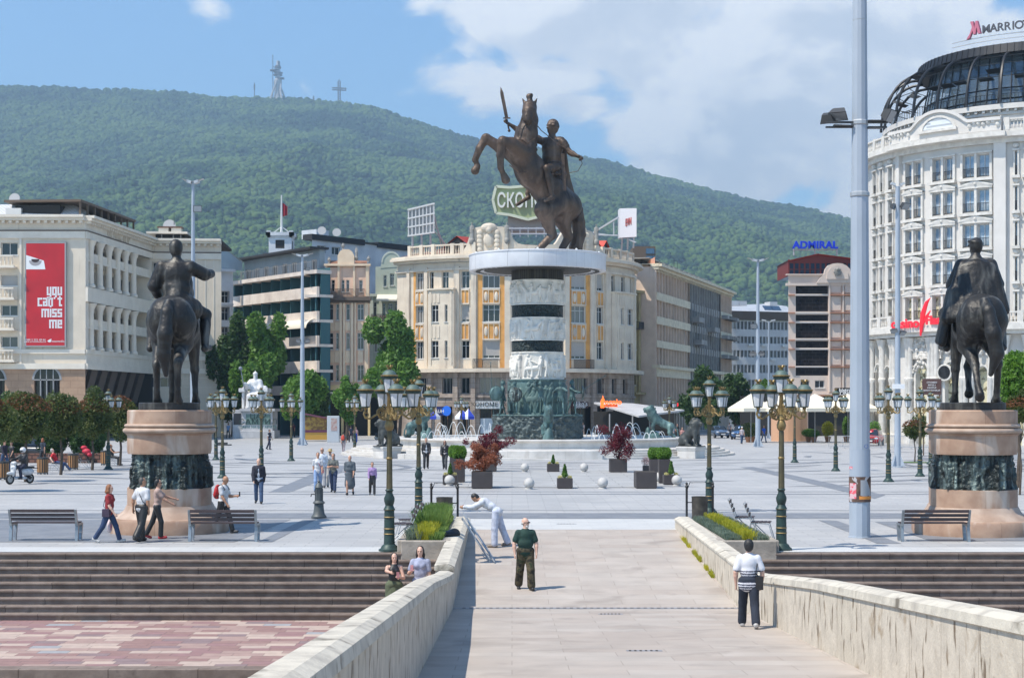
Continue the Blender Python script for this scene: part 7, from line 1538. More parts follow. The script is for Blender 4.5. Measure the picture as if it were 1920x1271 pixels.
for y in(552.5,586,604,637,654,687,):stq(b,W_,W_.at(1555),W_.L,z_(y+1.8),z_(y),-.55,-.003);stq(b,W_,0,W_.at(1490),z_(y+1.8),z_(y),-.4,-.003)
stq(b,W_,0,W_.L,z_(742.5),z_(740),-.55,-.501+.0)
b.mk('ledges',M_led,root)
b=MB()
for y in(553,587,604.5,636,654.5,687.5):stq(b,W_,W_.at(1492),W_.at(1553),z_(y+1.2),z_(y),-.12,.19)
b.mk('steel_rails',M_gal,root)
b=MB();stq(b,W_,-.3,W_.L,z_(536),z_(531),-.3,.3);stq(b,W_,-.3,W_.L,z_(516),z_(514),-.4,.3)
X9=lambda px:W_(W_.at(px),0,0)[0]
b.prismy([(X9(x),z_(y))for x,y in((1530,531),(1536,522),(1544,514),(1546,505),(1552,498),(1560,495),(1569,494),(1578,495),(1586,499),(1592,505),(1594,514),(1602,522),(1608,531))],-.55,.1)
b.prismy([(X9(x),z_(y))for x,y in((1548,524),(1549,512),(1556,502),(1567,498),(1578,502),(1588,512),(1589,524))],-.72,-.551);b.mk('pediment',M_tp,root)
b=MB();c=(X9(1568),-.85,z_(511));b.sph(c,7*q_,8,0,(1,.4,1.1));b.sph((c[0],c[1]-.2,c[2]+.3),3*q_,6);
for k in range(8):a_=k/8*6.28;b.sph((c[0]+6*q_*math.cos(a_),c[1],c[2]+6.5*q_*math.sin(a_)),2*q_,5)
b.mk('crest',M_stn,root)
b=MB();b.box(X9(1484),X9(1612),2.0,10,z_(515),z_(488));g_=b.mk('rooftop_glazing',M_glb,root)
b=MB()
for i,x in enumerate(range(1484,1614,10)):b.box(X9(x)-.10,X9(x)+.10,1.85,1.99,z_(515),z_(484))
for y in(490,502,514):b.box(X9(1484),X9(1612),1.86,1.985,z_(y+1.2),z_(y))
b.box(X9(1482),X9(1484),1.8,10,z_(515),z_(486));b.mk('red_frames',M_redf,root)
b=MB();b.add([(X9(1480),1.2,z_(487)),(X9(1537),1.2,z_(474)),(X9(1614),1.2,z_(484)),(X9(1480),10,z_(487)),(X9(1537),10,z_(474)),(X9(1614),10,z_(484)),(X9(1484),1.9,z_(488)),(X9(1537),1.9,z_(476)),(X9(1612),1.9,z_(486))],[(0,1,4,3),(1,2,5,4),(0,6,7,1),(1,7,8,2)]);b.add([(X9(1484),1.84,z_(490)),(X9(1612),1.84,z_(490)),(X9(1612),1.84,z_(486)),(X9(1537),1.84,z_(476)),(X9(1484),1.84,z_(488))],[(0,1,2,3,4)],1);b.mk('red_roof',[M_redr,M_redf],root)
sg=thg('roof_sign','blue ADMIRAL letters on poles above the red roof of the pink tower','sign',(bx(1537,176)[0],bx(1537,176)[1]+3,z_(474)))
b=MB()
for x in(-40,-0,42):b.cyl((x*q_,.3,0 if x else.1),(x*q_,.3,z_(455)-z_(474)),.08,.08,6)
b.bar((-42*q_,.3,z_(464)-z_(474)),(44*q_,.3,z_(464)-z_(474)),.1,.1);b.mk('poles',M_gal,sg)
o=link('sign_lettering',txm('ADMIRAL',14.5*q_*1.30,.3,mat('blue sign letters',(.01,.05,.62),.4),sx=1.04,bold=.05),sg);o.location=(0,0,z_(455.5)-z_(474))
b=MB();stq(b,W_,-6,W_.L,-.2,z_(742),.6,.8);b.mk('cafe_front',M_dark2,root)
b=MB();stq(b,W_,0,2.5,-.2,z_(738),0,.5);b.mk('corner_pier',M_tp,root)
def parasol(px,y0,topy,wpx,lb,m=None):
 Y=y0;x=(px-CX)*Y/FPX;zt=CH+(HZ-topy)*Y/FPX;w_=wpx*Y/FPX;o=thg('cafe_parasol',lb,'parasol',(x,Y,0),R(20),'cream parasols in front of the pink tower')
 b=MB();b.cyl((0,0,0),(0,0,zt),.05,.05,6);b.mk('pole',M_wfg,o);b=MB();n=4
 v=[(0,0,zt)]+[(w_*.5*math.cos(a_),w_*.5*math.sin(a_),zt-1.5)for a_ in[R(45+90*k)for k in range(4)]]+[(w_*.5*math.cos(a_),w_*.5*math.sin(a_),zt-1.85)for a_ in[R(45+90*k)for k in range(4)]]
 b.add(v,[(0,i+1,(i+1)%4+1)for i in range(4)]+[(i+1,i+5,(i+1)%4+5,(i+1)%4+1)for i in range(4)]);b.mk('canopy',m or M_canv,o)
for i,(px_,wp,lb)in enumerate(((1408,90,'leftmost'),(1468,118,'second from the left'),(1528,118,'third from the left'),(1590,118,'fourth, beneath the bistro sign'))):parasol(px_,165,738,wp,'cream square cafe parasol in front of the pink tower, '+lb)
b=MB();sgn=thg('bistro_sign','black sign with white bistro LONDON lettering beside the grey pole','sign',(bx(1590,172)[0],bx(1590,172)[1],0));q2=172*KB/FPX;z8=lambda py:bz(py,172)
b.box(-24*q2,14*q2,0,.3,z8(742),z8(727));b.mk('board',M_glk,sgn);b=MB();b.cyl((-22*q2,.15,0),(-22*q2,.15,z8(742)),.1,.1,6);b.cyl((12*q2,.15,0),(12*q2,.15,z8(742)),.1,.1,6);b.mk('posts',M_wfg,sgn)
o=link('sign_lettering',txm('bistro',.62,.05,M_wht,'LEFT',bold=.02),sgn);o.location=(-17*q2,-.05,z8(731.5));o=link('sign_lettering',txm('LONDON',.66,.05,M_wht,'LEFT',bold=.02),sgn);o.location=(-21*q2,-.05,z8(738))
L=bx(1620,200);root=thg('apartment_block','narrow white block with grey windows seen between the tall pole and the white hotel','building',(L[0],L[1],0));W_=Wall(bx(1596,200),bx(1650,200),L);z_=lambda py:bz(py,200);q_=200*KB/FPX;hs=[(W_.at(a),W_.at(a+17),z_(y+18),z_(y))for y in(455,508,560,612,662,712)for a in(1600,1628)]
b=MB();fcd(b,W_,0,W_.L,-.3,z_(400),hs,.3);b.mk('wall',mat('off white render',(.72,.70,.66),.8,col2=(.64,.62,.58),ns=.6),root)
for a,e,z0,z1 in hs:window(root,W_,(a+e)/2,z0,e-a,z1-z0,.25,3,.5)
b=MB();stq(b,W_,0,W_.L,z_(464),z_(463),-.2,-.01);stq(b,W_,W_.at(1625),W_.at(1636),z_(478),z_(464),-.35,-.01);b.mk('orange_panel',mat('orange panel',(.65,.13,.03),.6),root)
for i,y in enumerate((432,446)):inst(root,txm('S',2.3,.15,mat('coral sign letter',(.75,.16,.12),.5),bold=.05),W_,W_.at(1632),-.3,z_(y),'sign_letter')
b=MB();stq(b,W_,0,W_.L,z_(415),z_(413),-.6,.3);b.mk('roof_edge',M_blk,root)
# ---------- white round hotel with the black glass dome
M_hw=mat('bright white render',(.66,.63,.59),.75,col2=(.57,.545,.51),ns=.5,nd=6);M_ht=mat('white moulding',(.68,.65,.60),.75,col2=(.55,.525,.48),ns=2,nd=6);M_hs=mat('carved white ornament',(.70,.66,.60),.7,col2=(.45,.42,.38),ns=3.5,nd=6,contrast=(.45,.6),bump=1,bs=3,bumpdist=.25)
M_blackm=mat('black steel',(.018,.019,.022),.45,metal=.2);M_curt=mat('patterned cream pane',(.60,.56,.38),.5,col2=(.20,.17,.09),ns=2.6,nd=3,contrast=(.54,.56))
CM=Vc((55,168));RM=17.4;L6=(CM.x,CM.y-RM);root=thg('hotel_building','round white hotel with ornate windows and a black glass dome, far right','building',(L6[0],L6[1],0))
TM=Round(CM,RM,R(-190),R(-20),L6);SM=1.2;hz_=lambda z:z
frm=[25.75,22.4,19.05,15.7,12.35];colsM=[(1640,1646,1),(1653,1658,1),(1668,1676,1),(1700,1729,2),(1750,1788,2),(1806,1856,2),(1903,1908,1),(1922,1932,1)]
hs=[];wl=[]
for a,e,n_ in colsM:
 sa,se=TM.at(a),TM.at(e)
 if sa is None or se is None:continue
 for z0 in frm:
  if n_==2:
   w_=(se-sa-.35)/2;q_=[(sa,sa+w_),(se-w_,se)]
  else:q_=[(sa,se)]
  for x0_,x1_ in q_:hs.append((x0_,x1_,z0,z0+2.15));wl.append((x0_,x1_,z0))
b=MB();fcd(b,TM,0,TM.L,11.6,29.4,hs,.35,0,0,SM);b.mk('wall',M_hw,root)
M_hg=mat('sky blue window glass',(.20,.30,.42),.08,spec=.8,col2=(.42,.50,.58),ns=.9,contrast=(.4,.6))  # blue sky reflection painted as mottling in the base colour of the hotel panes
for a,e,z0 in wl:window(root,TM,(a+e)/2,z0,e-a,2.15,.3,1 if e-a<.8 else 2,.0,M_ht,M_hg if z0>13 else M_curt,sill=False,fr=.06)
rms={}
b=MB()
for a,e,n_ in colsM:
 sa,se=TM.at(a),TM.at(e)
 if sa is None or se is None:continue
 g_=.22 if n_==2 else.12
 for k,z0 in enumerate(frm):
  for x in([sa-g_,(sa+se)/2-.14,se+g_-.28+.06]if n_==2 else[sa-g_,se]):stq(b,TM,x,x+g_+.02,z0-.1,z0+2.25,-.22,-.002)
  stq(b,TM,sa-g_-.12,se+g_+.12,z0-.38,z0-.12,-.5,-.003,0,SM);stq(b,TM,sa-g_-.08,se+g_+.08,z0+2.26,z0+2.44,-.34,-.003,0,SM)
  if n_==2 and k>0:
   m_=(sa+se)/2;w_=(se-sa)/2+g_+.15;zb_=z0+2.44;P0,P1,P2=TM(m_-w_,-.4,zb_),TM(m_,-.42,zb_+.42),TM(m_+w_,-.4,zb_);Q0,Q1,Q2=TM(m_-w_,0,zb_+.1),TM(m_,0,zb_+.55),TM(m_+w_,0,zb_+.1)
   b.add([P0,P1,P2,Q0,Q1,Q2,TM(m_-w_,-.4,zb_+.12),TM(m_,-.42,zb_+.58),TM(m_+w_,-.4,zb_+.12)],[(0,2,1),(0,1,7,6),(1,2,8,7),(6,7,4,3),(7,8,5,4)]);c=TM(m_,-.35,zb_+.25);b.sph(c,.16,5)
  elif k>0 or n_==1:c=TM((sa+se)/2,-.15,z0+2.75);b.sph(c,.28,5,0,(1.3,.6,.9));c=TM((sa+se)/2,-.1,z0-.7);b.sph(c,.2,5)
b.mk('window_mouldings',M_ht,root)
for a,e,n_ in colsM:
 sa,se=TM.at(a),TM.at(e)
 if sa is None or se is None:continue
 for z0 in frm:
  w_=(se-sa-.35)/2 if n_==2 else se-sa
  for c in([sa+w_/2,se-w_/2]if n_==2 else[(sa+se)/2]):
   key=round(w_,2)
   if key not in rms:rms[key]=rail_mesh(w_,.85,M_iron,max(4,int(w_/.14)),.12,.018)
   inst(root,rms[key],TM,c,0,z0,'window_rail')
b=MB();s0_,s1_=TM.at(1692),TM.at(1869)
for x in(s0_-.5,s1_-.2):stq(b,TM,x,x+1.1 if x>s0_ else x+.5,11.6,29.0,-.45,-.001,0,SM)
b.mk('corner_piers',M_hw,root)
b=MB();stq(b,TM,0,TM.L,28.8,29.3,-.5,.2,0,SM);stq(b,TM,0,TM.L,29.3,29.75,-1.05,.3,0,SM);stq(b,TM,0,TM.L,29.75,29.9,-.8,.3,0,SM);stq(b,TM,s0_-.8,s1_+1.0,29.3,29.78,-1.5,-1.051,0,SM)
stq(b,TM,0,TM.L,11.0,11.6,-1.5,.3,0,SM);stq(b,TM,0,TM.L,10.6,11.0,-1.1,.2,0,SM)
b.mk('cornice',M_ht,root)
b=MB();n=40;sa,se=s0_-.6,s1_+.6
for i in range(n):
 t0,t1=i/n,(i+1)/n;f=lambda t:31.1+1.35*max(0,1-abs((t-.50)/.24)**2.2)
 a_,e_=sa+(se-sa)*t0,sa+(se-sa)*t1;b.add([TM(a_,-1.1,29.9),TM(e_,-1.1,29.9),TM(e_,-1.1,f(t1)),TM(a_,-1.1,f(t0)),TM(a_,-.3,f(t0)),TM(e_,-.3,f(t1))],[(0,1,2,3),(3,2,5,4)])
 b.add([TM(a_,-1.35,f(t0)-.25),TM(e_,-1.35,f(t1)-.25),TM(e_,-1.35,f(t1)+.05),TM(a_,-1.35,f(t0)+.05),TM(a_,-1.09,f(t0)+.05),TM(e_,-1.09,f(t1)+.05),TM(a_,-1.09,f(t0)-.25),TM(e_,-1.09,f(t1)-.25)],[(0,1,2,3),(3,2,5,4),(6,7,1,0)])
for x in(sa,se):stq(b,TM,x-.05,x,29.9,31.3,-1.1,0)
b.mk('attic_pediment',M_hw,root)
b=MB();m_=sa+(se-sa)*.5;r_=1.6;pts=[TM(m_-r_*math.cos(math.pi*i/16),-1.13,30.6+r_*.72*math.sin(math.pi*i/16))for i in range(17)];b.add([TM(m_,-1.13,30.6)]+pts,[(0,i+2,i+1)for i in range(16)]);o_=b.mk('half_round_window',mat('pale fanlight',(.42,.44,.46),.3,brick=(.35,.3,.06,(1.6,1.6,1.6),(.9,.9,.9),True)),root)
b=MB()
for i in range(16):
 q=[]
 for rr_ in(r_,r_+.28):
  for j in(i,i+1):a_=math.pi*j/16;q.append(TM(m_-rr_*math.cos(a_),-1.2,30.55+rr_*.74*math.sin(a_)))
 b.add(q,[(0,1,3,2)])
stq(b,TM,m_-r_-.4,m_+r_+.4,30.35,30.6,-1.45,-1.101,0,SM)
for off in(-1,1):
 for k in range(7):c=TM(m_+off*(3.2+.42*k),-1.15,30.5+.22*math.sin(k*1.6)+.18*(3-abs(k-3))*.6);b.sph(c,.24,5,0,(1.1,.5,1))
b.mk('attic_ornament',M_ht,root)
b=MB();balusters(b,TM,TM.at(1634),s0_-.9,29.9,1.15,-.6,0,.30,[TM.at(x)for x in(1637,1652,1668,1682)],SM);balusters(b,TM,s1_+1.2,TM.at(2060),29.9,1.15,-.6,0,.30,[TM.at(x)for x in(1890,1925,1990)],SM);b.mk('roof_balustrade',M_ht,root)
T2_=Round(CM,RM-2.2,R(-190),R(-20),L6)
b=MB();stq(b,T2_,0,T2_.L,29.9,32.9,0,.5,0,SM);stq(b,T2_,0,T2_.L,32.4,32.9,-.5,-.001,0,SM);stq(b,T2_,0,T2_.L,31.9,32.15,-.2,-.001,0,SM)
for i in range(60):t=T2_.L*(i+.5)/60;stq(b,T2_,t-.12,t+.12,32.16,32.4,-.38,-.002)
for px_ in(1700,1725,1797,1865,1910):t=T2_.at(px_);stq(b,T2_,t-1.3,t+1.3,31.2,31.45,-.3,-.002);stq(b,T2_,t-1.0,t+1.0,30.0,31.2,-.12,-.002)
b.mk('attic_storey',M_hw,root)
b=MB();b.lathe([(0,33.0),(15.1,33.0)],c=(0,RM,0),n=64);b.mk('terrace_floor',M_ht,root)
dome=MB();gl=MB();rb=MB();nR=30;Cl=Vc((0,RM,0))
def dp(a,t,o=0):r_=11.3+4.2*math.cos(t*math.pi/2)**.8+o;z=33.0+5.4*math.sin(t*math.pi/2)**1.0;return Cl+Vc((r_*math.cos(a),r_*math.sin(a),z))
for i in range(nR):
 a=2*math.pi*i/nR;rb.tube([dp(a,k/9,.35)for k in range(10)],[.15]*10,6)
 for k in(3,5,7):rb.bar(dp(a,k/9),dp(a+2*math.pi/nR,k/9),.06,.06)
rb.mk('dome_ribs',M_blackm,root,True)
b=MB();b.lathe([(11.8,33.0),(11.2,35.5),(10.7,38.5)],c=Cl,n=60);b.mk('dome_glass',mat('dome glass',(.16,.24,.32),.04,spec=1,metal=.3,col2=(.32,.42,.50),ns=.5,alpha=.4),root)
b=MB()
for i in range(60):a=2*math.pi*i/60;b.bar(Cl+Vc((11.83*math.cos(a),11.83*math.sin(a),33)),Cl+Vc((10.75*math.cos(a),10.75*math.sin(a),38.5)),.08,.08)
for z_,r_ in((35.2,11.3),(34.1,11.6)):b.lathe([(r_,z_),(r_+.05,z_+.1)],c=Cl,n=60)
b.mk('glazing_bars',M_blackm,root)
b=MB();b.lathe([(11.3,38.5),(12.0,38.5),(12.15,38.6),(11.95,39.5),(11.6,39.6),(0,39.8)],c=Cl,n=90)
for i in range(110):a=2*math.pi*i/110;b.bar(Cl+Vc((12.16*math.cos(a),12.16*math.sin(a),38.6)),Cl+Vc((11.97*math.cos(a),11.97*math.sin(a),39.52)),.10,.08)
b.mk('roof_ring',M_blackm,root)
b=MB();rg=random.Random(12)
for i in range(44):
 a=2*math.pi*i/44+rg.uniform(-.05,.05);r_=rg.uniform(13.2,14.2);z_=35.2+rg.random()*2.4;c=Cl+Vc((r_*math.cos(a),r_*math.sin(a),z_));w_=.75;t1=Vc((-math.sin(a),math.cos(a),0));n1=Vc((math.cos(a),math.sin(a),.25))
 b.add([c-t1*w_-n1*.5,c+t1*w_-n1*.5,c+t1*w_+n1*.5,c-t1*w_+n1*.5],[(0,1,2,3)],1 if rg.random()<.25 else 0)
b.mk('shade_panels',[M_blackm,M_gal],root)
b=MB()
for i in range(24):
 a0_,a1_=R(-185)+R(170)*i/24,R(-185)+R(170)*(i+1)/24;p0,p1=Cl+Vc((14.9*math.cos(a0_),14.9*math.sin(a0_),33)),Cl+Vc((14.9*math.cos(a1_),14.9*math.sin(a1_),33))
 for h_ in(.1,1.0):b.bar(p0+VV(0,0,h_),p1+VV(0,0,h_),.05,.05)
 for k in range(5):q_=p0.lerp(p1,k/5);b.bar(q_,q_+VV(0,0,1),.04,.04)
b.mk('terrace_rail',M_blackm,root)
M_hlog=mat('pinkish red logo',(.48,.14,.20),.5);M_hlet=mat('dark grey sign letters',(.07,.07,.085),.5)
sg=thg('roof_sign','hotel sign on the dome rim, pink M emblem followed by dark MARRIOTT letters','sign',(CM.x,CM.y,39.9))
x_=0;Rg=12.1
def arcpos(px):
 T_=Round(CM,Rg,R(-190),R(-20),(CM.x,CM.y));t=T_.at(px);return T_(t,0,0),T_.ang(t)
b=MB();
for k,zz_ in enumerate((.05,.5)):
 T_=Round(CM,Rg-.1,R(-190),R(-20),(CM.x,CM.y));stq(b,T_,T_.at(1785),T_.at(2050),zz_,zz_+.08,0,.1,0,1.2)
b.mk('sign_rail',M_gal,sg)
b=MB();st_=lambda x:x
for poly in([(-.55,.1),(-.30,.0),(.0,.65),(.05,1.0),(-.05,1.75),(-.45,1.70),(-.25,.95),(-.35,.45)],[(.10,.35),(.28,.35),(.55,1.72),(.15,1.78),(.02,1.1)],[(.34,.3),(.95,.3),(.72,1.72),(.5,1.75)][:4]):b.prismy(poly,-.15,.15)
b=MB();
b.prismy([(-.85,-.05),(-.45,.05),(-.10,.75),(.05,1.55),(-.02,1.75),(-.38,1.75),(-.15,1.2),(-.40,.55)],-.15,.15);b.prismy([(.02,.25),(.42,.25),(.12,1.78),(-.0,1.78)][:0]or[(-.30,1.75),(-.02,1.75),(.30,.35),(.02,.35)],-.16,.14);b.prismy([(.25,1.72),(.52,1.72),(.92,.35),(.58,.35)],-.15,.15);b.prismy([(.02,.35),(.28,.35),(.52,1.72),(.30,1.72)],-.155,.145)
o=b.mk('emblem',M_hlog,sg);p_,a_=arcpos(1826);o.location=(p_[0],p_[1],.55);o.rotation_euler=(0,0,a_);o.scale=(.9,1,.95)
for ch,px_ in zip('MARRIOTT',(1849,1863,1876,1889,1900,1911,1924,1936)):
 p_,a_=arcpos(px_);o=link('sign_letter',txm(ch,1.12,.14,M_hlet,bold=.02),sg);o.location=(p_[0],p_[1],1.20+.0);o.rotation_euler=(0,0,a_)
T3=TM;hs=[];ar=[]
for a,e,z1 in((1648,1657,7.2),(1666,1674,7.2),(1721,1742,7.0),(1775,1800,7.0),(1836,1852,7.0),(1895,1920,7.0)):
 hs.append((TM.at(a),TM.at(e),-.1,z1))
for a,e in((1648,1657),(1666,1674)):hs.append((TM.at(a),TM.at(e),8.4,10.2))
b=MB();fcd(b,TM,0,TM.L,-.3,10.7,[h for h in hs],.5,0,0,SM);b.mk('ground_wall',M_hw,root)
b=MB();fr_=MB()
for a,e,z0,z1 in hs:
 stq(b,TM,a,e,max(z0,0),z1,.35,.45);c=(a+e)/2;r_=(e-a)/2
 pts=[TM(c-r_*math.cos(math.pi*i/12),-.03,z1+r_*1.15*math.sin(math.pi*i/12))for i in range(13)];b.add([TM(c,-.03,z1)]+pts,[(0,i+2,i+1)for i in range(12)])
 for w0,w1,pr_ in((1.02,1.25,-.25),(1.25,1.5,-.42)):
  for i in range(12):
   q=[]
   for rr_ in(r_*w0,r_*w1):
    for j in(i,i+1):a_=math.pi*j/12;q.append(TM(c-rr_*math.cos(a_),pr_,z1+rr_*1.15*math.sin(a_)))
   fr_.add(q,[(0,1,3,2)])
   for j_ in(0,):qq=[TM(c-r_*w0*math.cos(math.pi*i/12),pr_,z1+r_*w0*1.15*math.sin(math.pi*i/12)),TM(c-r_*w0*math.cos(math.pi*(i+1)/12),pr_,z1+r_*w0*1.15*math.sin(math.pi*(i+1)/12)),TM(c-r_*w0*math.cos(math.pi*(i+1)/12),-.0,z1+r_*w0*1.15*math.sin(math.pi*(i+1)/12)),TM(c-r_*w0*math.cos(math.pi*i/12),0,z1+r_*w0*1.15*math.sin(math.pi*i/12))];fr_.add(qq,[(0,1,2,3)])
 for x in(a-r_*.38,e+.02):stq(fr_,TM,x,x+r_*.36,0,z1,-.3,-.002)
b.mk('patterned_glazing',M_curt,root);fr_.mk('arch_mouldings',M_ht,root)
b=MB()
for px_ in(1638,1644,1660,1663,1679,1684,1708,1713,1748,1755,1761,1808,1814,1826,1860,1868,1880,1888,1925):
 t=TM.at(px_)
 if t is None:continue
 c=TM(t,-.45,0);b.lathe([(.42,0),(.42,.9),(.30,1.0),(.26,6.1),(.36,6.3),(.36,6.5),(.28,6.6),(.25,9.4),(.34,9.7),(.5,10.5)],c=(c[0],c[1],0),n=10)
b.mk('columns',M_ht,root,True,sharp=35)
b=MB()
sa,se=TM.at(1716),TM.at(1768)
stq(b,TM,sa,se,8.4,10.5,-.35,-.003,0,SM);
for px_,z_,r_ in((1732,7.9,.5),(1722,7.5,.35),(1755,7.7,.45),(1790,9.4,.8),(1808,9.5,.7),(1850,9.3,.8),(1722,9.7,.6),(1745,10.1,.7),(1765,9.6,.6),(1832,9.9,.6),(1658,10.2,.35),(1672,10.2,.35)):
 t=TM.at(px_);
 for k in range(5):c=TM(t+r_*math.cos(k*1.3)*.8,-.4,z_+r_*math.sin(k*1.3)*.8);b.sph(c,r_*.38,5,0,(1,.6,1))
b.mk('carved_ornament',M_hs,root)
b=MB();balusters(b,TM,TM.at(1634),TM.at(1692),11.6,1.1,-1.2,0,.3,[TM.at(x)for x in(1640,1655,1670,1688)],SM);balusters(b,TM,TM.at(1884),TM.at(2000),11.6,1.1,-1.2,0,.3,[TM.at(x)for x in(1890,1915,1945)],SM);b.mk('balcony_balustrade',M_ht,root)
b=MB();t=TM.at(1779);c=Vc(TM(t,-.75,7.0));M_=Mx.Translation(c)@Mx.Rotation(TM.ang(t),4,'Z')@Mx.Rotation(R(90),4,'X')
b.lathe([(0,.06),(.62,.06),(.64,.12),(.80,.12),(.84,0)],n=28);b.xf(M_);ck=b.mk('clock',M_ht,root,True,sharp=30)
b=MB();b.lathe([(0,.075),(.58,.075)],n=28);st_=len(b.v);
b.xf(M_);fc=b.mk('clock_face',mat('clock face',(.66,.72,.78),.3),root);b=MB()
for k in range(12):a_=k*math.pi/6;b.box(-.02,.02,.44,.54,.08,.09);b.xf(Mx.Rotation(a_,4,'Z'),len(b.v)-8)
b.bar((0,0,.09),(.18,.30,.09),.035,.01,up=(0,0,1));b.bar((0,0,.095),(-.38,.12,.095),.025,.01,up=(0,0,1));b.xf(M_);b.mk('clock_hands',M_iron,root)
b=MB();b.lathe([(.62,.08),(.66,.14),(.70,.08)],n=28);b.xf(M_);b.mk('clock_rim',M_iron,root,True)
sg=thg('casino_sign','red script casino sign on the balcony edge of the white round hotel','sign',(0,0,0));t0_=TM.at(1722)
M_rs=mat('red neon script',(.80,.02,.04),.35,emit=.25);c=TM(t0_,-1.75,0);sg.location=(c[0]+L6[0],c[1]+L6[1],11.5);sg.rotation_euler=(0,0,TM.ang(t0_)+.12)
me=txm('casino',1.25,.12,M_rs,bold=.045);me.transform(Mx.Shear('XZ',4,(.25,0))if False else Mx.Identity(4));o=link('sign_lettering',me,sg);o.location=(-.1,0,.35)
me=txm('Flamingo',1.1,.12,M_rs,bold=.05);o=link('sign_lettering',me,sg);o.location=(4.4,0,.55)
b=MB();b.tube([(1.75,0,-.9),(1.9,0,.3),(2.05,0,1.3),(2.45,0,2.3),(2.9,0,2.75)],[.08,.22,.25,.18,.03],6);b.tube([(2.0,0,.2),(2.5,0,1.0),(2.9,0,1.5)],[.12,.14,.05],6);b.mk('flourish',M_rs,sg,True)
# ================================================================ street lamps, masts, benches and other furniture
M_lg=mat('dark green cast iron',(.030,.062,.055),.5,metal=.2,col2=(.02,.04,.037),ns=4);M_gold=mat('old gold paint',(.30,.215,.085),.5,metal=.35,col2=(.17,.12,.05),ns=6,bump=.3,bs=30);M_copper=mat('green copper hood',(.10,.155,.14),.6,col2=(.055,.09,.082),ns=3,nd=6,streak=(5,1,.6,.75,(.3,.34,.32)))
M_opal=mat('frosted lamp panes',(.60,.62,.64),.35,col2=(.50,.52,.54),ns=2);M_olive=mat('bronze green shaft',(.13,.11,.06),.5,metal=.3,col2=(.07,.065,.04),ns=4)
def lantern(parent,x,y,z,s=1.0):
 o=bpy.data.objects.new('lantern',None);COL.objects.link(o);o.parent=parent;o.location=(x,y,z);o.scale=(s,s,s)
 b=MB();b.lathe([(.115,0),(.175,.36)],n=8);b.mk('panes',M_opal,o)
 b=MB()
 for k in range(4):a_=R(90*k+12);b.bar((.118*math.cos(a_),.118*math.sin(a_),0),(.18*math.cos(a_),.18*math.sin(a_),.36),.014,.014)
 b.lathe([(0,-.03),(.10,-.02),(.125,0),(.115,.012)],n=12);b.lathe([(.175,.355),(.215,.37),(.225,.42),(.20,.44)],n=16);b.mk('frame',M_lg,o)
 b=MB();b.lathe([(.205,.44),(.20,.48),(.155,.56),(.10,.60),(.06,.615),(.0,.62)],n=16);b.mk('hood',M_copper,o,True)
 b=MB();b.lathe([(.205,.43),(.24,.44),(.245,.47),(.205,.48)],n=14);b.lathe([(.03,.59),(.07,.64),(.04,.66),(.075,.70)],n=8)
 for k in range(6):a_=k/6*6.283;b.bar((.06*math.cos(a_),.06*math.sin(a_),.68),(.10*math.cos(a_),.10*math.sin(a_),.75),.03,.02)
 b.mk('crown_finial',M_gold,o);return o
def make_lamp(label,arms=4,a0=10,top=True):
 root=thg('street_lamp',label,'street lamp',(0,0,0),0,'ornate lamps around the square')
 b=MB();b.lathe([(.27,0),(.27,.05),(.22,.08),(.19,.14),(.14,.18),(.135,.30),(.125,1.02),(.15,1.05),(.12,1.10),(.10,1.15),(.13,1.25),(.135,1.33),(.08,1.46),(.085,1.50),(.11,1.53),(.08,1.56)],n=12);b.mk('base',M_lg,root,True,sharp=35)
 b=MB()
 for z in(.42,.55,.84,1.03):b.lathe([(.130,z),(.150,z+.015),(.130,z+.035)],n=12)
 b.lathe([(.072,2.30),(.085,2.33),(.072,2.36)],n=12);b.lathe([(.07,3.02),(.11,3.08),(.12,3.16),(.09,3.26),(.06,3.3)],n=12);b.mk('gilt_rings',M_gold,root,True,sharp=50)
 b=MB();b.lathe([(.075,1.56),(.066,2.3),(.058,3.05),(.05,3.9)],n=10)
 for k in range(5):a_=k*1.257;b.bar((.075*math.cos(a_),.075*math.sin(a_),1.56),(.058*math.cos(a_),.058*math.sin(a_),3.0),.014,.014)
 b.mk('shaft',M_olive,root,True,sharp=50)
 for k in range(arms):
  a_=R(a0+k*360/arms);c,s=math.cos(a_),math.sin(a_);b=MB();P_=lambda r,z:(r*c,r*s,z)
  b.tube([P_(.05,3.32),P_(.14,3.30),P_(.24,3.34),P_(.30,3.44),P_(.38,3.40),P_(.50,3.32),P_(.62,3.34),P_(.66,3.44),P_(.62,3.54)],[.03,.03,.03,.03,.028,.026,.026,.026,.03],6)
  n=12;b.tube([P_(.22+.10*math.cos(6.283*i/n),3.48+.10*math.sin(6.283*i/n))for i in range(n+1)],.024,6);b.tube([P_(.22+.05*math.cos(6.283*i/n),3.48+.05*math.sin(6.283*i/n))for i in range(n+1)],.020,5)
  b.tube([P_(.60+.055*math.cos(6.283*i/n),3.42+.055*math.sin(6.283*i/n))for i in range(n+1)],.018,5);b.tube([P_(.08,3.6),P_(.12,3.68),P_(.18,3.64),P_(.16,3.58)],.018,5);b.sph(P_(.62,3.58),.05,5);b.mk('scroll_arm',M_gold,root,True)
  lantern(root,.62*c,.62*s,3.62,.92)
 if top:lantern(root,0,0,3.98,.92)
 b=MB();b.lathe([(.09,3.3),(.05,3.4),(.07,3.5),(.05,3.9),(.09,3.97)],n=10);b.mk('stem',M_gold,root,True);return root
l4=make_lamp('ornate green and gold street lamp nearest on the right, beside the right flower bed',4,12)
x,y=G(1465,1031)[:2];l4.location=(x,y,0)
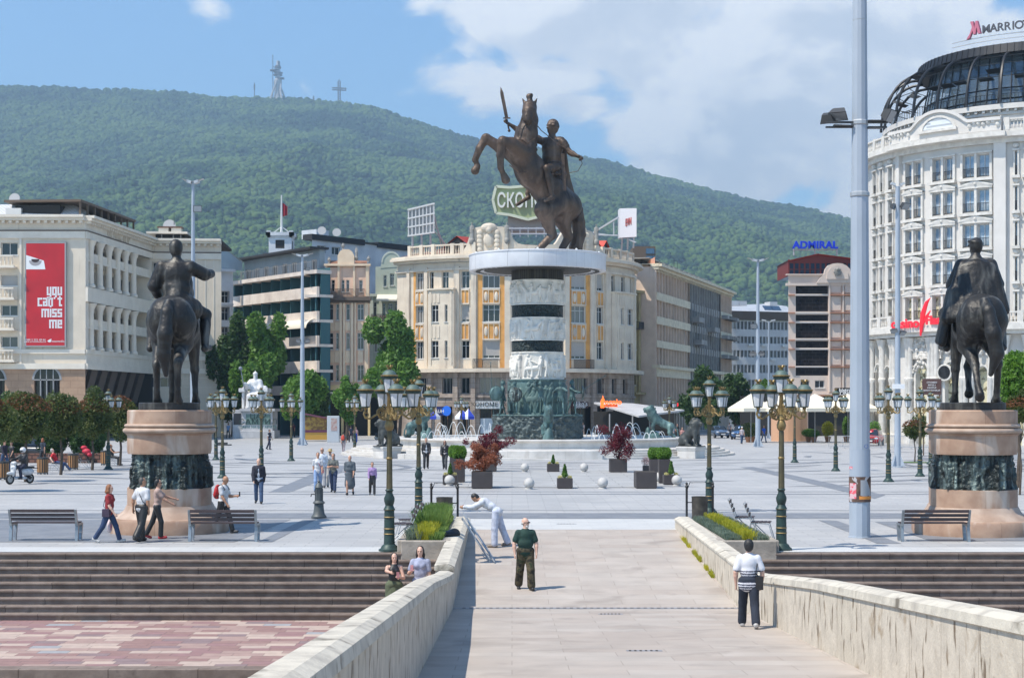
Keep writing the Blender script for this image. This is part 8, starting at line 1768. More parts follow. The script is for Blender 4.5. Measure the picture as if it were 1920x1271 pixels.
lamp_spots=[(730,1033,2,'ornate green and gold street lamp nearest on the left, beside the left flower bed',8),(785,961,2,'ornate street lamp behind the nearest left one, beside the left litter bin',25),(1330,961,2,'ornate street lamp beside the right litter bin, in front of the seated lion',20),(417,896,2,'ornate street lamp just right of the left pedestal',15),(490,889,2,'ornate street lamp behind the bald man in the open jacket',30),(546,864,2,'ornate street lamp between the white seated statue and the group with the straw hat',5),(1490,867,2,'slim ornate street lamp directly behind the nearest right lamp, papers taped to it',40),(1567,883,2,'ornate street lamp just left of the tall grey pole',33),(1666,903,2,'ornate street lamp just right of the tall grey pole',28),(1255,856,2,'ornate street lamp partly behind the green lion on the rock',20),(665,866,2,'ornate street lamp far left of the left seated lion, near the parked scooters',12),(865,845,2,'small ornate street lamp in front of the blue shop parasols',14),(203,880,2,'ornate street lamp hidden behind the round trees, left of the left pedestal',18),(1745,870,2,'ornate street lamp left of the right pedestal',20),(1725,893,2,'ornate street lamp close to the left edge of the right pedestal',60),(405,862,2,'ornate street lamp far behind the left pedestal',50)]
for px_,py_,_,lb,a_ in lamp_spots:
 if px_ in(1255,865,665):py_={1255:838,865:832,665:848}[px_]
 p_=G(px_,py_);dup(l4,(p_.x,p_.y,0),R(a_),lb)
# ---- masts
M_mast=mat('blue grey painted steel',(.36,.41,.48),.5,col2=(.31,.36,.42),ns=.7,nd=6,streak=(6,.4,.62,.8,(.26,.28,.30)));M_galv=mat('galvanised steel',(.44,.46,.48),.45,metal=.4,col2=(.36,.38,.40),ns=2)
M_flood=mat('floodlight housing',(.05,.052,.055),.5);M_fglass=mat('floodlight glass',(.22,.24,.26),.1,spec=.8)
def flood(root,c,ang,tilt=40,w_=.55,h_=.42,scale=1):
 o=bpy.data.objects.new('floodlight',None);COL.objects.link(o);o.parent=root;o.location=c;o.rotation_euler=(R(tilt),0,ang);o.scale=(scale,)*3
 b=MB();b.add([(-w_/2,0,-h_/2),(w_/2,0,-h_/2),(w_/2,0,h_/2),(-w_/2,0,h_/2),(-w_*.32,.24,-h_*.28),(w_*.32,.24,-h_*.28),(w_*.32,.24,h_*.28),(-w_*.32,.24,h_*.28)],[(4,5,6,7)[::-1],(0,1,5,4),(1,2,6,5),(2,3,7,6),(3,0,4,7)]);b.mk('housing',M_flood,o);b=MB();b.add([(-w_/2+.02,-.004,-h_/2+.02),(w_/2-.02,-.004,-h_/2+.02),(w_/2-.02,-.004,h_/2-.02),(-w_/2+.02,-.004,h_/2-.02)],[(0,1,2,3)]);b.mk('lens',M_fglass,o)
p_=G(1612,1007);Ym=p_.y;k_=Ym/FPX;root=thg('floodlight_mast','thick blue grey octagonal pole with torn posters and floodlights, running out of the top','mast',(p_.x,Ym,0));zM=lambda py:CH+(HZ-py)*k_
b=MB();b.lathe([(.32,0),(.32,.03),(.295,.04),(.245,zM(366))],n=12);b.mk('lower_shaft',M_mast,root);b=MB();b.lathe([(.235,zM(366)),(.19,zM(-60))],n=12);b.mk('upper_shaft',M_mast,root)
b=MB();b.lathe([(.245,zM(370)),(.275,zM(368)),(.275,zM(362)),(.235,zM(360))],n=12);b.lathe([(.225,zM(236)),(.24,zM(234)),(.24,zM(228)),(.22,zM(226))],n=12);b.lathe([(.20,zM(40)),(.205,zM(38))],n=12);b.mk('collars',M_galv,root)
b=MB();z_=zM(231);b.bar((-.95,-.1,z_),(.75,-.1,z_),.06,.06);b.bar((-.95,-.02,z_-.12),(.75,-.02,z_-.12),.05,.05);b.bar((-.75,-.1,z_-.08),(-.2,-.1,z_-.10),.16,.03);b.bar((.2,-.1,z_+.04),(.65,-.1,z_+.04),.2,.03);b.bar((.2,-.1,z_-.16),(.6,-.1,z_-.16),.14,.03);b.mk('bracket',M_flood,root)
flood(root,(-.62,-.1,z_+.16),R(-25),55,.5,.34);flood(root,(-.85,.1,z_+.05),R(150),60,.4,.3);flood(root,(.85,-.12,z_+.16),R(55),30,.44,.38)
M_post1=mat('torn dark posters',(.045,.03,.028),.7,col2=(.16,.09,.06),ns=4,nd=6,col3=(.45,.44,.46),n3=3,c3r=(.58,.60));M_post2=mat('pink and white flyer',(.62,.42,.45),.7,col2=(.70,.10,.14),ns=10,nd=2,contrast=(.52,.54))
def wrapsheet(z0,z1,a0,a1,m,nm,r_=.295,notch=None):
 b=MB();n=10
 for i in range(n):
  aa,bb=R(a0+(a1-a0)*i/n),R(a0+(a1-a0)*(i+1)/n);f=lambda a,z:(r_*math.cos(a),r_*math.sin(a),z);z1a=z1-(notch*max(0,(i/n-.5))*2 if notch else 0);z1b=z1-(notch*max(0,((i+1)/n-.5))*2 if notch else 0);b.add([f(aa,z0),f(bb,z0),f(bb,z1b),f(aa,z1a)],[(0,1,2,3)])
 return b.mk(nm,m,root)
wrapsheet(zM(940),zM(893),182,350,M_post1,'torn_poster',.302);wrapsheet(zM(934),zM(905),195,240,M_post2,'flyer',.306);wrapsheet(zM(879),zM(874),185,215,M_post2,'sticker',.292);wrapsheet(zM(935),zM(929),255,345,mat('orange poster strip',(.65,.25,.05),.6),'poster_strip',.306);wrapsheet(zM(928),zM(899),262,330,mat('bare patch',(.30,.32,.35),.6),'torn_patch',.3045,.35)
wrapsheet(zM(893),zM(842),200,340,mat('faded glue patch',(.33,.38,.45),.7),'glue_patch',.2905)
b=MB();n=16
for i in range(n):
 a_,e_=6.283*i/n,6.283*(i+1)/n;q=[]
 for rr_,aa in((.055,a_),(.055,e_),(.045,e_),(.045,a_)):q.append((.12+rr_*math.cos(aa),-.279,zM(836)+rr_*math.sin(aa)))
 b.add(q,[(0,1,2,3)])
b.mk('round_sticker',mat('blue sticker',(.03,.08,.35),.5),root)
def mast(px_,py_,toppy,r0,r1,lb,heads='fork',floods=()):
 p_=G(px_,py_);Y=p_.y;k_=Y/FPX;zt=CH+(HZ-toppy)*k_;root=thg('light_mast',lb,'mast',(p_.x,Y,0),0,'tall light masts on the square')
 b=MB();b.lathe([(r0*1.6,0),(r0*1.6,.06),(r0,.08),(r0*.8,zt*.45),(r1,zt)],n=10)
 for k in range(4):a_=R(45+90*k);b.add([(r0*.9*math.cos(a_),r0*.9*math.sin(a_),.08),(r0*2.6*math.cos(a_),r0*2.6*math.sin(a_),.08),(r0*.9*math.cos(a_),r0*.9*math.sin(a_),.8)],[(0,1,2)])
 b.mk('pole',M_mast,root,True,sharp=40)
 if heads=='fork':
  b=MB();w_=20*k_
  for s_ in(-1,1):b.add([(0,-.2,zt-.05),(s_*w_,-.35,zt+.15),(s_*w_,.35,zt+.15),(0,.2,zt-.05),(0,-.2,zt-.25),(s_*w_*.5,0,zt-.12)],[(0,1,2,3),(4,1,5)]);b.bar((s_*.1,0,zt-.1),(s_*w_*.55,0,zt+.0),.5,.18)
  b.mk('lamp_head',M_gal,root)
 elif heads=='double':
  b=MB();w_=9*k_
  for s_ in(-1,1):b.bar((0,0,zt-.1),(s_*w_,0,zt+.15),.08,.08);b.bar((s_*w_*.5,0,zt+.1),(s_*w_*1.4,0,zt+.2),.25,.14)
  b.mk('lamp_head',M_gal,root)
 for f in floods:
  zf=CH+(HZ-f[1])*k_;b=MB();b.bar((0,0,zf),((f[0]-px_)*k_,0,zf),.06,.06);b.mk('flood_arm',M_flood,root);flood(root,((f[0]-px_)*k_,-.1,zf),R(f[2]),f[3],scale=f[4]*.75)
 return root
mast(362,862,340,.22,.10,'pale light mast behind the left rider, black loudspeaker near its top','fork',((371,392,10,0,1.4),))
mast(567,835,478,.26,.11,'light mast in front of the modern balcony block, dark floodlights halfway up','fork',((560,640,-20,50,1.2),(577,640,20,50,1.2),(577,505,20,20,1.0)))
mast(1421,838,487,.24,.11,'light mast left of the pink tower, floodlights at two heights','fork',((1413,612,-30,30,1.6),(1411,665,-10,60,1.5),(1427,665,10,60,1.5)))
mast(1441,822,603,.11,.08,'thin double headed light mast behind the one left of the pink tower','double')
r_=mast(1683,876,350,.20,.13,'light mast with floodlights in front of the white hotel, white box halfway up','double',((1676,388,60,10,1.2),(1698,388,35,40,1.5),(1676,622,-30,50,1.1),(1692,626,30,50,1.1)))
b=MB();p_=G(1683,876);k_=p_.y/FPX;b.box(-.36,.36,-.28,-.16,CH+(HZ-729)*k_,CH+(HZ-720)*k_);b.mk('notice_board',M_wht,r_)
# ---- long benches
M_slat=mat('dark stained slats',(.060,.040,.042),.55,col2=(.035,.024,.026),ns=6,sc=(1,6,6));M_steel=mat('brushed steel leg',(.30,.33,.35),.4,metal=.6,col2=(.22,.24,.26),ns=5)
def make_bench(label):
 root=thg('park_bench',label,'bench',(0,0,0),0,'slatted benches facing away by the pedestals');W_=1.82
 for s_ in(-1,1):
  b=MB();x=s_*(W_/2-.02);b.prismx([(-.06,.0),(.02,0),(.10,.42),(.02,.44)],x-.04,x+.04);b.prismx([(.30,0),(.38,0),(.50,.42),(.42,.44)],x-.04+s_*-.0,x+.04);b.prismx([(-.04,.42),(.52,.42),(.52,.47),(-.04,.47)],x-.035,x+.035);b.prismx([(-.03,.45),(.04,.45),(-.10,.86),(-.16,.86)],x-.03,x+.03);b.mk('leg_frame',M_steel,root)
 for k in range(4):b=MB();y0=.04+.125*k;b.box(-W_/2+.02,W_/2-.02,y0,y0+.10,.475,.505);b.mk('seat_slat',M_slat,root)
 for k in range(3):b=MB();z0=.56+.11*k;y0=-.055-.035*k;b.box(-W_/2+.05,W_/2-.05,y0-.03,y0,z0,z0+.085);b.mk('back_slat',M_slat,root)
 return root
b0=make_bench('dark slatted bench at the far left, left of the woman in red');p_=G(82,1014);b0.location=(p_.x,p_.y,0)
for px_,lb in((418,'dark slatted bench in front of the left pedestal, beside the man with the red backpack'),(1754,'dark slatted bench in front of the right pedestal')):p_=G(px_,1015);dup(b0,(p_.x,p_.y,0),0,lb)
# ---- wire seats beside the flower beds
def make_seat(label):
 root=thg('slatted_chair',label,'chair',(0,0,0),0,'pairs of slatted metal chairs by the flower beds')
 b=MB()
 for s_ in(-1,1):x=.23*s_;b.tube([(x,-.28,0),(x,-.16,.40),(x,.24,.42),(x,.34,.0)],.012,5);b.tube([(x,-.22,.0),(x,.22,.42),(x,.40,.86)],.012,5)
 b.mk('wire_frame',M_galv,root)
 for k in range(5):b=MB();b.box(-.25,.25,-.20+.09*k,-.125+.09*k,.425,.445);b.mk('seat_slat',M_slat,root)
 for k in range(3):b=MB();z0=.56+.10*k;y0=.265+.04*k;b.box(-.25,.25,y0,y0+.02,z0,z0+.075);b.mk('back_slat',M_slat,root)
 return root
s0=make_seat('slatted metal chair nearer the camera beside the left flower bed');s0.location=(-2.95,42.6,0);s0.rotation_euler=(0,0,R(-80))
dup(s0,(-2.9,44.4,0),R(-80),'slatted metal chair farther from the camera beside the left flower bed',1.15);s0.scale=(1.2,)*3
dup(s0,(6.75,43.2,0),R(78),'slatted metal chair nearer the camera beside the right flower bed',1.2);dup(s0,(6.6,45.2,0),R(78),'slatted metal chair farther from the camera beside the right flower bed',1.2)
# ---- litter bins between two posts
def make_bin(label):
 root=thg('litter_bin',label,'litter bin',(0,0,0),0,'round bins hung between posts')
 b=MB();b.lathe([(.20,.18),(.24,.22),(.25,.85),(.26,.88),(.22,.88),(.21,.3),(0,.3)],n=20);b.mk('drum',mat('weathered bin steel',(.10,.09,.075),.6,metal=.4,col2=(.05,.045,.04),ns=5),root,True,sharp=35)
 for s_ in(-1,1):b=MB();b.lathe([(.05,0),(.05,.06),(.035,.1),(.035,1.15),(.055,1.18),(.03,1.24),(.045,1.28),(0,1.33)],c=(.40*s_,0,0),n=8);b.mk('post',M_iron,root,True)
 b=MB();b.tube([(-.38,0,1.1),(-.30,0,1.32),(-.22,0,1.30)],.012,5);b.tube([(.38,0,1.1),(.30,0,1.32),(.22,0,1.30)],.012,5);b.bar((-.3,0,1.31),(.3,0,1.31),.015,.015);b.bar((-.4,0,.7),(-.24,0,.7),.03,.03);b.bar((.4,0,.7),(.24,0,.7),.03,.03);b.mk('hanger',M_iron,root);return root
n0=make_bin('dark litter bin between two black posts behind the left flower bed');n0.location=(-2.05,48.6,0);dup(n0,(5.75,49.0,0),0,'dark litter bin between two black posts behind the right flower bed')
# ---- cast iron drinking post
p_=G(598,971);root=thg('cast_iron_fountain','grey green cast iron drinking post standing alone on the left of the square','drinking fountain',(p_.x,p_.y,0))
M_ci=mat('grey green cast iron',(.10,.115,.12),.55,metal=.2,col2=(.06,.07,.075),ns=4)
b=MB();b.lathe([(.25,0),(.25,.06),(.19,.14),(.16,.32),(.15,.46)],n=16);b.mk('foot',M_ci,root,True,sharp=35);b=MB();b.lathe([(.15,.46),(.21,.50),(.17,.54),(.13,.58),(.12,.98),(.15,1.0),(.13,1.04),(.09,1.12),(.04,1.16),(.05,1.2),(0,1.25)],n=16)
for k in range(10):a_=k*.628;b.bar((.125*math.cos(a_),.125*math.sin(a_),.58),(.125*math.cos(a_),.125*math.sin(a_),.96),.02,.02)
b.mk('column',M_ci,root,True,sharp=35);b=MB();b.tube([(-.12,0,.78),(-.24,-.02,.78),(-.26,-.02,.70)],.02,6);b.mk('spout',M_iron,root,True)
# ---- stone balls
M_ball=mat('grey stone ball',(.52,.51,.49),.7,col2=(.40,.39,.38),ns=4,nd=8,bump=.3,bs=30)
for i,(px_,py_,lb)in enumerate(((843,911,'in front of the small left planter'),(992,917,'between the rust maple planter and the small conifer planter'),(1130,916,'right of the small conifer planter in front'),(1269,911,'in front of the small right planter'),(984,885,'behind, left of the far small conifer planter'),(1095,885,'behind, right of the far small conifer planter'),(1236,905,'hidden behind the large brown box on the right'))):
 p_=G(px_,py_);o=thg('stone_ball','grey stone ball bollard '+lb,'bollard',(p_.x,p_.y,0),0,'stone balls around the planters');b=MB();b.sph((0,0,.27),.24,10);b.mk('ball',M_ball,o,True);b=MB();b.lathe([(.19,0),(.19,.03),(.15,.06)],n=14);b.mk('foot',M_ball,o)
# ---- wooden litter boxes and chairs on the left
M_wd=mat('varnished wood slats',(.42,.22,.09),.5,col2=(.30,.15,.06),ns=3,sc=(1,1,.3))
def make_wbin(label):
 root=thg('wooden_bin',label,'litter bin',(0,0,0),0,'wooden slatted bins in the row of trees');b=MB()
 for k in range(14):a_=k/14*6.283;b.box(-.035,.035,-.3,-.275,.12,.82);b.xf(Mx.Rotation(a_,4,'Z'),len(b.v)-8)
 b.mk('slats',M_wd,root);b=MB();b.lathe([(.27,.06),(.27,.14),(.25,.14)],n=16);b.lathe([(.22,.12),(.26,.80),(.31,.84),(.31,.92),(.26,.93),(.24,.5),(0,.5)],n=16)
 for k in range(8):a_=k/8*6.283;b.bar((.27*math.cos(a_),.27*math.sin(a_),0),(.27*math.cos(a_),.27*math.sin(a_),.08),.04,.04)
 b.mk('liner',M_flood,root);return root
w0=make_wbin('wooden slatted litter bin at the left edge, near the scooter');p_=G(5,899);w0.location=(p_.x,p_.y,0)
for px_,py_,lb in((80,889,'wooden slatted litter bin left of the man in red'),(142,873,''),(198,872,'wooden slatted litter bin left of the seated woman near the left pedestal')):
 if lb=='':px_,py_,lb=137,880,'wooden slatted litter bin between the man in red and the red pushchair'
 p_=G(px_,py_);dup(w0,(p_.x,p_.y,0),0,lb)
# ---- small city things
p_=G(590,822,0);p_=Vc(((590-CX)*172/FPX,172,0));root=thg('kiosk','small ochre and purple wooden kiosk with a sloping roof near the white statue','kiosk',(p_.x,p_.y,0),R(12));q_=172/FPX
b=MB();b.box(-1.3,1.3,-.9,.9,.15,.95);b.mk('counter_box',mat('ochre boards',(.55,.30,.05),.6),root);b=MB();b.box(-1.35,1.35,-.95,.95,.95,1.2);b.mk('purple_band',mat('purple paint',(.13,.03,.07),.6),root);b=MB();b.box(-1.2,1.2,-.8,.8,1.2,2.6);b.mk('cabin',mat('brown carved boards',(.20,.10,.03),.7,col2=(.38,.24,.05),ns=2.5,contrast=(.45,.55)),root)
b=MB();b.add([(-1.6,-1.1,3.1),(1.8,-1.1,2.45),(1.8,1.1,2.45),(-1.6,1.1,3.1),(-1.6,-1.1,2.9),(1.8,-1.1,2.3),(1.8,1.1,2.3),(-1.6,1.1,2.9)],[(0,1,2,3),(4,7,6,5),(0,4,5,1),(1,5,6,2),(3,2,6,7)]);b.mk('roof',mat('purple roof',(.16,.05,.08),.6),root)
p_=Vc(((625-CX)*165/FPX,165,0));root=thg('info_pillar','pale grey information pillar with small posters beside the kiosk','sign',(p_.x,p_.y,0));b=MB();b.box(-.62,.62,-.3,.3,0,2.75);b.mk('body',M_gal,root,bevel=.04);b=MB();b.box(-.2,.42,-.33,-.301,1.2,2.5);b.mk('poster',mat('small colour posters',(.35,.15,.12),.5,col2=(.45,.42,.40),ns=3),root)
p_=G(418,835);
b=MB();root=thg('busker_case','flat dark case lying open on the paving behind the left pedestal','case',(p_.x,p_.y,0));b.box(-.8,.8,-.25,.25,0,.12);b.box(-.75,.4,.1,.35,.12,.3);b.mk('case',M_flood,root,bevel=.03)
# ================================================================ ridge masts, plants, trees, vehicles
M_far=mat('pale concrete mast',(.50,.48,.47),.8);M_far2=mat('dark steel lattice',(.10,.09,.10),.7)
def ridge(px):x=(px-CX)*4400/FPX;return x,max(hillz(x,4400),hillz(x,4380))
x,z=ridge(521);q_=4400/FPX;root=thg('telecom_tower','pale telecommunication tower with dark platforms on the mountain ridge','tower',(x,4400,z-2),s=.73)
b=MB();b.lathe([(14,0),(10,25),(11,50),(14,78),(10,82),(9,118),(6,122),(5,150)],n=12)
for k in range(4):a_=R(35+90*k);b.tube([(36*math.cos(a_),36*math.sin(a_),-6),(20*math.cos(a_),20*math.sin(a_),35),(13*math.cos(a_+.9),13*math.sin(a_+.9),75)],[4,3.5,3.5],6)
b.mk('shaft',M_far,root,True)
b=MB()
for z_,r_,dx in((82,15,10),(95,17,0),(103,16,2),(112,18,-12),(122,13,0),(128,11,0)):b.lathe([(r_,z_),(r_,z_+4)],c=(dx,0,0),n=14)
b.lathe([(6,130),(6,148)],c=(2,0,0),n=8);b.mk('platforms',M_far2,root);b=MB();b.bar((-19,0,0),(-19,0,172),2.5,2.5);b.bar((-19,0,128),(0,0,128),1.5,1.5);b.mk('antenna_mast',M_far2,root)
x,z=ridge(636);root=thg('summit_cross','tall dark steel cross standing on the mountain ridge','cross',(x,4400,z+5),s=.92);b=MB()
for dx in(-3,3):b.bar((dx,0,0),(dx,0,68),3.2,3.2);
for s_ in(-1,1):b.bar((-21,0,46+s_*3),(21,0,44+s_*3),3.2,3.2)
for k in range(11):b.bar((-3,0,k*6.5),(3,0,k*6.5+5),1.2,1.2)
for k in range(8):b.bar((-20+k*5.4,0,42.5),(-16+k*5.4,0,48),1.2,1.2)
b.bar((-3,0,68),(0,0,73),1.6,1.6);b.bar((3,0,68),(0,0,73),1.6,1.6);b.mk('lattice',M_far2,root);b=MB();b.box(-14,-6,-4,4,0,9);b.box(9,30,-4,4,-4,6);b.mk('base_building',M_far,root)
for px_,h_,lb in((477,50,'thin aerial mast on the ridge left of the telecommunication tower'),(588,26,'short aerial mast on the ridge between the tower and the cross')):x,z=ridge(px_);o=thg('aerial_mast',lb,'mast',(x,4400,z-5));b=MB();b.bar((0,0,0),(0,0,h_),2,2);b.bar((0,0,h_*.6),(0,0,h_*.9),4,3);b.mk('mast',M_far2,o)
def lfc(n,blobs,size,seed=0,inner=.55,up=0,flat=1.0,shape=4):
 rg=np.random.RandomState(seed);C_=np.array([b_[0]for b_ in blobs],float);Rr=np.array([b_[1]for b_ in blobs],float);w_=Rr.prod(1)**(.67);k=rg.choice(len(blobs),n,p=w_/w_.sum())
 d=rg.randn(n,3);d/=np.linalg.norm(d,axis=1)[:,None];r=inner+(1-inner)*rg.rand(n)**.6;c=C_[k]+d*Rr[k]*r[:,None]+rg.randn(n,3)*size*.4
 nv=d*.6+rg.randn(n,3)*.7;nv[:,2]+=up;nv/=np.linalg.norm(nv,axis=1)[:,None];t=np.cross(nv,rg.randn(n,3));t/=np.linalg.norm(t,axis=1)[:,None];bt=np.cross(nv,t);s_=size*(.6+.8*rg.rand(n))[:,None]
 V_=np.stack([c-t*s_,c-bt*s_*.5*flat,c+t*s_,c+bt*s_*.5*flat],1).reshape(-1,3);return V_,np.arange(4*n).reshape(-1,4)
M_bark=mat('grey brown bark',(.10,.075,.055),.9,col2=(.06,.045,.035),ns=6,bump=.6,bs=14)
L_green=leafmat('mid green leaves',(.05,.13,.02),(.19,.36,.06));L_dark=leafmat('dark green leaves',(.022,.06,.016),(.08,.16,.04));L_round=leafmat('round tree leaves',(.045,.08,.018),(.17,.17,.045),(.085,.125,.03));L_bright=leafmat('bright green leaves',(.05,.14,.012),(.17,.33,.035));L_red=leafmat('dark red maple leaves',(.075,.004,.012),(.20,.018,.035));L_rust=leafmat('rust brown maple leaves',(.20,.055,.025),(.42,.16,.085));L_tip=leafmat('reddish shoots',(.14,.045,.02),(.20,.09,.03))
def blobs(rg,c,r,n,spread=.62,rr=.42):return[((c[0]+r[0]*spread*rg.gauss(0,.55),c[1]+r[1]*spread*rg.gauss(0,.55),c[2]+r[2]*spread*rg.gauss(0,.6)),tuple(q*rr*rg.uniform(.75,1.25)for q in r))for _ in range(n)]
def tree(label,x,y,zc,r,n=16000,leaf=.22,m=None,seed=0,nb=22,trunk=.22,group='street trees in front of the far buildings',cat='tree',spread=.62,rr=.42,rz=0,tips=None,tz0=0,name='leafy_tree'):
 root=thg(name,label,cat,(x,y,tz0),rz,group);rg=random.Random(seed);bl=blobs(rg,(0,0,zc),r,nb,spread,rr)+[((0,0,zc),tuple(q*.55 for q in r))]
 b=MB();b.tube([(0,0,0),(.02*zc,0,zc*.35),(-.02*zc,.02*zc,zc*.75),(0,0,zc*1.1)],[trunk,trunk*.8,trunk*.6,trunk*.25],8)
 for c,_ in bl[:10]:b.tube([(0,0,zc*.6),(c[0]*.5,c[1]*.5,(c[2]+zc*.7)/2),c],[trunk*.4,trunk*.28,trunk*.1],5)
 b.mk('trunk',M_bark,root,True);V_,Q=lfc(n,bl,leaf,seed);link('crown',npmesh('crown',V_,Q,m or L_green,smooth=False),root)
 if tips:V_,Q=lfc(n//7,[(bl[-1][0],tuple(q*.98 for q in r))],leaf*.8,seed+9,.93);V_=V_[(np.repeat(V_.reshape(-1,4,3)[:,:,2].mean(1)>zc+r[2]*.25,4))];link('young_shoots',npmesh('young_shoots',V_,np.arange(len(V_)).reshape(-1,4),tips,smooth=False),root)
 return root
def ptree(px,topy,boty,wpx,Y,label,**k):q_=Y/FPX;zt,zb_=CH+(HZ-topy)*q_,CH+(HZ-boty)*q_;return tree(label,(px-CX)*q_,Y,(zt+zb_)/2,(wpx*q_/2,wpx*q_/2,(zt-zb_)/2),**k)
ptree(492,588,755,84,193,'tall dark green tree behind the white seated statue',seed=1,n=19000,leaf=.28,spread=.85,rr=.34)
ptree(436,606,770,70,197,'dark green tree left of the white seated statue, beside the beige block',seed=2,n=20000,leaf=.30,m=L_dark)
ptree(749,608,755,102,186,'large bright green tree between the pink house and the corner building',seed=3,n=22000,leaf=.26,spread=.85,rr=.34)
ptree(566,696,790,76,184,'green tree behind the light mast and kiosk',seed=4,n=22000,leaf=.26)
ptree(600,720,800,40,188,'small dark tree between the kiosk and the pink house',seed=14,n=9000,leaf=.24,m=L_dark)
ptree(650,714,790,42,176,'small green tree in front of the pink house shopfront',seed=5,n=9000,leaf=.20)
ptree(1330,700,800,70,205,'dark tree at the start of the side street',seed=6,n=14000,leaf=.28,m=L_dark);ptree(1378,700,800,60,212,'dark tree beside the grey office block',seed=7,n=14000,leaf=.28,m=L_dark);ptree(1296,735,800,36,206,'dark drooping tree left in the side street',seed=8,n=8000,leaf=.26,m=L_dark)
ptree(1430,715,760,34,212,'light green tree between the two light masts',seed=9,n=7000,leaf=.22)
ptree(1908,655,775,76,72,'bright green bushy tree at the right edge behind the caped rider',seed=10,n=26000,leaf=.10,m=L_bright,trunk=.1,spread=.5,rr=.55)
ptree(1912,742,800,60,66,'low reddish hedge at the right edge behind the pedestal',seed=11,n=12000,leaf=.07,m=L_round,tips=L_tip,cat='shrub',trunk=.05,name='hedge')
ptree(1715,786,822,50,105,'small round headed tree on a grass disc right of the tall pole',seed=12,n=6500,leaf=.08,m=L_round,trunk=.05,spread=.5,rr=.5,tips=L_tip)
for px_,py_,w_ in((1715,867,5),(1760,874,3)):p_=G(px_,py_);b=MB();b.lathe([(1.15 if w_==5 else.7,.012),(0,.03)],n=24);o=b.mk('grass_patch',mat('short lawn',(.06,.12,.03),.9,col2=(.10,.17,.04),ns=6),None);o.location=(p_.x,p_.y,.01);tag(o,kind='structure')
for i,(px_,py_,wp,t_,b_,lb)in enumerate(((48,903,100,736,828,'nearest round clipped tree on the left, behind the scooter'),(120,890,80,744,824,'second round clipped tree from the left edge'),(179,881,70,744,820,'third round clipped tree from the left edge'),(231,873,62,741,812,'fourth round clipped tree, partly behind the left pedestal'),(-32,922,100,736,838,'round clipped tree cut by the left edge of the picture'))):
 Y=GY(py_);ptree(px_-6 if px_>60 else px_,t_,b_,wp,Y,lb,seed=20+i,n=20000,leaf=.075,m=L_round,trunk=.09,spread=.42,rr=.62,tips=L_tip,group='round clipped trees in a row on the left',name='round_tree')
for i,(px_,t_,b_,wp,lb)in enumerate(((20,745,860,70,'leftmost'),(95,760,862,60,'second from the left'),(150,765,858,56,'middle'),(185,790,852,30,'rightmost'))):ptree(px_,t_,b_,wp,108,'dark dense hedge shrub behind the round clipped trees, '+lb,seed=40+i,n=9000,leaf=.10,m=L_dark,trunk=.05,spread=.5,rr=.6,group='dark shrubs behind the round trees',cat='shrub',name='hedge')
b=MB()
for i in range(8):b.box(-31+i*1.0-3.5,-31+i*1.0-2.6,104,104.4,0,.62)
tag(b.mk('planter_trough',mat('red brown trough',(.20,.09,.06),.7,brick=(.4,.25,.05,(.3,.3,.3),(.9,.9,.9),True))),'long red brown wooden trough under the dark shrubs on the left','planter')
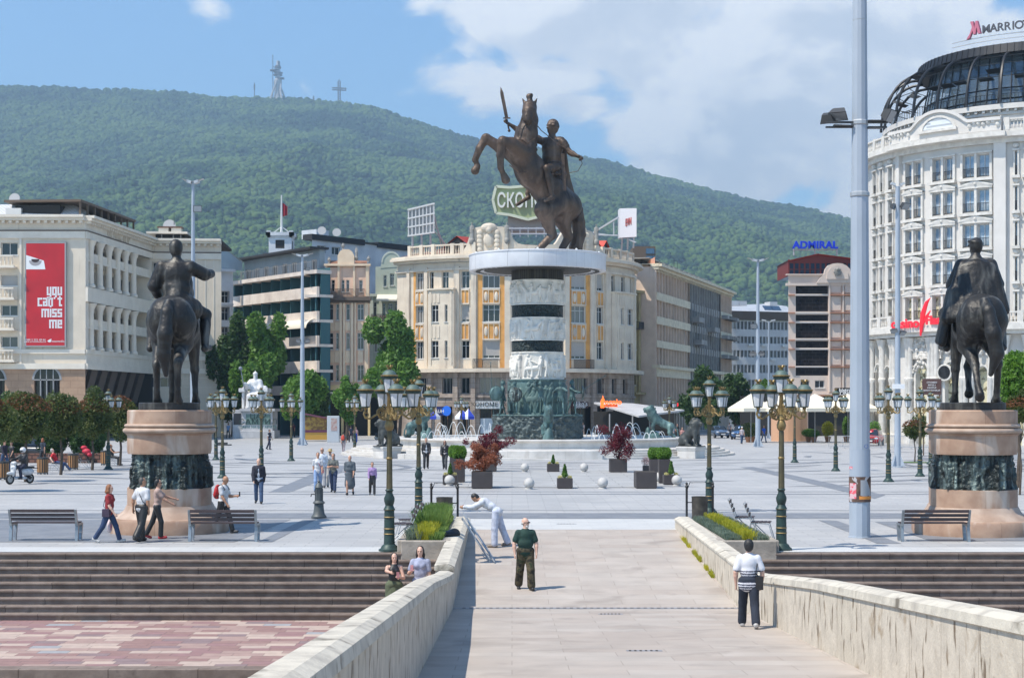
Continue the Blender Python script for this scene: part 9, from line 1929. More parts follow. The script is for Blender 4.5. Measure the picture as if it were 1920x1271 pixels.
# ---- planters
M_box=mat('dark brown planter panels',(.055,.045,.045),.6,col2=(.04,.033,.033),ns=2);M_soil=mat('soil',(.04,.03,.02),.95)
def plr(label,px0,px1,topy,basey,plant,pa=None,seed=0,depth=None):
 p_=G((px0+px1)/2,basey);q_=p_.y/FPX;w_=(px1-px0)*q_;h_=(basey-topy)*q_*1.0;d_=depth or min(w_,1.0);root=thg('planter',label,'planter',(p_.x,p_.y,0),0,'brown planters in front of the fountain')
 b=MB();b.box(-w_/2,w_/2,0,d_,.03,h_);b.box(-w_/2+.04,w_/2-.04,.04,d_-.04,0,.03);b.mk('box',M_box,root,bevel=.012);b=MB();b.sheet([(-w_/2+.03,.03),(w_/2-.03,.03),(w_/2-.03,d_-.03),(-w_/2+.03,d_-.03)],h_+.004);b.mk('soil',M_soil,root)
 cy_=d_/2
 if plant in('maple','rust'):
  x0_,x1_,y0_,y1_=pa;cw=(x1_-x0_)*q_/2;cx_=((x0_+x1_)/2-(px0+px1)/2)*q_;zt,zb_=h_+(topy-y0_)*q_,h_+(topy-y1_)*q_;rg=random.Random(seed);bl=blobs(rg,(cx_,cy_,(zt+zb_)/2),(cw,cw*.8,(zt-zb_)/2),26,.78,.30);b=MB()
  for k in range(7):c=bl[k][0];b.tube([(rg.uniform(-.08,.08),cy_,h_-.05),(c[0]*.4,cy_+(c[1]-cy_)*.4,h_+(c[2]-h_)*.45),c],[.03,.022,.008],5)
  b.mk('stems',M_bark,root,True);V_,Q=lfc(5200,bl,.055,seed,.3,.3,.8);link('foliage',npmesh('foliage',V_,Q,L_red if plant=='maple'else L_rust,smooth=False),root)
 elif plant=='box':bh_=pa*q_;V_,Q=lfc(9000,[((x_*w_*.3,cy_,h_+bh_*.5),(w_*.36,d_*.56,bh_*.56))for x_ in(-1,-.3,.3,1)],.035,seed,.6);link('foliage',npmesh('foliage',V_,Q,L_bright,smooth=False),root)
 elif plant=='cone':
  hh_=pa*q_;V_,Q=lfc(2600,[((0,cy_,h_+hh_*f),(.24*hh_*(1.25-f),.24*hh_*(1.25-f),.25*hh_))for f in(.3,.5,.7,.88)],.028,seed,.5);link('foliage',npmesh('foliage',V_,Q,L_green,smooth=False),root);b=MB();b.cyl((0,cy_,h_),(0,cy_,h_+hh_*.4),.02,.015,5);b.mk('stem',M_bark,root)
  V_,Q=lfc(500,[((x_*w_*.3,cy_,h_+.05),(.12,.12,.08))for x_ in(-1,1)],.022,seed+1,.4);link('yellow_flowers',npmesh('yellow_flowers',V_,Q,mat('yellow and cream flowers',(.55,.50,.20),.7),smooth=False),root)
 elif plant=='pale':V_,Q=lfc(700,[((0,cy_,h_+.25),(.3,.2,.28))],.03,seed,.2);link('foliage',npmesh('foliage',V_,Q,mat('pale pink leaves',(.42,.30,.30),.7),smooth=False),root)
plr('large square brown planter with a rust coloured maple, front left',884,923,884.5,916,'rust',(862,940,828,888),1,1.5)
plr('brown planter with a dark red maple behind the rust coloured one',903,931,858,885,'maple',(886,957,806,856),2,1.2)
plr('brown planter with a dark red maple standing alone on the right',1144,1176,861,886,'maple',(1128,1206,799,862),3,1.2)
plr('tall brown planter with bright box shrub, nearer one on the left',850,871,860,905,'box',23,4,.8);plr('tall brown planter with bright box shrub, farther one on the left',843,860,858,893,'box',22,5,.8)
plr('small low brown planter with a little conifer at the far left of the group',830,857,891,909,'cone',20,6,.8);plr('small brown planter with a little conifer, far one in the middle',1026,1049,870,885,'cone',16,7,.8)
plr('small brown planter with a little conifer, near one in the middle',1045,1074,897,916,'cone',24,8,.8);plr('large empty looking square brown planter at the front right',1193,1232,885,916,'',None,9,1.5)
plr('tall brown planter with bright box shrub, farther one on the right',1219,1238,861,893,'box',21,10,.8);plr('tall brown planter with bright box shrub, nearer one on the right',1236,1257,861,906,'box',21,11,.8)
plr('small low brown planter with a little conifer at the far right of the group',1245,1275,891,909,'cone',24,12,.8);plr('tiny brown planter with pale pink leaves behind the right group',1206,1219,873,885,'pale',None,13,.5)
# ---- flower beds at the head of the ramp
M_bed=mat('rough bed wall stone',(.40,.36,.31),.85,col2=(.26,.235,.20),ns=2.5,nd=10,bump=.5,bs=14,brick=(2.2,30,.01,(.6,.6,.6),(.92,.9,.9),True));L_lav=leafmat('grey green lavender',(.13,.18,.12),(.26,.32,.24));L_yg=leafmat('yellow green leaves',(.26,.30,.02),(.55,.50,.04));L_gr=leafmat('grass green blades',(.10,.18,.03),(.24,.36,.09))
def blades(n,x0,x1,y0,y1,z,h_,seed,w_=.012,lean=.35):
 rg=np.random.RandomState(seed);x=x0+(x1-x0)*rg.rand(n);y=y0+(y1-y0)*rg.rand(n);hh_=h_*(.5+.7*rg.rand(n));a=rg.rand(n)*6.28;dx,dy=np.cos(a)*w_,np.sin(a)*w_;lx,ly=rg.randn(n)*lean*hh_*.5,rg.randn(n)*lean*hh_*.5;z0_=np.full(n,z)
 V_=np.stack([np.stack([x-dx,y-dy,z0_],1),np.stack([x+dx,y+dy,z0_],1),np.stack([x+dx*.4+lx,y+dy*.4+ly,z0_+hh_],1),np.stack([x-dx*.4+lx,y-dy*.4+ly,z0_+hh_],1)],1).reshape(-1,3);return V_,np.arange(4*n).reshape(-1,4)
for sd,lb in((-1,'raised stone flower bed with lavender and green shrubs on the left of the ramp'),(1,'raised stone flower bed with lavender and a yellow green row right of the ramp')):
 xi=(XL-.38)if sd<0 else XR+.38;xo=-2.75 if sd<0 else 6.55;a,e=min(xi,xo),max(xi,xo);root=thg('flower_bed',lb,'flower bed',((a+e)/2,40.0,0),0,'stone flower beds beside the ramp');w_=(e-a)/2;zt=.30
 b=MB();b.box(-w_,w_,-.42,-.12,-.60,zt);b.box(-w_-.0,w_,7.4,7.6,-.3,zt-.1)
 for s_ in(-1,1):b.box(s_*w_-.11,s_*w_+.11,-.12,7.4,-.02,zt-.01)
 b.mk('stone_wall',M_bed,root,bevel=.02);b=MB();b.sheet([(-w_+.1,-.13),(w_-.1,-.13),(w_-.1,7.4),(-w_+.1,7.4)],zt-.08);b.mk('soil',M_soil,root)
 for(u0,u1),nm,m,h_,n in((((-w_+.14,-.12),'lavender',L_lav,.26 if sd<0 else.17,15000),((.12,w_-.14),'lavender',L_lav if sd>0 else L_gr,.22 if sd<0 else.16,15000),((-.16,.16),'yellow_shrub_row',L_yg,.34 if sd<0 else.26,7000))):
  V_,Q=blades(n,u0,u1,-.08,7.3,zt-.08,h_,5+int(u0*10),.011,.5);link(nm,npmesh(nm,V_,Q,m,smooth=False),root)
 if sd<0:V_,Q=blades(9000,-w_+.2,w_-.2,2.5,7.3,zt-.08,.52,77,.008,.4);link('tall_grass',npmesh('tall_grass',V_,Q,L_gr,smooth=False),root)
V_,Q=blades(1500,XR-.09,XR-.005,38.0,45.0,-.62,.12,3,.008,.8);V_=V_.reshape(-1,4,3);V_=V_[(np.sin(V_[:,0,1]*2.3)+np.sin(V_[:,0,1]*5.1))>.3].reshape(-1,3);Q=np.arange(len(V_)).reshape(-1,4);V_[:,2]+=np.interp(V_[:,1],[34.2,47.2],[-.07,.62]);tag(link('weeds',npmesh('weeds',V_,Q,L_yg,smooth=False)),'yellow green weeds growing along the foot of the right ramp wall','weeds',kind='stuff')
# ---- cars
M_tyre=mat('tyre rubber',(.015,.015,.016),.8);M_rim=mat('alloy rim',(.35,.36,.37),.3,metal=.8);M_cgl=mat('car glass',(.02,.025,.03),.05,spec=.9);M_hl=mat('headlight',(.55,.57,.6),.1,spec=1);M_plate=mat('number plate',(.7,.7,.68),.5)
def car(label,x,y,rz,col,suv=0):
 root=thg('parked_car',label,'car',(x,y,0),rz,'cars parked beyond the square');m=mat('car paint',col,.25,metal=.3,spec=.8);h_=.12*suv
 S=SDF(.05,.08);S.ell((0,0,.62+h_*.5),(.88,2.15,.38),None,.1);S.cap((0,-1.25,.62),(0,1.35,.70),.50,.54,.1,flat=((0,0,1),1.35));
 for s_ in(-1,1):S.cap((.52*s_,-1.55,.58),(.52*s_,1.65,.66),.34,.36,.1)
 S.cap((0,-.15,1.02+h_),(0,1.15,1.06+h_),.55,.52,.15,flat=((0,0,1),1.3));S.mk('body',m,root)
 b=MB();zt=1.46+h_;b.add([(-.66,-.98,.98),(.66,-.98,.98),(.54,-.42,zt-.06),(-.54,-.42,zt-.06)],[(0,1,2,3)]);b.mk('windscreen',M_cgl,root)
 for s_ in(-1,1):
  b=MB();b.add([(s_*.80,-.75,1.02),(s_*.80,1.25,1.04),(s_*.66,1.0,zt-.12),(s_*.66,-.35,zt-.12)],[(0,1,2,3)]);b.mk('side_window',M_cgl,root);b=MB();b.sph((s_*.60,-2.02,.72),.16,6,0,(1.2,.5,.6));b.mk('headlight',M_hl,root)
  for yy_ in(-1.35,1.35):
   b=MB();b.cyl((s_*.68,yy_,.32),(s_*.90,yy_,.32),.33,.33,18);w_=b.mk('wheel',M_tyre,root,bevel=.03);b=MB();b.cyl((s_*.89,yy_,.32),(s_*.92,yy_,.32),.20,.20,12);b.mk('rim',M_rim,w_)
 b=MB();b.box(-.26,.26,-2.20,-2.17,.42,.54);b.mk('number_plate',M_plate,root);b=MB();b.box(-.5,.5,-2.16,-2.10,.58,.72);b.mk('grille',M_flood,root)
car('blue grey car parked in the shade of the side street, left of two',(1347-CX)*190/FPX,190,R(8),(.10,.16,.26));car('blue car parked in the shade of the side street, right of two',(1388-CX)*182/FPX,182,R(-14),(.06,.14,.30),1)
car('red car behind the crowd barrier beside the tall pole',(1636-CX)*152/FPX,152,R(-20),(.45,.012,.02),1);car('dark car parked behind the round trees on the left',(62-CX)*112/FPX,112,R(75),(.03,.035,.045));car('dark grey car parked behind the round trees, farther left',(10-CX)*118/FPX,118,R(80),(.05,.055,.06),1)
# ---- barriers, cafe, pots
def barrier(label,x,y,rz=0):
 root=thg('crowd_barrier',label,'barrier',(x,y,0),rz,'steel barriers in front of the cafe');b=MB();b.tube([(-1.1,0,.15),(-1.1,0,1.1),(1.1,0,1.1),(1.1,0,.15),(-1.1,0,.15)],.022,5)
 for k in range(14):b.cyl((-1.0+k*.155,0,.15),(-1.0+k*.155,0,1.1),.008,.008,4)
 for s_ in(-.9,.9):b.bar((s_,-.3,.02),(s_,.3,.02),.04,.03);b.cyl((s_,0,.02),(s_,0,.15),.02,.02,5)
 b.mk('frame',M_galv,root)
for i,px_ in enumerate((1577,1603,1645,1672,1700,1728)):Y=142-i*.5;barrier('steel crowd barrier number'.replace(' number','')+', '+('leftmost, left of the tall pole','second, left edge of the tall pole','third, in front of the red car','fourth, right of the red car','fifth, before the white hotel','rightmost, near the small round tree')[i],(px_-CX)*Y/FPX,Y,R(4*(i%2)))
Y=196;q_=Y/FPX;X0=lambda px:(px-CX)*q_;zq=lambda py:CH+(HZ-py)*q_
root=thg('cafe_awning','large pale cafe awning over dark tables, right of the fountain column','awning',(X0(1200),186,0));o_=X0(1200)
b=MB();v=[(X0(1112)-o_,8,zq(754)),(X0(1185)-o_,9,zq(756)),(X0(1270)-o_,2,zq(768)),(X0(1178)-o_,-6,zq(778)),(X0(1178)-o_,-6,zq(781)),(X0(1270)-o_,2,zq(771)),(X0(1112)-o_,8,zq(757))];b.add(v,[(0,3,2,1),(3,4,5,2),(0,6,4,3)]);b.mk('canopy',mat('pale grey awning',(.50,.50,.50),.8,col2=(.42,.42,.43),ns=.4),root)
b=MB();b.box(X0(1112)-o_,X0(1262)-o_,8.6,9,0,zq(771));b.mk('dark_front',M_dark2,root)
b=MB()
for px_ in(1130,1170,1205,1240):b.cyl((X0(px_)-o_,(-4 if px_<1180 else 0),0),(X0(px_)-o_,(-4 if px_<1180 else 0),zq(775)),.08,.08,6)
b.mk('posts',M_wfg,root)
rg=random.Random(4)
root=thg('cafe_terrace','dark cafe chairs and tables under the pale awning','tables',(X0(1200),184,0));b=MB()
for i in range(40):x_,y_=X0(rg.uniform(1118,1262))-o_,rg.uniform(-5,4);b.box(x_-.25,x_+.25,y_-.25,y_+.25,.42,.47);b.box(x_-.25,x_+.25,y_+.2,y_+.25,.47,.9);b.box(x_-.22,x_-.18,y_-.2,y_+.2,0,.42);b.box(x_+.18,x_+.22,y_-.2,y_+.2,0,.42)
o=b.mk('chairs',mat('dark wicker',(.03,.022,.018),.8),root);tag(o,kind='stuff')
sg=thg('cafe_sign','glowing orange cafe sign with a flame above the pale awning','sign',(X0(1122),189,zq(757)));mo=mat('orange neon',(1.0,.16,.02),.5,emit=1.1);b=MB();q3=189/FPX;b.prismy([(-2*q3,-8*q3),(5*q3,-8*q3),(4*q3,0),(6*q3,6*q3),(2*q3,16*q3),(1*q3,10*q3),(-2*q3,5*q3)],0,.1);b.prismy([(3*q3,-6*q3),(30*q3,-6*q3),(30*q3,-1.5*q3),(3*q3,-1.5*q3)],.02,.12);b.mk('flame',mo,sg)
o=link('sign_lettering',txm('ocolo',.82,.08,mo,'LEFT',bold=.03),sg);o.location=(6*q3,0,3*q3);o=link('sign_lettering',txm('CAFFE BAR',.30,.05,M_redf,'LEFT',bold=.015),sg);o.location=(5*q3,-.03,-3.7*q3)
def pot(label,px_,Y,h_,m,seed,cw=1.0):
 root=thg('potted_plant',label,'potted plant',((px_-CX)*Y/FPX,Y,0),0,'potted plants along the cafes');b=MB();b.lathe([(.22,0),(.34,.5),(.37,.55),(.3,.55),(0,.5)],n=12);b.mk('pot',mat('terracotta',(.35,.16,.08),.8)if 'terracotta'not in bpy.data.materials else bpy.data.materials['terracotta'],root,True,sharp=40);V_,Q=lfc(1800,[((0,0,.5+h_*.5),(cw*.5,cw*.5,h_*.5))],.07,seed,.3);link('foliage',npmesh('foliage',V_,Q,m,smooth=False),root)
for i,(px_,Y,h_,m,cw,lb)in enumerate(((1403,166,1.6,L_round,1.9,'left of the tan round pillar'),(1410,168,1.5,L_round,1.6,'close beside the tan round pillar'),(1516,168,.9,L_green,1.5,'right of the tan round pillar'),(1526,166,.8,L_green,1.3,'with low leaves near the nearest right lamp'),(1552,168,1.7,L_yg,1.3,'with bright yellow green top'),(1587,168,2.2,L_green,.9,'tall and slim beside the pole'),(1640,160,1.8,L_green,1.3,'behind the red car'))):pot('potted plant in a terracotta pot, '+lb,px_,Y,h_,m,60+i,cw)
root=thg('round_kiosk','tan round pillar kiosk behind the nearest right lamp','kiosk',((1480-CX)*172/FPX,172,0));b=MB();b.lathe([(1.95,0),(1.95,3.2),(2.05,3.3),(0,3.6)],n=28);b.mk('drum',mat('tan painted panels',(.58,.34,.21),.7,brick=(1.2,30,.02,(.6,.6,.6),(.92,.92,.92),True)),root)
root=thg('memorial_plaque','brown inscribed board on posts left of the caped rider horse','sign',((1745-CX)*120/FPX,120,0));q_=120/FPX;zq2=lambda py:CH+(HZ-py)*q_;b=MB();b.box(-15*q_,20*q_,0,.15,zq2(740),zq2(710));b.mk('board',mat('brown bronze board',(.12,.06,.05),.5,metal=.2),root);b=MB();b.box(-14*q_,-12*q_,.02,.12,0,zq2(740));b.box(16*q_,18*q_,.02,.12,0,zq2(740));b.mk('posts',M_wfb,root)
for k,t_ in enumerate(('СПОМЕН','МУЗЕЈ','СКОПЈЕ','МАКЕДОНИЈА')):o=link('inscription',txm(t_,.17,.02,M_wht),root);o.location=(2*q_,-.03,zq2(717+5*k))
root=thg('bust_statue','dark bronze robed figure beside the green tree at the right edge','statue',((1884-CX)*110/FPX,110,0));J=fig(2.5,armL=(15,10,80,30),armR=(5,8,20,0));S=SDF(.05,.05);S.T=Mx.Translation((0,0,2.95));body(S,J,1.15,hands=False);g_top(S,J,1.2,infl=.05,long_=True,hem=.1);g_skirt(S,J,1.9,.2,.28);S.mk('figure',M_bronze,root);b=MB();b.box(-.7,.7,-.7,.7,0,2.95);b.mk('plinth',M_pod,root,bevel=.04)
for i,(px_,lb)in enumerate(((812,'left of three'),(866,'middle of three'),(878,'right of three'))):
 Y=178;q_=Y/FPX;root=thg('promo_parasol','blue and white promotional parasol by the blue shopfront, '+lb,'parasol',((px_-CX)*q_,Y,0),R(15*i),'blue parasols by the shopfront');b=MB();b.cyl((0,0,0),(0,0,3.6),.04,.04,5);b.mk('pole',M_wfg,root);b=MB();zt=3.5
 for k in range(6):a_,e_=R(60*k),R(60*k+60);b.add([(0,0,zt),(.8*math.cos(a_),.8*math.sin(a_),zt-.9),(.8*math.cos(e_),.8*math.sin(e_),zt-.9),(.8*math.cos(e_),.8*math.sin(e_),zt-1.2),(.8*math.cos(a_),.8*math.sin(a_),zt-1.2)],[(0,1,2),(1,4,3,2)],k%2)
 b.mk('canopy',[mat('royal blue canopy',(.02,.05,.42),.7),mat('white canopy',(.7,.7,.7),.7)],root)
# ================================================================ people
def camo_ex(m,nd_,L,b,mp):
 v=nd_.new('ShaderNodeTexNoise');v.inputs['Scale'].default_value=9;v.inputs['Detail'].default_value=2;L.new(mp.outputs[0],v.inputs[0]);cr=nd_.new('ShaderNodeValToRGB');cr.color_ramp.interpolation='CONSTANT';L.new(v.outputs[0],cr.inputs[0]);e=cr.color_ramp.elements;e[0].color=(.02,.018,.012,1);e[1].position=.44;e[1].color=(.06,.05,.028,1);x=e.new(.52);x.color=(.095,.075,.042,1);x=e.new(.60);x.color=(.035,.045,.02,1);L.new(cr.outputs[0],b.inputs['Base Color'])
M_camo=mat('camouflage cloth',(.06,.05,.03),.9,extra=camo_ex)
def knit_ex(m,nd_,L,b,mp):
 s=nd_.new('ShaderNodeSeparateXYZ');L.new(mp.outputs[0],s.inputs[0]);w_=nd_.new('ShaderNodeTexVoronoi');w_.inputs['Scale'].default_value=40;L.new(mp.outputs[0],w_.inputs[0])
 def mr(src,a,c,lo=0,hi=1):r=nd_.new('ShaderNodeMapRange');L.new(src,r.inputs[0]);r.inputs[1].default_value=a;r.inputs[2].default_value=c;r.inputs[3].default_value=lo;r.inputs[4].default_value=hi;return r.outputs[0]
 wv=nd_.new('ShaderNodeTexWave');wv.bands_direction='Z';wv.inputs['Scale'].default_value=6.5;wv.inputs['Distortion'].default_value=3;wv.inputs['Detail Scale'].default_value=8;L.new(mp.outputs[0],wv.inputs[0])
 zm=nd_.new('ShaderNodeMath');zm.operation='LESS_THAN';L.new(s.outputs[2],zm.inputs[0]);zm.inputs[1].default_value=1.06
 k=nd_.new('ShaderNodeMath');k.operation='MULTIPLY';L.new(zm.outputs[0],k.inputs[0]);L.new(mr(wv.outputs['Fac'],.45,.6),k.inputs[1])
 k2=nd_.new('ShaderNodeMath');k2.operation='MAXIMUM';L.new(k.outputs[0],k2.inputs[0]);L.new(mr(w_.outputs['Distance'],.25,.1,0,.35),k2.inputs[1])
 mx=nd_.new('ShaderNodeMix');mx.data_type='RGBA';L.new(k2.outputs[0],mx.inputs[0]);mx.inputs[6].default_value=(.62,.63,.68,1);mx.inputs[7].default_value=(.05,.055,.09,1);L.new(mx.outputs[2],b.inputs['Base Color'])
M_knit=mat('white patterned blouse',(.6,.6,.65),.9,extra=knit_ex)
def rampz(Y):return RZ*(RY1-Y)/(RY1-RY0)if Y>RY0 else deckz(Y)
WHITE,BLACK,JEANS,NAVY,GREY=(.62,.63,.66),(.018,.018,.02),(.045,.085,.17),(.022,.028,.055),(.12,.13,.14)
K_RAMP='people on the bridge and ramp'
walk=lambda s=1,ht=1.72,**k:fig(ht,**{**dict(legL=(20*s+2,8,2),legR=(-16*s,18,2),footR=22 if s>0 else-4,footL=-6 if s>0 else 22,armL=(-14*s,7,14,4),armR=(16*s,7,18,4),lean=3),**k})
def phone(r,J,nm,col=(.55,.25,.27)):b=MB();c=J['wr'+nm]+(J['wr'+nm]-J['el'+nm]).normalized()*.09+VV(0,-.03,.05);b.box(c.x-.035,c.x+.035,c.y-.006,c.y+.006,c.z-.07,c.z+.07);b.mk('phone',cloth(col,.3),r,bevel=.004)
Y=36.6;x=(985-CX)*Y/FPX
person('bald bearded man in a dark green polo shirt and camouflage trousers walking on the ramp',(x,Y,rampz(Y)-.0),R(8),fig(1.63,legL=(12,10,4),legR=(-10,12,4),footR=14,armL=(6,20,10,2),armR=(2,22,10,2),head=(2,48),shw=1.08),.0135,M_skin3,'bald',(.45,.42,.40),topc=(.012,.045,.035),topk=dict(infl=.022,sleeve=.66,hem=.05),legtex=M_camo,legk=dict(infl=.03,wide=.025,upto=.93),shoec=BLACK,fat=1.28,glasses=True,beard=(.55,.53,.50),group=K_RAMP,curl=35)
Y=29.3;x=(1404-CX)*Y/FPX
person('woman with short black hair and patterned white blouse walking away, black bag on her shoulder',(x,Y,deckz(Y)),R(176),walk(1,1.62,armL=(-4,20,18,2),armR=(-4,22,16,2)),.0125,M_skin3,'short',(.02,.02,.022),.014,topk=dict(infl=.026,sleeve=.72,hem=.09),toptex=M_knit,legc=(.018,.026,.045),legk=dict(infl=.022,wide=.018),shoec=(.5,.5,.5),fat=1.15,fem=1,group=K_RAMP,extra=lambda r,J:strap_bag(r,J,BLACK,-1,(.12,.07,.15),cross=False))
Y=43.6;x=-.42
J=fig(1.78,lean=46,bend=62,legL=(4,4,5),legR=(-16,6,5),armL=(62,2,28,8),armR=(56,2,40,8),head=(34,0),footR=8)
person('man in white shirt and white trousers bending over the left ramp wall',(x,Y,rampz(Y)),R(-100),J,.0135,M_skin2,'short',BLACK,topc=(.60,.63,.70),topk=dict(infl=.022,long_=True,hem=.06,sleeve=1),legc=(.50,.54,.66),legk=dict(infl=.024,wide=.02),shoec=(.25,.2,.16),group=K_RAMP)
root=thg('folding_easel','grey metal folding frame leaning on the left ramp wall beside the man in white','easel',(-1.06,41.4,rampz(41.4)),0);b=MB()
for s_ in(-.22,.22):b.bar((.62,s_-.6,.0),(-.22,s_+.5,1.15),.03,.02);b.bar((.50,s_-.5,.0),(-.25,s_+.5,1.02),.025,.02)
for f in(.2,.55,.9):b.bar((.62-.84*f,-.82+1.1*f,1.15*f),(.62-.84*f,-.38+1.1*f,1.15*f),.02,.02)
b.mk('frame',M_galv,root)
o=thg('bag','black bag lying on the lavender bed by the man in white','bag',(-1.62,41.2,.24),R(20));S=SDF(.02,.05);S.ell((0,0,.10),(.30,.17,.10));S.ell((.15,.03,.15),(.14,.12,.10));S.mk('bag',cloth(BLACK,.4),o)
zq_=-1.354
person('girl with long dark hair in a pale blue T-shirt holding a pink phone',(-2.12,37.0,zq_),R(-4),fig(1.74,legL=(6,6,3),legR=(-2,4,3),armL=(6,10,12,4),armR=(12,20,98,20),head=(4,-4)),.0125,M_skin3,'long',(.022,.014,.012),topc=(.34,.37,.50),topk=dict(infl=.022,sleeve=.62),legc=(.06,.13,.30),fem=1,group='girls by the left parapet',extra=lambda r,J:phone(r,J,'R'))
person('girl in a black camisole and olive skirt pointing at the camera',(-2.72,36.9,zq_),R(6),fig(1.60,lean=4,legL=(6,6,3),legR=(-2,4,3),armL=(20,16,80,30),armR=(78,8,8,24),head=(2,8)),.0125,M_skin3,'long',(.02,.013,.011),topc=BLACK,topk=dict(infl=.014,sleeve=0),legc=(.10,.12,.07),legk=dict(infl=.05,upto=.2),skirt=dict(length=.9,r0=.14,r1=.25,c=(.10,.12,.07)),fem=1,group='girls by the left parapet',point='R',extra=lambda r,J:phone(r,J,'L'))
def at(px,py):p_=G(px,py);return(p_.x,p_.y,.012)
def backpack(r,J,col,col2=BLACK):
 s=J['s'];sd,fwd,up=frame(J);S=SDF(.02,.05);c=J['chest']-fwd*.20*s-up*.05*s;Rm=rotm(sd,fwd,up);S.ell(c,(.15*s,.09*s,.22*s),Rm);S.ell(c-up*.1*s-fwd*.04*s,(.13*s,.07*s,.11*s),Rm);S.mk('backpack',cloth(col,.6),r);b=MB()
 for k in(1,-1):b.tube([c+sd*.10*k*s+up*.15*s,J['chest']+sd*.13*k*s+up*.19*s,J['chest']+fwd*.13*s+sd*.13*k*s+up*.05*s,c+sd*.13*k*s-up*.16*s],.013*s,6)
 b.mk('straps',cloth(col2),r)
def carrier(r,J,nm='L'):
 c=J['wr'+nm]+VV(0,0,-.1);S=SDF(.02,.03);S.ell(c-VV(0,0,.24),(.13,.06,.17));S.cap(c-VV(0,0,.12),c-VV(0,0,.02),.05,.015);S.mk('carrier_bag',mat('thin white plastic bag',(.6,.52,.55),.4,col2=(.6,.25,.35),ns=6,contrast=(.5,.6)),r)
person('woman with auburn hair in a red top and jeans walking right with a carrier bag',at(204,1017),R(82),walk(1,1.56,legL=(24,8,2),legR=(-20,14,2)),.0145,M_skin3,'bob',(.26,.11,.05),.006,topc=(.30,.03,.035),legc=(.025,.05,.12),fat=1.1,fem=1,shoec=(.5,.5,.5),extra=lambda r,J:(carrier(r,J,'L'),strap_bag(r,J,(.05,.03,.06),-1,cross=False)))
person('man in a white polo shirt and black trousers seen from behind, strap across his back',at(266,1016),R(150),walk(1,1.72,legL=(14,8,4),armL=(-10,30,10,0),armR=(-6,12,16,2),head=(0,-30)),.0145,M_skin2,'short',(.08,.075,.07),-.006,topc=WHITE,topk=dict(infl=.024,sleeve=.7,hem=.05),legc=BLACK,legk=dict(infl=.03,wide=.02),fat=1.12,shoec=BLACK,extra=lambda r,J:strap_bag(r,J,BLACK,-1,(.05,.03,.06)))
person('person mostly hidden behind the man in the white polo, arm reaching forward',(G(287,1013).x,G(287,1013).y+.5,.012),R(100),walk(-1,1.62,armL=(55,8,20,0),armR=(40,6,20,0)),.018,M_skin,'short',BLACK,topc=(.45,.32,.28),legc=BLACK,glasses=True,shoec=(.4,.03,.04))
person('man in a white polo with a red backpack looking at his phone behind the bench',at(418,1000),R(70),walk(1,1.66,armL=(20,8,75,10),head=(20,0)),.0155,M_skin2,'bald',(.25,.24,.23),topc=WHITE,legc=BLACK,fat=1.12,extra=lambda r,J:(backpack(r,J,(.52,.02,.025)),phone(r,J,'L',(.03,.03,.035))))
person('grey haired man in a dark open jacket and jeans walking towards the bridge',at(485,944),R(6),walk(1,1.70),.016,M_skin3,'bald',(.50,.48,.46),topc=(.50,.54,.62),jacket=(.018,.020,.035),legc=JEANS,fat=1.1,shoec=BLACK)
g5=(('woman in a white T-shirt and pale blue jeans with a red bag',596,923,8,1.68,dict(topc=WHITE,legc=(.25,.36,.58),hair='short',hairc=BLACK,fem=1,extra=lambda r,J:strap_bag(r,J,(.5,.03,.08),1,(.08,.05,.1)))),('tall bald man in a pale shirt behind the woman in white',604,914,4,1.80,dict(topc=(.55,.60,.68),topk=dict(infl=.02,long_=True,sleeve=1),legc=(.30,.30,.32),hair='bald',hairc=(.3,.28,.26),fat=1.2,glasses=True)),('woman in a straw hat behind the woman in grey',619,913,10,1.70,dict(topc=(.42,.44,.46),legc=(.45,.42,.40),hair='short',hairc=(.3,.2,.1),fem=1,hat=('brim',(.55,.42,.22)),glasses=True)),('woman in a grey T-shirt and dark jeans with folded arms',625,923,-4,1.66,dict(topc=(.13,.14,.13),legc=(.03,.05,.11),hair='short',hairc=BLACK,fem=1,fat=1.1)),('white haired older woman in a grey dress',656,928,0,1.62,dict(topc=(.09,.11,.13),topk=dict(infl=.03,sleeve=1,hem=.05),leg='none',skirt=dict(length=1.05,r0=.17,r1=.24,c=(.09,.11,.13)),hair='short',hairc=(.62,.60,.58),fem=1,fat=1.25,shoec=BLACK)),('girl in a lilac top and black skirt over black trousers',698,928,5,1.36,dict(topc=(.36,.24,.46),topk=dict(long_=True,sleeve=1),legc=BLACK,skirt=dict(length=.5,r0=.14,r1=.19,c=BLACK),hair='tail',hairc=(.06,.035,.02),fem=1)))
for i,(lb,px_,py_,rz,ht,kw)in enumerate(g5):person(lb,at(px_,py_),R(rz),walk(1 if i%2 else-1,ht)if i!=3 else walk(1,ht,armL=(24,14,80,50),armR=(24,14,80,50)),h=.019,**kw)
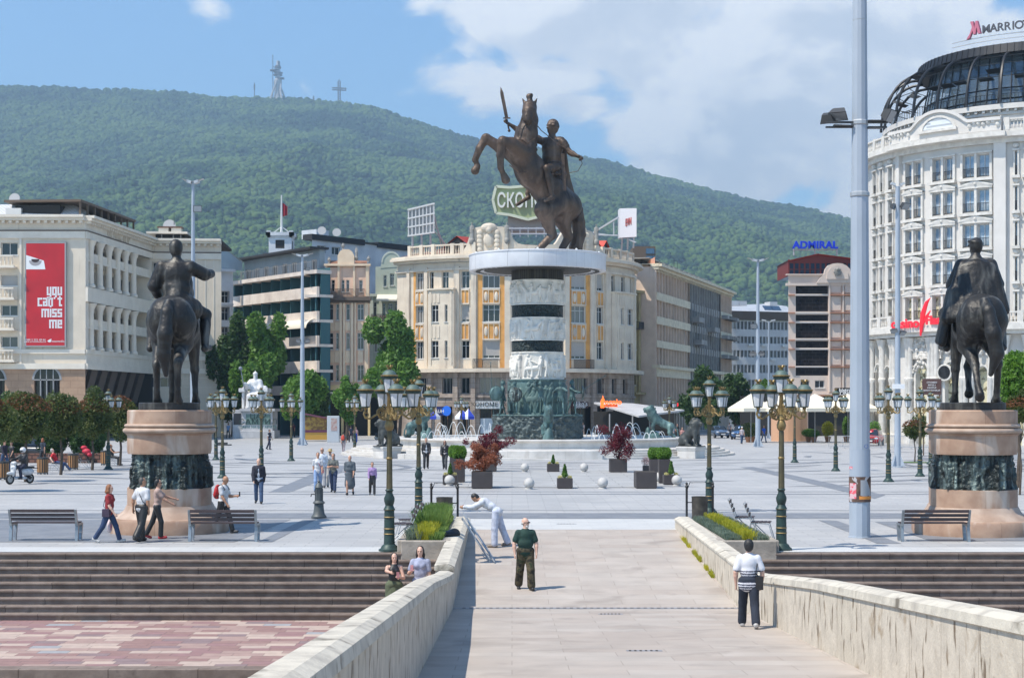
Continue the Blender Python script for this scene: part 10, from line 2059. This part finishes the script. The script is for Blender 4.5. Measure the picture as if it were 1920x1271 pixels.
more=[('man in a dark vest and trousers walking right near the white statue',505,843,70,1.72,dict(topc=(.5,.5,.52),jacket=(.02,.022,.04),jk=dict(long_=False,sleeve=.1),legc=NAVY)),('person in grey with a red backpack seen from behind',644,849,170,1.70,dict(topc=GREY,legc=(.32,.28,.30),extra=lambda r,J:backpack(r,J,(.55,.06,.03)))),('woman in a blue and white wrap near the fountain steps',667,832,20,1.66,dict(topc=(.6,.35,.35),skirt=dict(length=1.5,r0=.16,r1=.2,c=(.03,.07,.42)),fem=1,hair='long')),('person in dark navy beside the woman in the blue wrap',658,829,200,1.75,dict(topc=NAVY,legc=(.05,.04,.06))),('man in a black suit and white shirt walking towards the camera',799,879,8,1.80,dict(topc=WHITE,jacket=BLACK,legc=BLACK,fat=1.15,shoec=BLACK,hairc=(.15,.06,.03))),('woman in black jacket with long dark hair beside the man in the suit',834,880,-6,1.70,dict(topc=(.5,.45,.45),jacket=BLACK,legc=(.05,.055,.065),hair='long',hairc=BLACK,fem=1,glasses=True)),('man in a white cap and pale shirt standing far right of the lion',1391,832,10,1.68,dict(topc=(.52,.46,.48),legc=JEANS,hat=('cap',(.7,.7,.7)))),('man in a bright blue T-shirt and jeans far away by the light mast',1432,829,20,1.75,dict(topc=(.02,.12,.62),legc=(.16,.20,.30))),('person in a pink top behind the lamp beside the seated lion',1279,834,0,1.68,dict(topc=(.50,.25,.22),legc=BLACK)),('man in a dark suit leaning near the green lion rock',1221,829,60,1.75,dict(topc=WHITE,jacket=BLACK,legc=BLACK)),('man in a pale blue shirt walking in the shade left of the white statue',428,822,170,1.78,dict(topc=(.14,.24,.40),legc=BLACK)),('person in dark clothes in the shade beside the pale blue shirt',404,824,10,1.76,dict(topc=NAVY,legc=BLACK)),('person in dark red under the tree beside the kiosk',550,820,180,1.76,dict(topc=(.12,.02,.03),legc=BLACK)),('person in white by the dark shop entrance near the column',1093,818,0,1.72,dict(topc=(.6,.5,.5),legc=(.4,.3,.25))),('person in a blue shirt at the cafe tables',1148,818,30,1.72,dict(topc=(.05,.18,.35),legc=BLACK)),('person in black walking in the side street beside the parked cars',1270,823,0,1.74,dict(topc=BLACK,legc=BLACK)),('person in grey in the shade by the parked cars',1368,819,180,1.74,dict(topc=(.12,.13,.16),legc=NAVY)),('person in a pale top in the shade left of the parked cars',1262,826,40,1.70,dict(topc=(.5,.5,.55),legc=GREY)),('woman in dark clothes with red hair behind the round clipped trees',80,872,160,1.68,dict(topc=(.03,.04,.06),legc=BLACK,hair='bob',hairc=(.30,.10,.04),fem=1)),('man in black leaning at the left edge behind the scooter',8,884,60,1.78,dict(topc=(.025,.022,.04),topk=dict(long_=True,sleeve=1),legc=JEANS)),('woman in black beside the man at the left edge',22,880,-30,1.62,dict(topc=BLACK,legc=BLACK,fem=1,hair='short',hairc=(.12,.04,.02)))]
for i,(lb,px_,py_,rz,ht,kw)in enumerate(more):person(lb,at(px_,py_),R(rz),walk(1 if i%2 else-1,ht),h=.032 if py_<860 else.024,handsok=py_>860,**kw)
sit=lambda ht=1.7,**k:fig(ht,seat=.46,**{**dict(legL=(84,78,4),legR=(84,84,4),armL=(30,10,50,10),armR=(25,10,55,10),lean=-8),**k})
def seatat(px_,py_,rz,lb):p_=G(px_,py_);dup(s0,(p_.x,p_.y,0),rz,lb,1.1);return p_
p_=seatat(108,884,R(90),'slatted metal chair under the man in the red T-shirt');person('man in a red T-shirt and jeans lounging on a metal chair',(p_.x-.05,p_.y,.0),R(88),sit(1.74,lean=-24,legL=(80,40,6),legR=(84,96,4),armR=(-20,50,60,-30)),.02,M_skin3,'short',(.55,.52,.50),topc=(.55,.025,.035),legc=(.03,.06,.15),group='people seated under the round trees',shoec=(.4,.4,.4))
p_=seatat(212,872,R(90),'slatted metal chair under the woman in the strapless top');person('woman in a black strapless top reading on a metal chair',(p_.x-.05,p_.y,.0),R(88),sit(1.66,armL=(50,10,50,0),armR=(50,10,50,0)),.022,M_skin2,'short',(.28,.10,.04),topc=BLACK,topk=dict(sleeve=0),legc=BLACK,fem=1,group='people seated under the round trees')
p_=seatat(158,878,R(90),'empty slatted metal chair in front of the red pushchair')
p_=G(162,868);root=thg('pushchair','red pushchair behind the empty metal chair under the round trees','pushchair',(p_.x,p_.y,0),R(70));S=SDF(.03,.06);S.ell((0,0,.75),(.22,.30,.20));S.ell((0,.18,1.0),(.22,.20,.14));S.ell((0,-.25,.55),(.20,.15,.12));S.mk('seat',cloth((.55,.02,.05),.6),root);b=MB()
for s_ in(-.25,.25):b.bar((s_,-.35,.15),(s_,.45,1.05),.03,.03);b.bar((s_,.35,.15),(s_,-.1,.7),.03,.03)
b.mk('frame',M_iron,root);
for s_ in(-.25,.25):
 for y_ in(-.35,.35):b=MB();b.cyl((s_-.02,y_,.13),(s_+.02,y_,.13),.13,.13,12);b.mk('wheel',M_tyre,root)
def scooter(label,x,y,rz,col,g_='scooters on the square'):
 root=thg('motor_scooter',label,'scooter',(x,y,0.012),rz,g_);m=cloth(col,.25)
 S=SDF(.018,.05);S.path([(0,-.42,.48),(0,-.38,.75),(0,-.30,.98)],[.13,.15,.10],flat=((0,1,0),1.8));S.ell((0,-.52,.52),(.10,.24,.09));S.cap((0,-.25,.30),(0,.25,.28),.13,.15,flat=((0,0,1),2.0));S.ell((0,.42,.58),(.16,.42,.18));S.ell((0,-.34,1.0),(.17,.12,.08));S.mk('fairing',m,root)
 b=MB();b.box(-.13,.13,.10,.80,.74,.83);b.mk('saddle',cloth(BLACK,.6),root,bevel=.04);b=MB();b.tube([(-.33,-.22,1.02),(-.15,-.30,1.04),(.15,-.30,1.04),(.33,-.22,1.02)],.022,6);b.cyl((0,-.33,.9),(0,-.55,.28),.035,.035,6);b.bar((0,.5,.35),(0,.62,.26),.2,.12);b.box(-.14,.14,.78,1.0,.72,.75);b.mk('handlebar',M_iron,root);b=MB();b.sph((0,-.47,.80),.07,6,0,(1.2,.5,.8));b.mk('headlight',M_hl,root)
 for y_ in(-.58,.60):
  b=MB();n=20;b.tube([(0,y_+.20*math.cos(6.283*i/n),.255+.20*math.sin(6.283*i/n))for i in range(n+1)],.05,8);w_=b.mk('wheel',M_tyre,root,True);b=MB();b.cyl((-.02,y_,.255),(.02,y_,.255),.16,.16,14);b.mk('rim',M_rim,w_)
 for s_ in(-1,1):b=MB();b.cyl((.24*s_,-.28,1.02),(.27*s_,-.28,1.2),.008,.008,5);b.sph((.28*s_,-.29,1.22),.055,5,0,(1,.3,.7));b.mk('mirror',M_iron,root)
 return root
p_=G(37,908);scooter('white motor scooter ridden by a helmeted rider at the left edge of the square',p_.x,p_.y,R(-32),(.58,.60,.62))
def helmet(r,J):b=MB();b.sph(J['head']+J['hup']*.03,.145,10,0,(.95,1,.95));b.mk('helmet',cloth((.75,.76,.78),.15),r,True);b=MB();b.sph(J['head']+J['hfwd']*.06+VV(0,0,.0),.105,8,0,(1,.9,.7));b.mk('visor',M_cgl,r,True)
J=fig(1.72,seat=.82,legL=(70,74,14),legR=(70,74,14),armL=(52,20,30,0),armR=(52,20,30,0),lean=4);person('scooter rider in black with a white helmet',(p_.x+.10,p_.y+.28,0),R(-32),J,.02,M_skin,None,topc=BLACK,jacket=BLACK,legc=NAVY,group='people riding',extra=helmet)
for px_,py_,rz,lb in((716,825,80,'black motor scooter parked behind the left lamp post'),(735,822,100,'grey motor scooter parked beside the black one')):p_=G(px_,py_);scooter(lb,p_.x,p_.y,R(rz),BLACK if px_==716 else GREY,'parked scooters');
def pieces(me):
 n=len(me.vertices);par=np.arange(n);E=np.empty(len(me.edges)*2,np.int32);me.edges.foreach_get('vertices',E);E=E.reshape(-1,2)
 while 1:
  m=np.minimum(par[E[:,0]],par[E[:,1]]);q=par.copy();np.minimum.at(q,E[:,0],m);np.minimum.at(q,E[:,1],m);q=q[q]
  if(q==par).all():break
  par=q
 C_=np.empty(n*3,np.float32);me.vertices.foreach_get('co',C_);C_=C_.reshape(-1,3);u,inv=np.unique(par,return_inverse=True)
 if len(u)>900 or len(u)<2:return None
 lo=np.full((len(u),3),1e9);hi=-lo;np.minimum.at(lo,inv,C_);np.maximum.at(hi,inv,C_);g_=max((hi-lo).max(1).mean()*.12,(C_.max(0)-C_.min(0)).max()*.015);lab=np.arange(len(u))
 T_=((lo[:,None]-g_<=hi[None]+g_)&(hi[:,None]+g_>=lo[None]-g_)).all(2)
 while 1:
  q=np.where(T_,lab[None],1<<30).min(1)
  if(q==lab).all():break
  lab=q
 v,k=np.unique(lab[inv],return_inverse=True);return(len(v),k)if 2<=len(v)<=14 else None
def split_parts():
 users={}
 for o in bpy.data.objects:
  if o.type=='MESH'and(o.parent or o.name.startswith('graffiti'))and not o.children and not o.get('kind')and len(o.data.vertices)<30000:users.setdefault(o.data,[]).append(o)
 for me,obs in users.items():
  if obs[0].name.split('.')[0]in('pane','foliage','crown','lavender','weeds','windscreen','young_shoots','reins','shade_panels','eyes','sunglasses','straps','hood','lettering','small_print'):continue
  r_=pieces(me)
  if not r_:continue
  n,k=r_;ms=[]
  for i in range(n):
   ix=np.nonzero(k==i)[0];mp_={int(a):j for j,a in enumerate(ix)};vs_=[me.vertices[int(a)].co[:]for a in ix];fs,mi,sm=[],[],[]
   for p in me.polygons:
    if p.vertices[0]in mp_:fs.append([mp_[a]for a in p.vertices]);mi.append(p.material_index);sm.append(p.use_smooth)
   m2=bpy.data.meshes.new(me.name);m2.from_pydata(vs_,[],fs)
   for mt in me.materials:m2.materials.append(mt)
   m2.polygons.foreach_set('material_index',mi);m2.polygons.foreach_set('use_smooth',sm)
   if any(sm):m2.set_sharp_from_angle(angle=R(38))
   m2.update();ms.append(m2)
  for o in obs:
   for m2 in ms[1:]:c=o.copy();c.data=m2;COL.objects.link(c)
   o.data=ms[0]
split_parts()
# ---------------------------------------------------------------- the air between here and the mountain
hz=MB();hz.box(-6500,6500,-60,7200,-5,1150)
hm=bpy.data.materials.new('summer haze');hm.use_nodes=True;hn=hm.node_tree.nodes;hn.clear()
ho=hn.new('ShaderNodeOutputMaterial');hv=hn.new('ShaderNodeVolumePrincipled');hv.inputs['Color'].default_value=(.55,.78,1,1);hv.inputs['Density'].default_value=.00019;hv.inputs['Anisotropy'].default_value=.2
hm.node_tree.links.new(hv.outputs[0],ho.inputs['Volume'])
tag(hz.mk('haze',hm),'thin blue summer haze between the square and the mountain','haze',kind='stuff')
